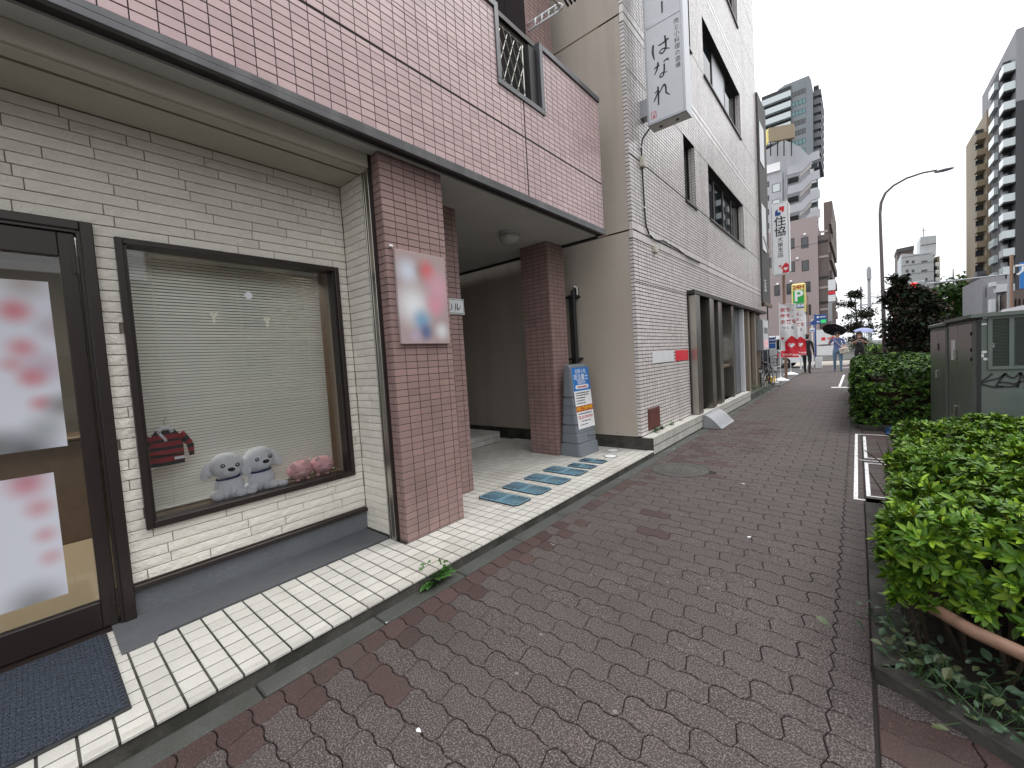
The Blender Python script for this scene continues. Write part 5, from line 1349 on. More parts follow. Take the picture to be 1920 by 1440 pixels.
def banner(x, y, label, lean, full=True):
    t = empty('nobori_banner', (x, y, 0), label=label, cat='banner', group='red and white banners on the far corner')
    base_water(t, x, y, .95)
    MB().tube([(x, y, .15), (x+.01, y, 2.98)], .012, 8).tube([(x+.01, y, 2.88), (x+.52, y-.02, 2.86)], .008, 6).build('pole', M['white'], t)
    nx, nz = 10, 22; x0 = x+.02; wd = .52
    def P3(i, j):
        u = i/nx; v = j/nz; z = .92+1.93*v; sway = lean*(1-v)**1.3
        return (x0+u*wd+sway*u+sway*.3, y-.02+.05*math.sin(u*7+v*5)*(1-v*.5)+.03*math.sin(v*9), z-.04*u*(1-v))
    def cloth(u, v, off=0):
        v = (v-.92)/1.93; sway = lean*(1-v)**1.3
        return Vector((x0+u*wd+sway*u+sway*.3, y-.02-off+.05*math.sin(u*7+v*5)*(1-v*.5)+.03*math.sin(v*9), .92+1.93*v-.04*u*(1-v)))
    vs = [P3(i, j) for j in range(nz+1) for i in range(nx+1)]
    fs = [(j*(nx+1)+i, j*(nx+1)+i+1, (j+1)*(nx+1)+i+1, (j+1)*(nx+1)+i) for j in range(nz) for i in range(nx)]
    MB().add(vs, fs).build('cloth', M['white'], t, smooth=True)
    def printed(o):   # drape flat lettering onto the cloth
        pass
    def drape(mb, nm, m, off=.006):
        mb.v = [tuple(cloth(u/wd, v, off)) for u, v, w_ in mb.v]
        return mb.build(nm, m, t)
    def fine(poly_, nm, m, off):
        # cut a polygon into small strips so that it follows the folds
        mb = MB(); us = [p[0] for p in poly_]; a, b = min(us), max(us); n_ = 12
        def zr(u):
            zz = []
            for i in range(len(poly_)):
                p, q = poly_[i], poly_[(i+1) % len(poly_)]
                if (p[0]-u)*(q[0]-u) <= 0 and abs(p[0]-q[0]) > 1e-9: zz.append(p[1]+(q[1]-p[1])*(u-p[0])/(q[0]-p[0]))
            return (min(zz), max(zz)) if zz else (0, 0)
        for i in range(n_):
            ua_, ub_ = a+(b-a)*i/n_, a+(b-a)*(i+1)/n_
            za, zb = zr(min(ua_+1e-6, b-1e-6)), zr(ub_-1e-6)
            for k in range(8):
                f0, f1 = k/8, (k+1)/8
                mb.add([(ua_, za[0]+(za[1]-za[0])*f0, 0), (ub_, zb[0]+(zb[1]-zb[0])*f0, 0), (ub_, zb[0]+(zb[1]-zb[0])*f1, 0), (ua_, za[0]+(za[1]-za[0])*f1, 0)], [(0, 1, 2, 3)])
        drape(mb, nm, m, off)
    fine([(.0, .93), (.52, .93), (.52, 1.16), (.0, 1.16)], 'red_foot', M['red'], .006)
    fine([(.13, 1.161), (.52, 1.161), (.52, 1.56), (.34, 1.72), (.13, 1.48)], 'red_house', M['red'], .006)
    fine([(.05, 1.44), (.16, 1.44), (.16, 1.465), (.36, 1.665), (.34, 1.70)], 'red_roof', M['red'], .007) if False else None
    for cx_, cz_, s, m in ((.33, 1.37, .19, 'white'), (.06, 1.62, .11, 'red')):
        mb = MB(); heart(mb, cx_, cz_, s, Matrix(), 0); drape(mb, 'heart', M[m], .010)
    def words(body, u, v, size, m, bold=0):
        o = text(body, size, Matrix(), m, bold=bold)
        vs = [cloth((u+p.co.x)/wd, v+p.co.y, .009) for p in o.data.vertices]
        for p, q in zip(o.data.vertices, vs): p.co = q
        o.name = 'lettering'; o.parent = t; o.matrix_parent_inverse = wm(t).inverted(); o.matrix_basis = Matrix()
    words('家を、', .27, 2.66, .17, M['ink_red'], .002); words('街を、', .27, 2.44, .17, M['ink_red'], .002); words('未来を', .27, 2.22, .17, M['ink_red'], .002); words('つくる', .25, 2.0, .13, M['ink'], 0)
    words('0120-07-6565', .28, 1.02, .085, M['white'], .002)
    return t
banner(-2.22, 18.3, 'nearer red and white banner with houses and hearts, white base', .03)
banner(-2.27, 21.9, 'farther red and white banner, mostly hidden behind the nearer one', .03)
BS = empty('board_sign', (-2.37, 17.5, 0), label='upright board with blue header beside the bicycle', cat='sign')
MB().box(-2.51, -2.235, 17.5, 17.53, .47, 1.68, c=.004).build('board', M['white_dirty'], BS)
MB().box(-2.505, -2.24, 17.494, 17.4995, 1.48, 1.67).build('blue_header', M['blue_dark'], BS)
text('物件情報', .072, FY(-2.372, 17.493, 1.575), M['white'], BS, bold=.002)
for z0_, z1_, m in ((1.28, 1.45, 'ink_blue'), (1.0, 1.22, 'acrylic'), (.72, .95, 'acrylic')): MB().box(-2.49, -2.255, 17.494, 17.4995, z0_, z1_).build('printed_sheet', M[m], BS)
for x in (-2.50, -2.245): MB().tube([(x, 17.54, 0), (x, 17.54, 1.72)], .014, 8).build('leg', M['steel'], BS)
MB().box(-2.55, -2.2, 17.40, 17.68, 0, .05, c=.01).build('foot_plate', M['white_dirty'], BS)
tag(MB().lathe([(.001, 0), (.12, 0), (.14, .3), (.12, .3), (.001, .28)], 16, T=Matrix.Translation((-2.30, 16.6, 0))).build('yellow_bucket', M['amber']), 'yellow bucket standing behind the bicycle', 'bucket')
# projecting box sign on the far shop front
PS = empty('box_sign', (-2.12, 13.9, 1.3), label='narrow lit box sign projecting over the bicycle from the far shop front', cat='sign')
MB().box(-2.25, -2.07, 13.75, 14.7, 1.25, 2.16, c=.01).build('box_body', M['acrylic_frame'], PS)
MB().box(-2.0685, -2.064, 13.78, 14.67, 1.28, 2.13).build('printed_face', M['white_dirty'], PS)
MB().box(-2.0635, -2.061, 13.9, 14.55, 1.33, 1.55).build('pink_print', M['pig'], PS)
MB().box(-2.0635, -2.061, 13.9, 14.55, 1.75, 1.92).build('grey_print', M['acrylic_frame'], PS)
# tall agency sign on its pole
AS = empty('agency_sign', (-2.25, 19.6, 0), label='tall white signboard with red and blue logo on a brown pole', cat='signboard')
x0, x1, z0, z1 = -2.555, -1.945, 4.13, 6.93; yy = 19.45
MB().prism([(x0+.08, z0), (x1-.08, z0), (x1, z0+.1), (x1, z1-.1), (x1-.08, z1), (x0+.08, z1), (x0, z1-.1), (x0, z0+.1)], .22, T=frame((0, yy+.22, 0), (1, 0, 0), (0, 0, 1))).build('light_box', M['white'], AS)
fr_ = MB()
for a in ((x0+.03, x0+.045, z0+.1, z1-.1), (x1-.045, x1-.03, z0+.1, z1-.1), (x0+.1, x1-.1, z0+.03, z0+.045), (x0+.1, x1-.1, z1-.045, z1-.03)): fr_.box(a[0], a[1], yy-.004, yy-.0005, a[2], a[3])
fr_.build('border_line', M['acrylic_frame'], AS)
cx0 = (x0+x1)/2; T1 = FY(0, yy-.002, 0)
mb = MB(); poly(mb, [(cx0-.01, 6.74), (cx0+.15, 6.74), (cx0+.15, 6.56), (cx0+.07, 6.49), (cx0+.07, 6.60), (cx0-.01, 6.60)], T1); mb.build('logo_red', M['red'], AS)
mb = MB(); poly(mb, [(cx0-.15, 6.60), (cx0-.06, 6.68), (cx0-.06, 6.55), (cx0+.03, 6.55), (cx0+.03, 6.42), (cx0-.15, 6.42)], T1); mb.build('logo_blue', M['blue_dark'], AS)
vtext('住協', .40, FY(cx0, yy-.006, 6.17), M['ink'], AS, .39, bold=.005)
vtext('大泉支店', .20, FY(cx0, yy-.004, 5.48), M['ink'], AS, .20, bold=.001)
mb = MB(); poly(mb, [(x1-.05, 4.19), (x1-.25, 4.19), (x1-.25, 4.36), (x1-.33, 4.36), (x1-.15, 4.58), (x1-.05, 4.49)], T1); heart(mb, cx0-.03, 4.47, .10, T1); mb.build('red_house', M['red'], AS)
mb = MB(); heart(mb, x1-.15, 4.34, .14, T1, .006); mb.build('white_heart', M['white'], AS)
MB().tube([(-2.22, 19.85, 0), (-2.22, 19.85, 6.9)], .055, 10).build('pole', M['rail'], AS)
MB().tube([(-2.65, 19.9, 6.95), (-2.2, 19.8, 6.98), (-2.0, 19.7, 6.96)], .012, 6).tube([(-2.7, 19.8, 4.1), (-2.5, 19.7, 4.1)], .012, 6).build('lamp_arm', M['steel'], AS)
# parking sign
PKS = empty('parking_sign', (-2.36, 27, 0), label='yellow 24H parking sign with green P on pale posts', cat='sign')
x0, x1, z0, z1 = -2.68, -2.06, 3.02, 4.60; yy = 27.0
MB().box(x0, x1, yy, yy+.25, z0, z1, c=.05).build('sign_box', M['yellow'], PKS)
MB().box(x0+.07, x1-.07, yy-.008, yy-.001, 3.55, 4.25).build('green_field', M['green'], PKS)
MB().box(x0+.07, x1-.07, yy-.008, yy-.001, 3.28, 3.53).build('dark_field', M['ink_blue'], PKS)
MB().box(x0+.07, x1-.07, yy-.008, yy-.001, 3.14, 3.20).build('amber_line', M['orange_red'], PKS)
text('24H', .30, FY((x0+x1)/2, yy-.01, 4.40), M['orange_red'], PKS, bold=.008)
text('P', .80, FY((x0+x1)/2, yy-.011, 3.92), M['white'], PKS, bold=.02)
text('時間貸', .17, FY((x0+x1)/2, yy-.011, 3.41), M['white'], PKS, bold=.004)
for x in (-2.35, -2.12): MB().tube([(x, yy+.12, 0), (x, yy+.12, z0)], .045, 8).build('post', M['white'], PKS)
tag(MB().tube([(-2.05, 28, 0), (-2.05, 28, 4.0)], .03, 8).build('signpost', M['rail']), 'thin brown post right of the yellow parking sign', 'post')
# direction signs
DS = empty('direction_sign', (-1.9, 30, 0), label='blue direction sign with bright green patch on a blue post', cat='sign')
MB().box(-1.84, -1.335, 30, 30.03, 2.47, 3.0).build('blue_plate', M['blue_dark'], DS)
MB().box(-1.60, -1.36, 29.99, 29.999, 2.50, 2.70).build('green_patch', M['green_lit'], DS)
mb = MB(); T1 = FY(0, 29.995, 0); poly(mb, [(-1.80, 2.60), (-1.73, 2.66), (-1.73, 2.615), (-1.62, 2.615), (-1.62, 2.585), (-1.73, 2.585), (-1.73, 2.54)], T1); poly(mb, [(-1.80, 2.86), (-1.74, 2.93), (-1.68, 2.86), (-1.74, 2.79)], T1); poly(mb, [(-1.66, 2.84), (-1.38, 2.84), (-1.38, 2.88), (-1.66, 2.88)], T1); mb.build('white_arrow', M['white'], DS)
MB().tube([(-1.88, 30.05, 0), (-1.88, 30.05, 3.05)], .04, 8).build('post', M['blue_dark'], DS)
OW = empty('one_way_sign', (-2.2, 28.4, 0), label='small blue and white arrow signs left of the blue direction sign', cat='sign')
MB().box(-2.32, -1.98, 28.5, 28.52, 2.36, 2.54).build('arrow_plate', M['blue_dark'], OW)
mb = MB(); poly(mb, [(-2.29, 2.45), (-2.22, 2.51), (-2.22, 2.47), (-2.02, 2.47), (-2.02, 2.43), (-2.22, 2.43), (-2.22, 2.39)], FY(0, 28.497, 0)); mb.build('white_arrow', M['white'], OW)
MB().lathe([(.001, 0), (.13, 0), (.13, .015), (.001, .015)], 20, T=FY(-1.84, 28.5, 2.50)).build('round_plate', M['blue_dark'], OW)
MB().box(-2.02, -1.80, 28.5, 28.52, 2.02, 2.20).build('lower_plate', M['white'], OW)
MB().box(-2.0, -1.82, 28.49, 28.499, 2.05, 2.10).build('blue_line', M['blue'], OW)
MB().tube([(-1.92, 28.55, 0), (-1.92, 28.55, 2.7)], .03, 8).build('post', M['white'], OW)
HB = empty('hoarding', (-1.4, 33, 0), label='white low hoarding with red arrow behind the walkers', cat='sign')
MB().box(-2.0, -.95, 33, 33.06, 1.25, 2.2).box(-2.0, -1.1, 33, 33.05, .55, 1.15).build('panel', M['white_dirty'], HB)
mb = MB(); T1 = FY(0, 32.99, 0); poly(mb, [(-1.45, 1.58), (-1.18, 1.58), (-1.18, 1.51), (-1.03, 1.62), (-1.18, 1.73), (-1.18, 1.66), (-1.45, 1.66)], T1); poly(mb, [(-1.75, 1.5), (-1.55, 1.5), (-1.55, 1.7), (-1.75, 1.7)], T1); mb.build('arrow', M['red'], HB)
mb = MB(); poly(mb, [(-1.5, 1.95), (-1.3, 1.88), (-1.15, 2.0), (-1.25, 2.15), (-1.42, 2.13)], T1); mb.build('red_blot', M['ink_red'], HB)
for x in (-1.95, -1.05): MB().box(x-.03, x+.03, 33.07, 33.12, 0, 2.2).build('post', M['pole_grey'], HB)
AF = empty('a_frame_sign', (-1.75, 26.5, 0), label='small white folding sign right behind the woman in black', cat='sign')
for s in (-1, 1):
    mb = MB().box(-.14, .14, -.01, .01, 0, .6, T=Matrix.Translation((-1.62, 28.0+s*.12, 0)) @ Matrix.Rotation(-s*.16, 4, 'X')); mb.build('panel', M['white'], AF)
# =================================================================== STREET LAMP, POLES, WIRES
SLm = empty('street_lamp', (.83, 22, 0), label='tall curved street lamp rising behind the dark roadside tree', cat='street lamp')
pts = [(.84, 22, 0), (.80, 22, 3), (.75, 22, 5.85)]
for px, py in ((1650, 400), (1652, 380), (1660, 362), (1675, 348), (1700, 334), (1730, 324), (1757, 319)): v = onY(px, py, 22); pts.append((v.x, 22, v.z))
MB().tube(pts, [.072, .062, .05, .048, .05, .045, .042, .04, .036, .034], 12).build('pole', M['lamp_brown'], SLm, smooth=True)
v = onY(1770, 319, 22); MB().ball((v.x, 22, v.z), (.27, .09, .055), 16, 8, T=None).build('lamp_head', M['plinth'], SLm, smooth=True)
UP = [(1629, 500, 1632, 690, 48, .13, 'utility pole with a transformer tip behind the small pine'), (1614, 537, 1616, 690, 60, .10, 'thinner grey pole left of the utility pole')]
for x0_, y0_, x1_, y1_, Y_, r_, lab in UP:
    a = onY(x0_, y0_, Y_); t = empty('utility_pole', (a.x, Y_, 0), label=lab, cat='pole', group='poles down the street')
    MB().tube([(a.x, Y_, 0), (a.x, Y_, a.z)], [r_*1.2, r_*.85], 10).build('shaft', M['pole_grey'], t)
    if r_ > .12: MB().tube([(a.x, Y_-.2, a.z-1.1), (a.x, Y_-.2, a.z-.2)], .17, 10).build('transformer', M['pole_grey'], t)
    MB().box(a.x-.8, a.x+.8, Y_-.05, Y_+.05, a.z-3.3, a.z-3.2).build('cross_arm', M['pole_grey'], t)
wr = MB()
for px0, py0, px1, py1 in ((1629, 550, 1760, 532), (1629, 556, 1760, 545), (1614, 560, 1760, 538), (1629, 566, 1700, 556)):
    a, b = onY(px0, py0, 48), onY(px1, py1, 48); m_ = (a+b)/2; m_.z -= .25; wr.tube([a, m_, b], .02, 4)
tag(wr.build('overhead_wires', M['black']), 'thin dark overhead wires running right from the utility poles', 'wires')
v = onY(1713, 535, 30); TS = empty('traffic_signal', (v.x, 30, 0), label='traffic signal showing a bright red light above the dark tree', cat='traffic light')
MB().box(v.x-.42, v.x+.42, 30, 30.2, v.z-.2, v.z+.2, c=.05).build('signal_box', M['pole_grey'], TS)
MB().lathe([(.001, 0), (.13, 0), (.13, .02), (.001, .03)], 20, T=FY(v.x, 29.98, v.z)).build('red_lamp', mat('lit_red', (1, .03, .03), emit=3), TS)
MB().tube([(v.x+.5, 30.1, v.z), (v.x+3.2, 30.1, v.z), (v.x+3.2, 30.1, 0)], .05, 8).build('signal_arm', M['pole_grey'], TS)
# =================================================================== TREES
def tree(name, label, x, y, h, ell, n, leaf, m, seed, trunk=.07, group=None, cat='tree', gaps=.0, conic=False, solo=0):
    r = random.Random(seed); t = empty(name, (x, y, 0), label=label, cat=cat, group=group)
    tr = MB(); tr.tube([(x, y, -.1), (x+.05, y, h*.45), (x-.05, y+.05, h*.93)], [trunk, trunk*.7, trunk*.2], 8)
    tips = []
    for i in range(26):
        e = r.choice(ell); a = r.uniform(0, 6.28)
        p = Vector((x+e[0]+e[3]*.8*math.cos(a), y+e[1]+e[3]*.8*math.sin(a), e[2]+e[4]*r.uniform(-.6, .7)))
        z0_ = max(.2, p.z-r.uniform(.3, .9)*e[3]); tr.tube([(x, y, z0_), tuple(Vector((x, y, z0_)).lerp(p, .5)+Vector((0, 0, .08))), tuple(p)], [trunk*.35, trunk*.2, trunk*.08], 5)
    tr.build('trunk', M['bark'], t)
    vs_, fs_ = leaf_geo(leaf, leaf*.5, .2, .2)
    V = np.array(vs_); nf = len(fs_); cl = []
    # light and dark clumps: leaves gathered round many small centres
    cent = []
    for i in range(max(14, n//70)):
        e = r.choice(ell) if not conic else r.choice(ell)
        d = Vector((r.gauss(0, 1), r.gauss(0, 1), r.gauss(0, 1))).normalized()*r.uniform(.35, 1.02)
        cent.append((x+e[0]+d.x*e[3], y+e[1]+d.y*e[3], e[2]+d.z*e[4], r.uniform(.10, .24)*e[3]))
    VV = []; FF = []; k = 0
    for i in range(n):
        c_ = r.choice(cent); g = c_[3]
        p = Vector((c_[0]+r.gauss(0, g), c_[1]+r.gauss(0, g), c_[2]+r.gauss(0, g*.8)))
        T = Matrix.Translation(p) @ Matrix.Rotation(r.uniform(0, 6.28), 4, 'Z') @ Matrix.Rotation(r.gauss(.2, .6), 4, 'Y') @ Matrix.Rotation(r.gauss(0, .6), 4, 'X') @ Matrix.Scale(r.uniform(.6, 1.25), 4)
        A = np.array(T); VV.append(V @ A[:3, :3].T+A[:3, 3]); FF.extend(tuple(q+k for q in f) for f in fs_); k += len(V)
    me = bpy.data.meshes.new('crown'); me.from_pydata(np.concatenate(VV).tolist(), [], FF); me.materials.append(m); me.update()
    o = bpy.data.objects.new('crown', me); COL.objects.link(o); o.parent = t; o.matrix_parent_inverse = wm(t).inverted()
    return t
# ellipsoids: dx, dy, z, radius, half height
tree('broadleaf_tree', 'dark bushy conical tree with purplish leaves behind the second hedge', 1.12, 16.5, 3.1, [(-.05, 0, 1.15, .82, .6), (.35, 0, 1.2, .8, .6), (.02, 0, 1.7, .80, .5), (.25, 0, 1.8, .75, .5), (.05, 0, 2.15, .68, .42), (-.08, 0, 2.5, .50, .38), (-.16, 0, 2.85, .27, .34), (.3, 0, 2.3, .35, .3)], 13000, .11, M['leaf_dark'], 4)
tree('pine_tree', 'small open pine-like tree down the street behind the walkers', onY(1606, 640, 34).x, 34, 4.6, [(0, 0, 2.2, .9, .25), (.1, 0, 3.0, .95, .2), (-.2, 0, 3.7, .75, .15), (0, 0, 4.3, .4, .2), (0, 0, 1.4, .7, .5)], 2600, .16, M['leaf_dark'], 6, trunk=.08)
for i, (px, py, Y_, h, rd, lab, m) in enumerate(((1646, 648, 28, 1.2, .55, 'small yellow green bush right of the phone user', 'leaf'), (1622, 652, 40, 2.2, 1.0, 'rounded dark bush farther down the pavement', 'leaf2'), (1660, 650, 30, 1.0, .8, 'low green bush behind the phone user', 'leaf2'))):
    v = onY(px, py, Y_); tree('bush', lab, v.x, Y_, h, [(0, 0, h*.5, rd, h*.45)], 1800, .10, M[m], 30+i, trunk=.03, cat='bush', group='bushes down the pavement')
for i, (px, Y_, h, rd, lab) in enumerate(((1788, 150, 19, 8, 'far green trees above the cabinets, nearer clump'), (1815, 170, 18, 8, 'far dark trees left of the tan tower'), (1765, 140, 13, 6, 'far yellow green tree behind the white apartment block'))):
    v = onY(px, 600, Y_); tree('street_tree', lab, v.x, Y_, h, [(0, 0, h*.62, rd, h*.33), (rd*.5, 0, h*.5, rd*.7, h*.3)], 2400, 1.1, M['leaf2' if i != 1 else 'leaf_dark'], 50+i, trunk=.4, group='trees far down the road')
# =================================================================== PEOPLE
def person(label, loc, rz, sk, regions, extras=None, scale=1.0):
    """sk: dict joint -> (x,y,z,radius,parent); regions: joint -> material key. The body is one skinned surface."""
    t = empty('person', (0, 0, 0), label=label, cat='person', group='people on the pavement')
    names = list(sk); me = bpy.data.meshes.new('b')
    me.from_pydata([sk[n_][:3] for n_ in names], [(names.index(n_), names.index(sk[n_][4])) for n_ in names if sk[n_][4]], [])
    o = bpy.data.objects.new('b', me); COL.objects.link(o)
    md = o.modifiers.new('s', 'SKIN'); sv = me.skin_vertices[0].data
    for i, n_ in enumerate(names):
        r_ = sk[n_][3]; sv[i].radius = r_ if hasattr(r_, '__len__') else (r_, r_); sv[i].use_root = (n_ == 'pelvis')
    o.modifiers.new('u', 'SUBSURF').levels = 2; o.modifiers['u'].render_levels = 2
    bpy.context.view_layer.update()
    m2 = bpy.data.meshes.new_from_object(o.evaluated_get(bpy.context.evaluated_depsgraph_get())); bpy.data.objects.remove(o)
    mats = []; m2.materials.clear()
    for k in dict.fromkeys(regions.values()): mats.append(k); m2.materials.append(M[k])
    seg = [(Vector(sk[n_][:3]), Vector(sk[sk[n_][4]][:3]), n_) for n_ in names if sk[n_][4]]
    for f in m2.polygons:
        c = f.center; best = None
        for a, b, n_ in seg:
            ab = b-a; q = max(0, min(1, (c-a).dot(ab)/max(ab.length_squared, 1e-9))); d = (a+ab*q-c).length
            if best is None or d < best[0]: best = (d, n_)
        f.material_index = mats.index(regions[best[1]]); f.use_smooth = True
    b = bpy.data.objects.new('body', m2); COL.objects.link(b); b.parent = t
    if extras: extras(t)
    t.location = loc; t.rotation_euler = (0, 0, rz); t.scale = (scale,)*3
    return t
def skel(armL, armR, stride=.12, wide=1.):
    s = {'pelvis': (0, 0, .93, (.145*wide, .105), None), 'waist': (0, 0, 1.06, (.125*wide, .095), 'pelvis'), 'chest': (0, .0, 1.28, (.15*wide, .11), 'waist'), 'neckb': (0, 0, 1.42, (.075, .065), 'chest'), 'neck': (0, -.01, 1.49, .052, 'neckb'), 'head': (0, -.02, 1.60, (.074, .088), 'neck'), 'crown': (0, -.01, 1.69, (.055, .065), 'head'), 'nose': (0, -.098, 1.585, .016, 'head')}
    for sd, nm, arm in ((-1, 'r', armR), (1, 'l', armL)):
        s['sh'+nm] = (sd*.165*wide, 0, 1.38, .06, 'neckb'); s['el'+nm] = (*arm[0], .043, 'sh'+nm); s['wr'+nm] = (*arm[1], .030, 'el'+nm)
        h = Vector(arm[2]); w_ = Vector(arm[1]); s['ha'+nm] = (*arm[2], (.036, .018), 'wr'+nm)
        dirn = (h-w_).normalized(); side_ = dirn.cross(Vector((0, 1, .2))).normalized()
        for q in range(4):
            p = h+dirn*(.07+.01*(q in (1, 2)))+side_*(q-1.5)*.02; s['fg'+nm+str(q)] = (p.x, p.y, p.z, .0085, 'ha'+nm)
        p = w_.lerp(h, .6)+side_*-.05; s['th'+nm] = (p.x, p.y, p.z, .010, 'wr'+nm)
        st_ = stride*sd
        s['hip'+nm] = (sd*.095*wide, 0, .86, .092*wide, 'pelvis'); s['kn'+nm] = (sd*.105, -st_*.35-.02, .48, .062, 'hip'+nm); s['an'+nm] = (sd*.105, -st_+.02, .09, .042, 'kn'+nm); s['toe'+nm] = (sd*.115, -st_-.14, .035, (.04, .03), 'an'+nm)
    return s
def reg(top, leg, arm_long, shoe='black_cloth', calf=None):
    d = {}
    for n_ in ['waist', 'chest', 'neckb']: d[n_] = top
    for n_ in ['neck', 'head', 'crown', 'nose']: d[n_] = 'skin'
    for nm in 'rl':
        d['sh'+nm] = top; d['el'+nm] = top if True else 'skin'; d['wr'+nm] = top if arm_long else 'skin'; d['ha'+nm] = 'skin'; d['th'+nm] = 'skin'
        for q in range(4): d['fg'+nm+str(q)] = 'skin'
        d['hip'+nm] = leg; d['kn'+nm] = leg; d['an'+nm] = leg; d['toe'+nm] = shoe
    return d
def hair(t, back=1, bun=False):
    mb = MB().ball((0, .012, 1.655), (.098, .108, .092), 18, 12)
    mb.ball((0, .045, 1.59), (.088, .070, .10), 16, 10)
    if bun: mb.ball((0, .115, 1.60), .04, 12, 8)
    o = mb.build('hair', M['hair'], None, smooth=True); o.parent = t
def face(t):
    for s in (-1, 1):
        o = MB().ball((s*.033, -.094, 1.61), (.011, .006, .007), 8, 6).build('eye', M['black'], None); o.parent = t
        o = MB().ball((s*.085, -.01, 1.59), (.012, .02, .03), 8, 6).build('ear', M['skin'], None, smooth=True); o.parent = t
    o = MB().box(-.025, .025, -.100, -.090, 1.535, 1.543).build('mouth', M['ink_red'], None); o.parent = t
# woman in black seen from behind
def ex1(t): hair(t, bun=True); face(t); o = MB().tube([(-.06, .03, 1.455), (0, .07, 1.475), (.06, .03, 1.455)], .014, 8).build('white_collar', M['white'], None, smooth=True); o.parent = t
person('person in black clothes with hair tied up, walking away past the banners', (-1.78, 23.26, 0), R(172), skel([(.23, .03, 1.12), (.22, -.03, .90), (.21, -.05, .80)], [(-.23, .03, 1.12), (-.23, -.06, .92), (-.22, -.14, .84)], .14), reg('black_cloth', 'black_cloth', True), ex1, 1.05)
# person with the black umbrella
def ex2(t):
    hair(t); face(t)
    o = MB().tube([(-.13, -.05, 1.40), (-.02, -.135, 1.25), (.13, -.15, 1.05), (.22, -.12, .92)], .012, 6).build('bag_strap', M['canvas'], None, smooth=True); o.parent = t
    o = MB().tube([(-.06, -.05, 1.455), (0, -.10, 1.40), (.06, -.05, 1.455)], .016, 8).build('shirt_collar', M['shirt_blue'], None, smooth=True); o.parent = t
P2 = person('person in blue shirt and jeans walking under a black umbrella', (-.70, 24.35, 0), R(4), skel([(.25, -.02, 1.14), (.20, -.16, .98), (.16, -.22, .95)], [(-.30, -.02, 1.20), (-.26, -.12, 1.42), (-.20, -.13, 1.50)], .10, 1.08), reg('shirt_blue', 'jeans', False, 'navy'), ex2, 1.06)
tag(MB().box(-.17, .17, -.05, .05, 0, .27, c=.03).box(-.172, .172, -.052, .052, .16, .20, c=.01).build('shoulder_bag', M['canvas'], T=Matrix.Translation((-.44, 24.18, .82)) @ Matrix.Rotation(R(-12), 4, 'Y')), 'off white canvas bag hanging at the side of the umbrella holder', 'bag')
def umbrella(label, T, m, rad=.5, dep=.17, handle=.65, mi=None):
    t = empty('umbrella', (0, 0, 0), label=label, cat='umbrella')
    n_ = 8; vs = [(0, 0, dep)]; rings = 5
    for k in range(1, rings+1):
        q = k/rings
        for j in range(n_*3):
            a = 2*math.pi*j/(n_*3); sag = 1-.05*abs(math.sin(a*n_/2))*q
            vs.append((rad*q*sag*math.cos(a), rad*q*sag*math.sin(a), dep*(1-q**2.1)))
    N = n_*3; fs = [(0, 1+j, 1+(j+1) % N) for j in range(N)]
    for k in range(rings-1): fs += [(1+k*N+j, 1+k*N+(j+1) % N, 1+(k+1)*N+(j+1) % N, 1+(k+1)*N+j) for j in range(N)]
    o = MB().add(vs, fs).build('canopy', m, None); o.parent = t; md = o.modifiers.new('th', 'SOLIDIFY'); md.thickness = .004
    rb = MB()
    for j in range(n_):
        a = 2*math.pi*j/n_; rb.tube([(0, 0, dep-.01)]+[(rad*q*.97*math.cos(a), rad*q*.97*math.sin(a), dep*(1-q**2.1)-.008) for q in (.4, .7, 1)], .003, 4)
    o = rb.build('ribs', M['steel'], None); o.parent = t
    o = MB().tube([(0, 0, dep+.04), (0, 0, -handle+.1)], .006, 6).tube([(0, 0, -handle+.1), (0, 0, -handle)], .013, 8).build('shaft', M['black'], None); o.parent = t
    t.matrix_basis = T; return t
umbrella('open black umbrella tilted over the person in the blue shirt', Matrix.Translation((-.82, 24.5, 1.93)) @ Matrix.Rotation(R(16), 4, 'Y') @ Matrix.Rotation(R(-34), 4, 'X'), M['black_cloth'], .47, .17, .5)
# phone user
def ex3(t):
    hair(t); face(t)
    o = MB().box(-.075, .075, -.102, -.092, 1.595, 1.622).build('sunglasses', M['black'], None); o.parent = t
    o = MB().box(-.12, .12, -.128, -.118, 1.255, 1.275).build('chest_print', M['acrylic'], None); o.parent = t
    o = MB().tube([(-.12, -.06, 1.42), (.02, -.125, 1.2), (.16, -.08, .98)], .007, 6).build('strap', M['acrylic_frame'], None, smooth=True); o.parent = t
P3 = person('person in dark clothes holding up a phone with both hands', (.08, 25.2, 0), R(-2), skel([(.29, -.06, 1.17), (.10, -.22, 1.30), (.05, -.26, 1.33)], [(-.29, -.06, 1.17), (-.10, -.22, 1.30), (-.05, -.26, 1.33)], .08, 1.1), reg('black_cloth', 'black_cloth', False), ex3, 1.04)
tag(MB().box(.045, .115, 24.90, 24.91, 1.36, 1.50, c=.004).build('mobile_phone', M['ink']), 'dark phone in the hands of the person in dark clothes', 'phone')
umbrella('pale blue grey umbrella held behind the phone user', Matrix.Translation((.28, 25.5, 1.78)) @ Matrix.Rotation(R(8), 4, 'Y') @ Matrix.Rotation(R(10), 4, 'X'), mat('pale_blue_umbrella', (.22, .25, .42), .7), .42, .15, .6)
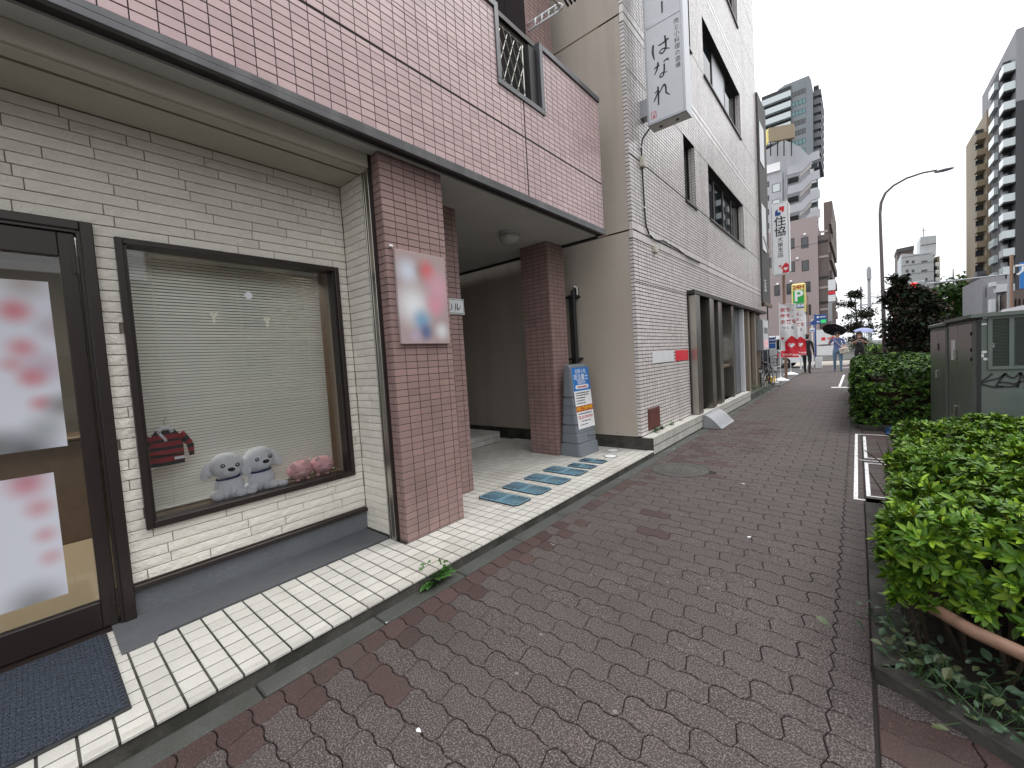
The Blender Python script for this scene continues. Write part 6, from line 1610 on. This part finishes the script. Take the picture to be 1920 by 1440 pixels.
# =================================================================== PARKING LOT AND CARS
box('parking_lot', -30, XL-.01, 16.4, 57, -.3, -.004, M['asphalt'], kind='structure')
box('lot_kerb', XL-.14, XL-.008, 16.4, 57, -.2, .012, M['concrete'], kind='structure')
box('side_street', -60, 3.0, 31, 37.5, -.25, .004, mat('pale_road', (.30, .27, .23), .8, noise=(2, .1)), kind='structure')
box('far_pavement', -2, 2.2, 39.6, 130, -.3, -.002, M['concrete'], kind='structure')
def car(label, x, y, rz, body, van=False, group='cars down the road'):
    t = empty('parked_car', (0, 0, 0), label=label, cat='car', group=group)
    L_, Wd, H = (4.6, 1.75, 1.95) if van else (4.3, 1.7, 1.48)
    if van: pr = [(-2.28, .3), (-2.3, .9), (-2.22, 1.80), (-2.05, 1.95), (.9, 1.95), (1.55, 1.25), (2.2, .98), (2.28, .7), (2.26, .3)]
    else: pr = [(-2.1, .3), (-2.13, .85), (-2.0, 1.0), (-1.45, 1.40), (-.9, 1.48), (.3, 1.46), (1.05, 1.0), (2.0, .82), (2.14, .6), (2.12, .3)]
    T = Matrix(((0, 0, 1, -Wd/2), (1, 0, 0, 0), (0, 1, 0, 0), (0, 0, 0, 1)))
    mb = MB(); n_ = len(pr); vs = []
    for xx, ins in ((-Wd/2, .10), (-Wd/2+.03, 0), (Wd/2-.03, 0), (Wd/2, .10)):
        for (q, z) in pr:
            k = 1-(.05 if abs(xx) > Wd/2-.01 else 0); tuck = .12*max(0, (z-.95))/.6*(1 if xx > 0 else -1)
            vs.append((xx-tuck, q*k, z*(1 if z < 1 else k) if abs(xx) > Wd/2-.01 else z))
    fs = [(i*n_+j, i*n_+(j+1) % n_, (i+1)*n_+(j+1) % n_, (i+1)*n_+j) for i in range(3) for j in range(n_)]+[tuple(range(n_-1, -1, -1)), tuple(range(3*n_, 4*n_))]
    o = mb.add(vs, fs).build('body', body, None); fixn(o); o.parent = t
    for s in (-1, 1):
        x_ = s*(Wd/2-.05 if van else Wd/2-.045)
        for a, b in (((-1.9, -.5), (-.42, .85)) if van else ((-1.25, -.35), (-.27, .6))):
            o = MB().box(x_-.02, x_+.02, a, b, 1.12 if van else 1.0, 1.72 if van else 1.34).build('side_window', M['dark_glass'], None); o.parent = t
    o = MB().box(-.7, .7, -.01, .01, 0, .55, T=Matrix.Translation((0, -2.27 if van else -1.82, 1.15 if van else 1.03)) @ Matrix.Rotation(-.12 if van else -.9, 4, 'X')).build('rear_window', M['dark_glass'], None); o.parent = t
    for s in (-1, 1):
        for yy_ in (-1.35, 1.35):
            o = MB().lathe([(.001, -.1), (.30, -.1), (.32, -.06), (.32, .06), (.30, .1), (.19, .1), (.18, .07), (.001, .08)], 20, T=Matrix.Translation((s*(Wd/2-.09), yy_, .32)) @ Matrix.Rotation(R(90)*s, 4, 'Y')).build('wheel', M['tyre'], None); o.parent = t
        o = MB().box(s*.62-.09, s*.62+.09, -2.315 if van else -2.14, -2.25 if van else -2.08, .75, .95).build('tail_light', M['red'], None); o.parent = t
        o = MB().box(s*.6-.12, s*.6+.12, 2.13, 2.24, .6, .75).build('headlight', M['white'], None); o.parent = t
    t.location = (x, y, 0); t.rotation_euler = (0, 0, rz); return t
cw = mat('white_car_paint', (.72, .73, .75), .2, spec=.7); cs = mat('dark_car_paint', (.03, .035, .045), .2, spec=.7)
v = onZ(1470, 668, 0); car('white van parked in the lot behind the banners', -4.6, 33.5-3.5, R(86), cw, True)
car('dark car parked in the lot left of the white van', -5.2, 25.5, R(88), cs)
for i, (X_, Y_, c_, lab, vn) in enumerate(((3.6, 16.0, cw, 'white car on the road, its roof showing above the large cabinet', True), (8.5, 20, cw, 'white car farther along the road behind the cabinets', False), (4.6, 62, cs, 'dark car far down the road', False), (4.4, 80, cw, 'white car far down the road', True))): car(lab, X_, Y_, 0, c_, vn)
# =================================================================== BUILDINGS DOWN THE STREET
Bm = {k: mat(k, c_, .7, noise=(.25, .05), streak=(tuple(q*.6 for q in c_), .4, .5)) for k, c_ in dict(mauve_wall=(.30, .24, .235), brown_wall=(.11, .085, .075), pale_grey_wall=(.36, .37, .39), light_wall=(.62, .60, .57), teal_grey_wall=(.17, .19, .20), tan_wall=(.24, .19, .125), dark_wall=(.035, .035, .038), mid_grey_wall=(.22, .22, .23), white_wall=(.52, .54, .55), dark_grey_wall=(.06, .056, .055), buff_wall=(.42, .36, .27)).items()}
bglass = mat('far_glass', (.03, .035, .04), .12, spec=.8); tglass = mat('teal_glass', (.06, .17, .18), .12, spec=.8); wglass = mat('pale_glass', (.45, .50, .50), .1, spec=.8)
def poly_y(mb, pix, Y_, depth, m=0):
    """outline seen in the picture on the plane y = Y_, given real depth behind it"""
    P_ = [onY(px, py, Y_) for px, py in pix]
    ar = sum(P_[i].x*P_[(i+1) % len(P_)].z-P_[(i+1) % len(P_)].x*P_[i].z for i in range(len(P_)))
    if ar < 0: P_ = P_[::-1]
    n_ = len(P_); vs = [(p.x, Y_, p.z) for p in P_]+[(p.x, Y_+depth, p.z) for p in P_]
    fs = [tuple(range(n_)), tuple(range(2*n_-1, n_-1, -1))]+[((i+1) % n_, i, n_+i, n_+(i+1) % n_) for i in range(n_)]
    return mb.add(vs, fs, m)
def fwin(parent, x0, x1, z0, z1, Y_, fm_='dark_frame', g=bglass, nm='window'):
    f = MB(); w_ = .06
    f.box(x0, x1, Y_-.03, Y_-.002, z0, z0+w_).box(x0, x1, Y_-.03, Y_-.002, z1-w_, z1).box(x0, x0+w_, Y_-.029, Y_-.002, z0+w_, z1-w_).box(x1-w_, x1, Y_-.029, Y_-.002, z0+w_, z1-w_)
    fo = f.build(nm, M[fm_], parent); MB().box(x0+w_, x1-w_, Y_-.012, Y_-.004, z0+w_, z1-w_).build('pane', g, fo)
# dark narrow building beyond the white one
DB = empty('dark_grey_building', (-2.2, 14.9, 0), label='narrow dark grey building edge right after the white tiled building', cat='building')
MB().box(-12, -2.2, 14.83, 16.25, 2.72, 9.0).box(-12, -2.6, 14.83, 16.2, 0, 2.7185).build('wall', Bm['dark_grey_wall'], DB)
MB().box(-2.198, -2.15, 14.85, 16.25, 2.62, 2.74, c=.01).build('canopy_edge', M['wood'], DB)
for z0_, z1_ in ((4.35, 5.75), (7.0, 8.2)): MB().box(-2.1985, -2.185, 14.9, 15.7, z0_, z1_).build('window', M['dark_glass'], DB)
MB().tube([(-2.16, 14.9, 4.75), (-2.1, 15.4, 4.3)], .02, 6).build('awning_bar', M['white'], DB)
text('品', .42, FX(-2.195, 15.3, 3.25), M['white_dirty'], DB, bold=.004)
MB().tube([(-2.3, 16.3, 0), (-2.3, 16.3, 2.7)], .02, 8).build('post', M['black'], DB)
# mauve block with blank gable
Y_ = 57.0
MV = empty('mauve_building', (-6, Y_, 0), label='mauve apartment block with small windows in its blank end wall', cat='building')
r_, l_ = onY(1552, 400, Y_).x, -24; zt = onY(1536, 412, Y_).z
xs = onY(1533, 450, Y_).x
MB().box(l_, xs, Y_, Y_+16, 0, zt-.3).box(onY(1482, 427, Y_).x, xs, Y_, Y_+.3, zt-.2995, zt+.5).build('wall', Bm['mauve_wall'], MV)
MB().box(xs+.001, r_, Y_+.3, Y_+18, 0, zt-1.6).box(xs+.3, r_+.2, Y_+6, Y_+19, zt-1.599, onY(1552, 378, Y_+6).z).build('street_wing', Bm['brown_wall'], MV)
for py in (434, 452, 481, 520, 539, 567, 580):  # bands of the wing
    a = onY(1545, py, Y_+.3)
    MB().box(xs+.05, r_-.02, Y_+.24, Y_+.299, a.z-.12, a.z+.12).build('band', Bm['mauve_wall'] if py in (434, 481, 539, 580) else M['black'], MV)
for k in range(8):
    z = 2.6+k*1.95
    if z < zt: MB().box(r_+.001, r_+.22, Y_+1.2, Y_+17.5, z, z+.85).build('balcony', Bm['brown_wall'], MV)
for px, py in ((1509, 455), (1510, 498), (1513, 538), (1514, 581), (1484, 457), (1485, 500), (1480, 542), (1457, 545), (1447, 492)):
    a = onY(px, py, Y_); w_ = .32 if px > 1500 else .27
    fwin(MV, a.x-w_, a.x+w_, a.z-.58, a.z+.58, Y_)
for px, py in ((1509, 440), (1495, 485), (1483, 528), (1458, 533)): a = onY(px, py, Y_); MB().ball((a.x, Y_-.1, a.z), .14, 10, 6).build('vent_hood', M['white'], MV, smooth=True)
for py in (462,): a = onY(1500, py, Y_); MB().box(l_, xs-.01, Y_-.012, Y_-.002, a.z-.03, a.z+.03).build('wall_seam', M['plinth'], MV)
# advertising stack on its street corner
a = onY(1559, 560, 50); AD = empty('advert_tower', (a.x, 50, 0), label='stack of narrow advertising signs at the street corner of the mauve block', cat='signboard')
for y0_, y1_, m_ in ((523, 545, 'white_dirty'), (545, 552, 'red'), (552, 566, 'white_dirty'), (566, 603, 'acrylic_frame')):
    b0, b1 = onY(1553, y1_, 50), onY(1566, y0_, 50); MB().box(b0.x, b1.x, 50, 50.5, b0.z+.01, b1.z-.01).build('sign_panel', M[m_], AD)
b0, b1 = onY(1561, 605, 49.9), onY(1567, 567, 49.9); MB().box(b0.x, b1.x, 49.9, 49.99, b0.z, b1.z).build('brown_panel', Bm['brown_wall'], AD)
MB().box(a.x-.1, a.x+.1, 50.2, 50.4, 0, onY(1559, 603, 50).z).build('post', M['pole_grey'], AD)
# light grey block with zigzag outside stairs
Y_ = 72.0
GB = empty('stair_building', (-6, Y_, 0), label='light grey block with zigzag outside staircase', cat='building')
mb = MB(); poly_y(mb, [(1430, 700), (1430, 285), (1470, 262), (1500, 275), (1519, 295), (1520, 700)], Y_+1.5, 14); mb.build('wall', Bm['pale_grey_wall'], GB)
mb = MB(); poly_y(mb, [(1431, 700), (1432, 318), (1466, 318), (1470, 700)], Y_, 1.49); mb.build('lift_shaft', Bm['pale_grey_wall'], GB)
for k in range(4):
    dy = 36.5*k; mb = MB()
    poly_y(mb, [(1475+k*.6, 327+dy), (1478, 313+dy), (1500+k*.6, 307+dy), (1521, 287+dy), (1536+k*.5, 281+dy), (1537+k*.5, 297+dy), (1521, 303+dy), (1504+k*.6, 321+dy), (1478, 328+dy)], Y_-.6, .25)
    mb.build('stair_parapet', Bm['pale_grey_wall'], GB)
    a0, a1 = onY(1478, 345+dy, Y_+1.45), onY(1497, 330+dy, Y_+1.45); MB().box(a0.x, a1.x, Y_+1.38, Y_+1.49, a0.z, a1.z).build('landing_opening', M['black'], GB)
    a0, a1 = onY(1520, 318+dy, Y_+1.45), onY(1534, 306+dy, Y_+1.45); MB().box(a0.x, a1.x, Y_+1.0, Y_+1.4, a0.z, a1.z).build('window', bglass, GB)
    mb = MB(); poly_y(mb, [(1500, 322+dy), (1521, 304+dy), (1521, 312+dy), (1500, 332+dy)], Y_+.4, .3); mb.build('stair_flight', Bm['light_wall'], GB)
for k in range(5):
    a0, a1 = onY(1436, 352+26*k, Y_), onY(1442, 340+26*k, Y_); fwin(GB, a0.x, a1.x, a0.z, a1.z, Y_)
for k in range(3):
    a0, a1 = onY(1448, 362+30*k, Y_), onY(1463, 342+30*k, Y_); fwin(GB, a0.x, a1.x, a0.z, a1.z, Y_, g=wglass)
mb = MB(); a0, a1 = onY(1433, 327, Y_-.3), onY(1462, 303, Y_-.3); MB().box(a0.x, a1.x, Y_-.3, Y_-.02, a0.z, a1.z).build('sky_bridge', M['white'], GB)
MB().tube([tuple(onY(1473, 430, Y_-.2)), tuple(onY(1471, 300, Y_-.2))], .07, 6).tube([tuple(onY(1475.5, 430, Y_-.2)), tuple(onY(1474, 280, Y_-.2))], .07, 6).build('down_pipe', M['pole_grey'], GB)
# its rooftop billboard, seen from the back
RB = empty('rooftop_billboard', (onY(1465, 265, 70).x, 70, 20), label='brown back of a rooftop billboard between the two left towers', cat='billboard')
mb = MB(); poly_y(mb, [(1441, 240), (1489, 231), (1490, 257), (1442, 266)], 70, .5); mb.build('board', Bm['tan_wall'], RB)
mb = MB(); poly_y(mb, [(1434, 247), (1440.5, 241), (1441, 266), (1435, 275)], 70.2, .3); mb.build('side_board', M['yellow'], RB)
for px in (1445, 1458, 1470, 1484): MB().tube([tuple(onY(px, 262, 70.6)), tuple(onY(px, 292, 70.6))], .08, 5).build('strut', M['black'], RB)
# far teal grey tower
Y_ = 112.0
TT_ = empty('teal_tower', (-9, Y_, 0), label='tall teal grey apartment tower with curved roof and glass bays', cat='building')
mb = MB(); poly_y(mb, [(1424, 700), (1426, 194), (1457, 181), (1459, 168), (1470, 160), (1517, 141), (1521, 150), (1524, 168), (1527, 700)], Y_, 16); mb.build('wall', Bm['teal_grey_wall'], TT_)
for k in range(8):
    dy = 18.6*k
    q = [onY(px, py+dy, Y_) for px, py in ((1485, 183), (1511, 183))]; z_ = onY(1498, 172+dy, Y_).z
    fwin(TT_, q[0].x, q[1].x, q[0].z, z_+.3, Y_, g=(bglass if k in (0, 3, 4) else tglass))
    for j in range(1, 4): xx = q[0].x+(q[1].x-q[0].x)*j/4; MB().box(xx-.05, xx+.05, Y_-.04, Y_-.005, q[0].z, z_+.3).build('mullion', M['dark_frame'], TT_)
    a0, a1 = onY(1429, 203+dy, Y_), onY(1484, 192+dy, Y_)
    MB().box(a0.x, a1.x, Y_-1.2, Y_-.01, a0.z-.2, a0.z+1.0).build('balcony', wglass, TT_)
    MB().box(a0.x, a1.x, Y_-.25, Y_-.005, a0.z+1.001, a0.z+2.3).build('balcony_recess', M['black'], TT_)
for k in range(9):
    a0 = onY(1526, 180+15.5*k, Y_+2); MB().box(a0.x, a0.x+1.3, Y_+1, Y_+12, a0.z-.6, a0.z+.5).build('side_balcony', M['plinth'], TT_)
    MB().box(a0.x, a0.x+.9, Y_+1.2, Y_+11.8, a0.z+.501, a0.z+1.6).build('side_recess', M['black'], TT_)
# white apartment block beyond the road, with its brown neighbour
Y_ = 150.0
WBk = empty('white_apartment_block', (20, Y_, 0), label='pale grey apartment block with rooftop tower in the street centre', cat='building')
mb = MB(); poly_y(mb, [(1690, 700), (1690, 476), (1750, 476), (1756, 700)], Y_, 14); poly_y(mb, [(1724, 476.5), (1726, 444), (1756, 441), (1755, 478)], Y_+2, 8)
mb.build('wall', Bm['white_wall'], WBk)
for r__, c__ in ((491, ((1701, 5), (1712, 5), (1733, 11))), (508, ((1701, 5), (1712, 5), (1733, 11))), (524, ((1707, 4), (1737, 4))), (541, ((1701, 5), (1737, 4))), (558, ((1701, 5), (1712, 5), (1733, 11))), (575, ((1733, 11),))):
    for px, w_ in c__: a0, a1 = onY(px-w_/2, r__+3, Y_), onY(px+w_/2, r__-3, Y_); fwin(WBk, a0.x, a1.x, a0.z, a1.z, Y_)
for py in (483, 499, 516, 533, 550, 567): a0, a1 = onY(1690.5, py, Y_), onY(1750, py-3, Y_); MB().box(a0.x, a1.x, Y_-.06, Y_-.005, a0.z-.1, a0.z+.1).build('floor_line', M['pole_grey'], WBk)
for k in range(9): a0, a1 = onY(1753, 500+14*k, Y_+2), onY(1762, 492+14*k, Y_+2); MB().box(a0.x, a1.x, Y_+1, Y_+9, a0.z, a1.z).build('balcony', M['white'], WBk); MB().box(a0.x, a1.x-.6, Y_+1.1, Y_+8.9, a1.z+.001, a1.z+1.0).build('balcony_recess', M['black'], WBk)
mb = MB(); poly_y(mb, [(1752, 700), (1752, 482), (1762, 480), (1764, 700)], Y_+9.1, 8); mb.build('side_wing', Bm['tan_wall'], WBk)
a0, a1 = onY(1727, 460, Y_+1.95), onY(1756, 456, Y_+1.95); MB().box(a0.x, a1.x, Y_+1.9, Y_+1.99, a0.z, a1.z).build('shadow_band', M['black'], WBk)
MB().tube([tuple(onY(1732, 444, Y_+4)), tuple(onY(1731, 427, Y_+4))], .12, 5).tube([tuple(onY(1727, 433, Y_+4)), tuple(onY(1737, 432, Y_+4))], .1, 5).build('antenna', M['pole_grey'], WBk)
BN = empty('brown_building', (onY(1680, 500, 158).x, 158, 0), label='dark brown building just left of the pale apartment block', cat='building')
mb = MB(); poly_y(mb, [(1682, 700), (1682, 470), (1713, 464), (1714, 700)], 166, 10); mb.build('wall', Bm['brown_wall'], BN)
mb = MB(); poly_y(mb, [(1681, 474), (1681, 467), (1714, 460), (1714, 468)], 165.5, 10); mb.build('roof_edge', Bm['dark_grey_wall'], BN)
# towers on the right
def corner_tower(t, pxc, Yc, ztop, wall_m, endx, blen, nfl, z0, fh, bal, bd=1.3, rail=None, dark=None):
    pass
Yc = 108.0
DT = empty('dark_tower', (19, Yc, 0), label='tall dark tower with glass balconies at the right edge', cat='building')
c0 = onY(1906, 80, Yc); xw = c0.x
zt = onY(1908, 72, Yc).z; zmid = onY(1908, 190, Yc).z
MB().box(xw, xw+22, Yc, Yc+24, 0, zmid).build('wall', Bm['dark_wall'], DT)
MB().box(xw-.02, xw+22.02, Yc-.02, Yc+24, zmid+.001, zt+1.5).build('upper_wall', Bm['mid_grey_wall'], DT)
MB().box(xw-.9, xw-.03, Yc+3, Yc+11, 4, zt-1.8).build('balcony_core', Bm['dark_wall'], DT)
fh = 3.0; n_ = 18
for k in range(n_):
    z = zt-4.6-k*fh
    if z < 5: break
    MB().box(xw-1.3, xw-.03, Yc+.2, Yc+2.999, z-.25, z).build('balcony_slab', M['black'], DT)
    o = MB().box(xw-1.33, xw-.04, Yc+.15, Yc+.22, z+.001, z+1.25).box(xw-1.34, xw-1.28, Yc+.23, Yc+2.95, z+.001, z+1.25).build('glass_rail', wglass, DT)
    MB().box(xw-1.1, xw-.3, Yc+2.9, Yc+2.998, z+.1, z+2.3).build('window', M['acrylic_frame'], DT)
    MB().box(xw-1.4, xw-.901, Yc+6, Yc+10, z-.2, z+1.1).build('side_balcony', wglass, DT)
Yc2 = 125.0
TN = empty('tan_tower', (22, Yc2, 0), label='tan brown tower with stacked balconies left of the dark tower', cat='building')
c1 = onY(1850, 240, Yc2); xw2 = c1.x; zt2 = onY(1862, 202, Yc2).z; zl2 = onY(1845, 515, Yc2).z
MB().box(xw2, xw2+12, Yc2, Yc2+20, zl2, zt2).box(xw2-.8, xw2-.01, Yc2+3, Yc2+9, zl2, zt2-3).build('wall', Bm['tan_wall'], TN)
MB().box(xw2-.8, xw2+12, Yc2+.1, Yc2+20, 0, zl2-.01).build('base', Bm['dark_wall'], TN)
for k in range(12):
    z = zt2-5.2-k*3.0
    if z < 4: break
    o = MB().box(xw2-1.25, xw2-.02, Yc2+.4, Yc2+2.99, z, z+1.2).build('balcony', Bm['tan_wall'] if z > zl2 else M['plinth'], TN)
    MB().box(xw2-1.1, xw2-.02, Yc2+2.8, Yc2+2.998, z+1.21, z+2.7).build('window', bglass, TN)
# low grey houses before the towers
LH = empty('low_grey_building', (14, 45, 0), label='low grey building with balconies at the foot of the dark tower', cat='building')
Y_ = 46.0
mb = MB(); poly_y(mb, [(1842, 640), (1842, 520), (1866, 515), (1885, 517), (1885, 640)], Y_+3, 8); poly_y(mb, [(1868, 640), (1868, 527), (1900, 520), (1902, 640)], Y_, 3.0-.01)
mb.build('wall', Bm['mid_grey_wall'], LH)
for (xa, ya, xb, yb) in ((1872, 585, 1882, 552), (1884, 585, 1893, 548)): a0, a1 = onY(xa, ya, Y_), onY(xb, yb, Y_); fwin(LH, a0.x, a1.x, a0.z, a1.z, Y_, 'white')
for (xa, ya, xb, yb) in ((1848, 558, 1851, 540), (1850, 590, 1856, 567)): a0, a1 = onY(xa, ya, Y_+3), onY(xb, yb, Y_+3); fwin(LH, a0.x, a1.x, a0.z, a1.z, Y_+3)
for (xa, ya, xb, yb) in ((1858, 537, 1868, 528), (1868, 548, 1900, 530), (1858, 585, 1867, 560)): a0, a1 = onY(xa, ya, Y_-.8), onY(xb, yb, Y_-.8); MB().box(a0.x, a1.x, Y_-.8, Y_-.02, a0.z, a1.z).build('balcony', Bm['white_wall'], LH)
SHB = empty('brown_shop_building', (17, 42, 0), label='reddish brown low shop building at the right edge', cat='building')
mb = MB(); poly_y(mb, [(1899, 640), (1899, 545), (1935, 540), (1940, 640)], 43, 8); mb.build('wall', Bm['brown_wall'], SHB)
for xa in (1902, 1909, 1918): a0, a1 = onY(xa, 590, 43), onY(xa+4, 560, 43); fwin(SHB, a0.x, a1.x, a0.z, a1.z, 43)
a0, a1 = onY(1913, 541, 36), onY(1945, 488, 36)
RS = empty('shop_sign', (a0.x, 36, 0), label='blue and white vertical sign cut off at the right edge', cat='sign')
MB().box(a0.x, a1.x, 36, 36.2, a0.z, a1.z).build('sign_box', M['blue'], RS)
text('アパ', .7, FY(a0.x+.45, 35.98, (a0.z+a1.z)/2+.3), M['white'], RS, bold=.02)
MB().tube([(a0.x-.3, 36.1, 0), (a0.x-.3, 36.1, a1.z+.5)], .07, 8).build('post', M['rail'], RS)
# buildings across the road that the shop window mirrors
OP = empty('opposite_apartment_building', (20, 16, 0), label='tan apartment building across the road, seen only as a reflection in the shop window', cat='building')
MB().box(20, 32, 6.2, 34, 0, 22).build('wall', Bm['buff_wall'], OP)
for k in range(6):
    for j in range(7):
        z = 1.2+k*3.1; y = 7.2+j*3.8; MB().box(19.96, 19.999, y, y+2.2, z, z+1.5).build('window', bglass, OP)
    MB().box(18.9, 19.95, 6.4, 33.8, 3.3+k*3.1, 3.45+k*3.1).build('balcony', M['plinth'], OP)
O2 = empty('opposite_low_building', (20, -6, 0), label='low grey building across the road, mirrored in the shop window', cat='building')
MB().box(20, 32, -22, 6.1, 0, 6.4).build('wall', Bm['mid_grey_wall'], O2)
for j in range(6): MB().box(19.96, 19.999, -20+j*4.2, -17.4+j*4.2, 1, 2.8).build('window', bglass, O2)
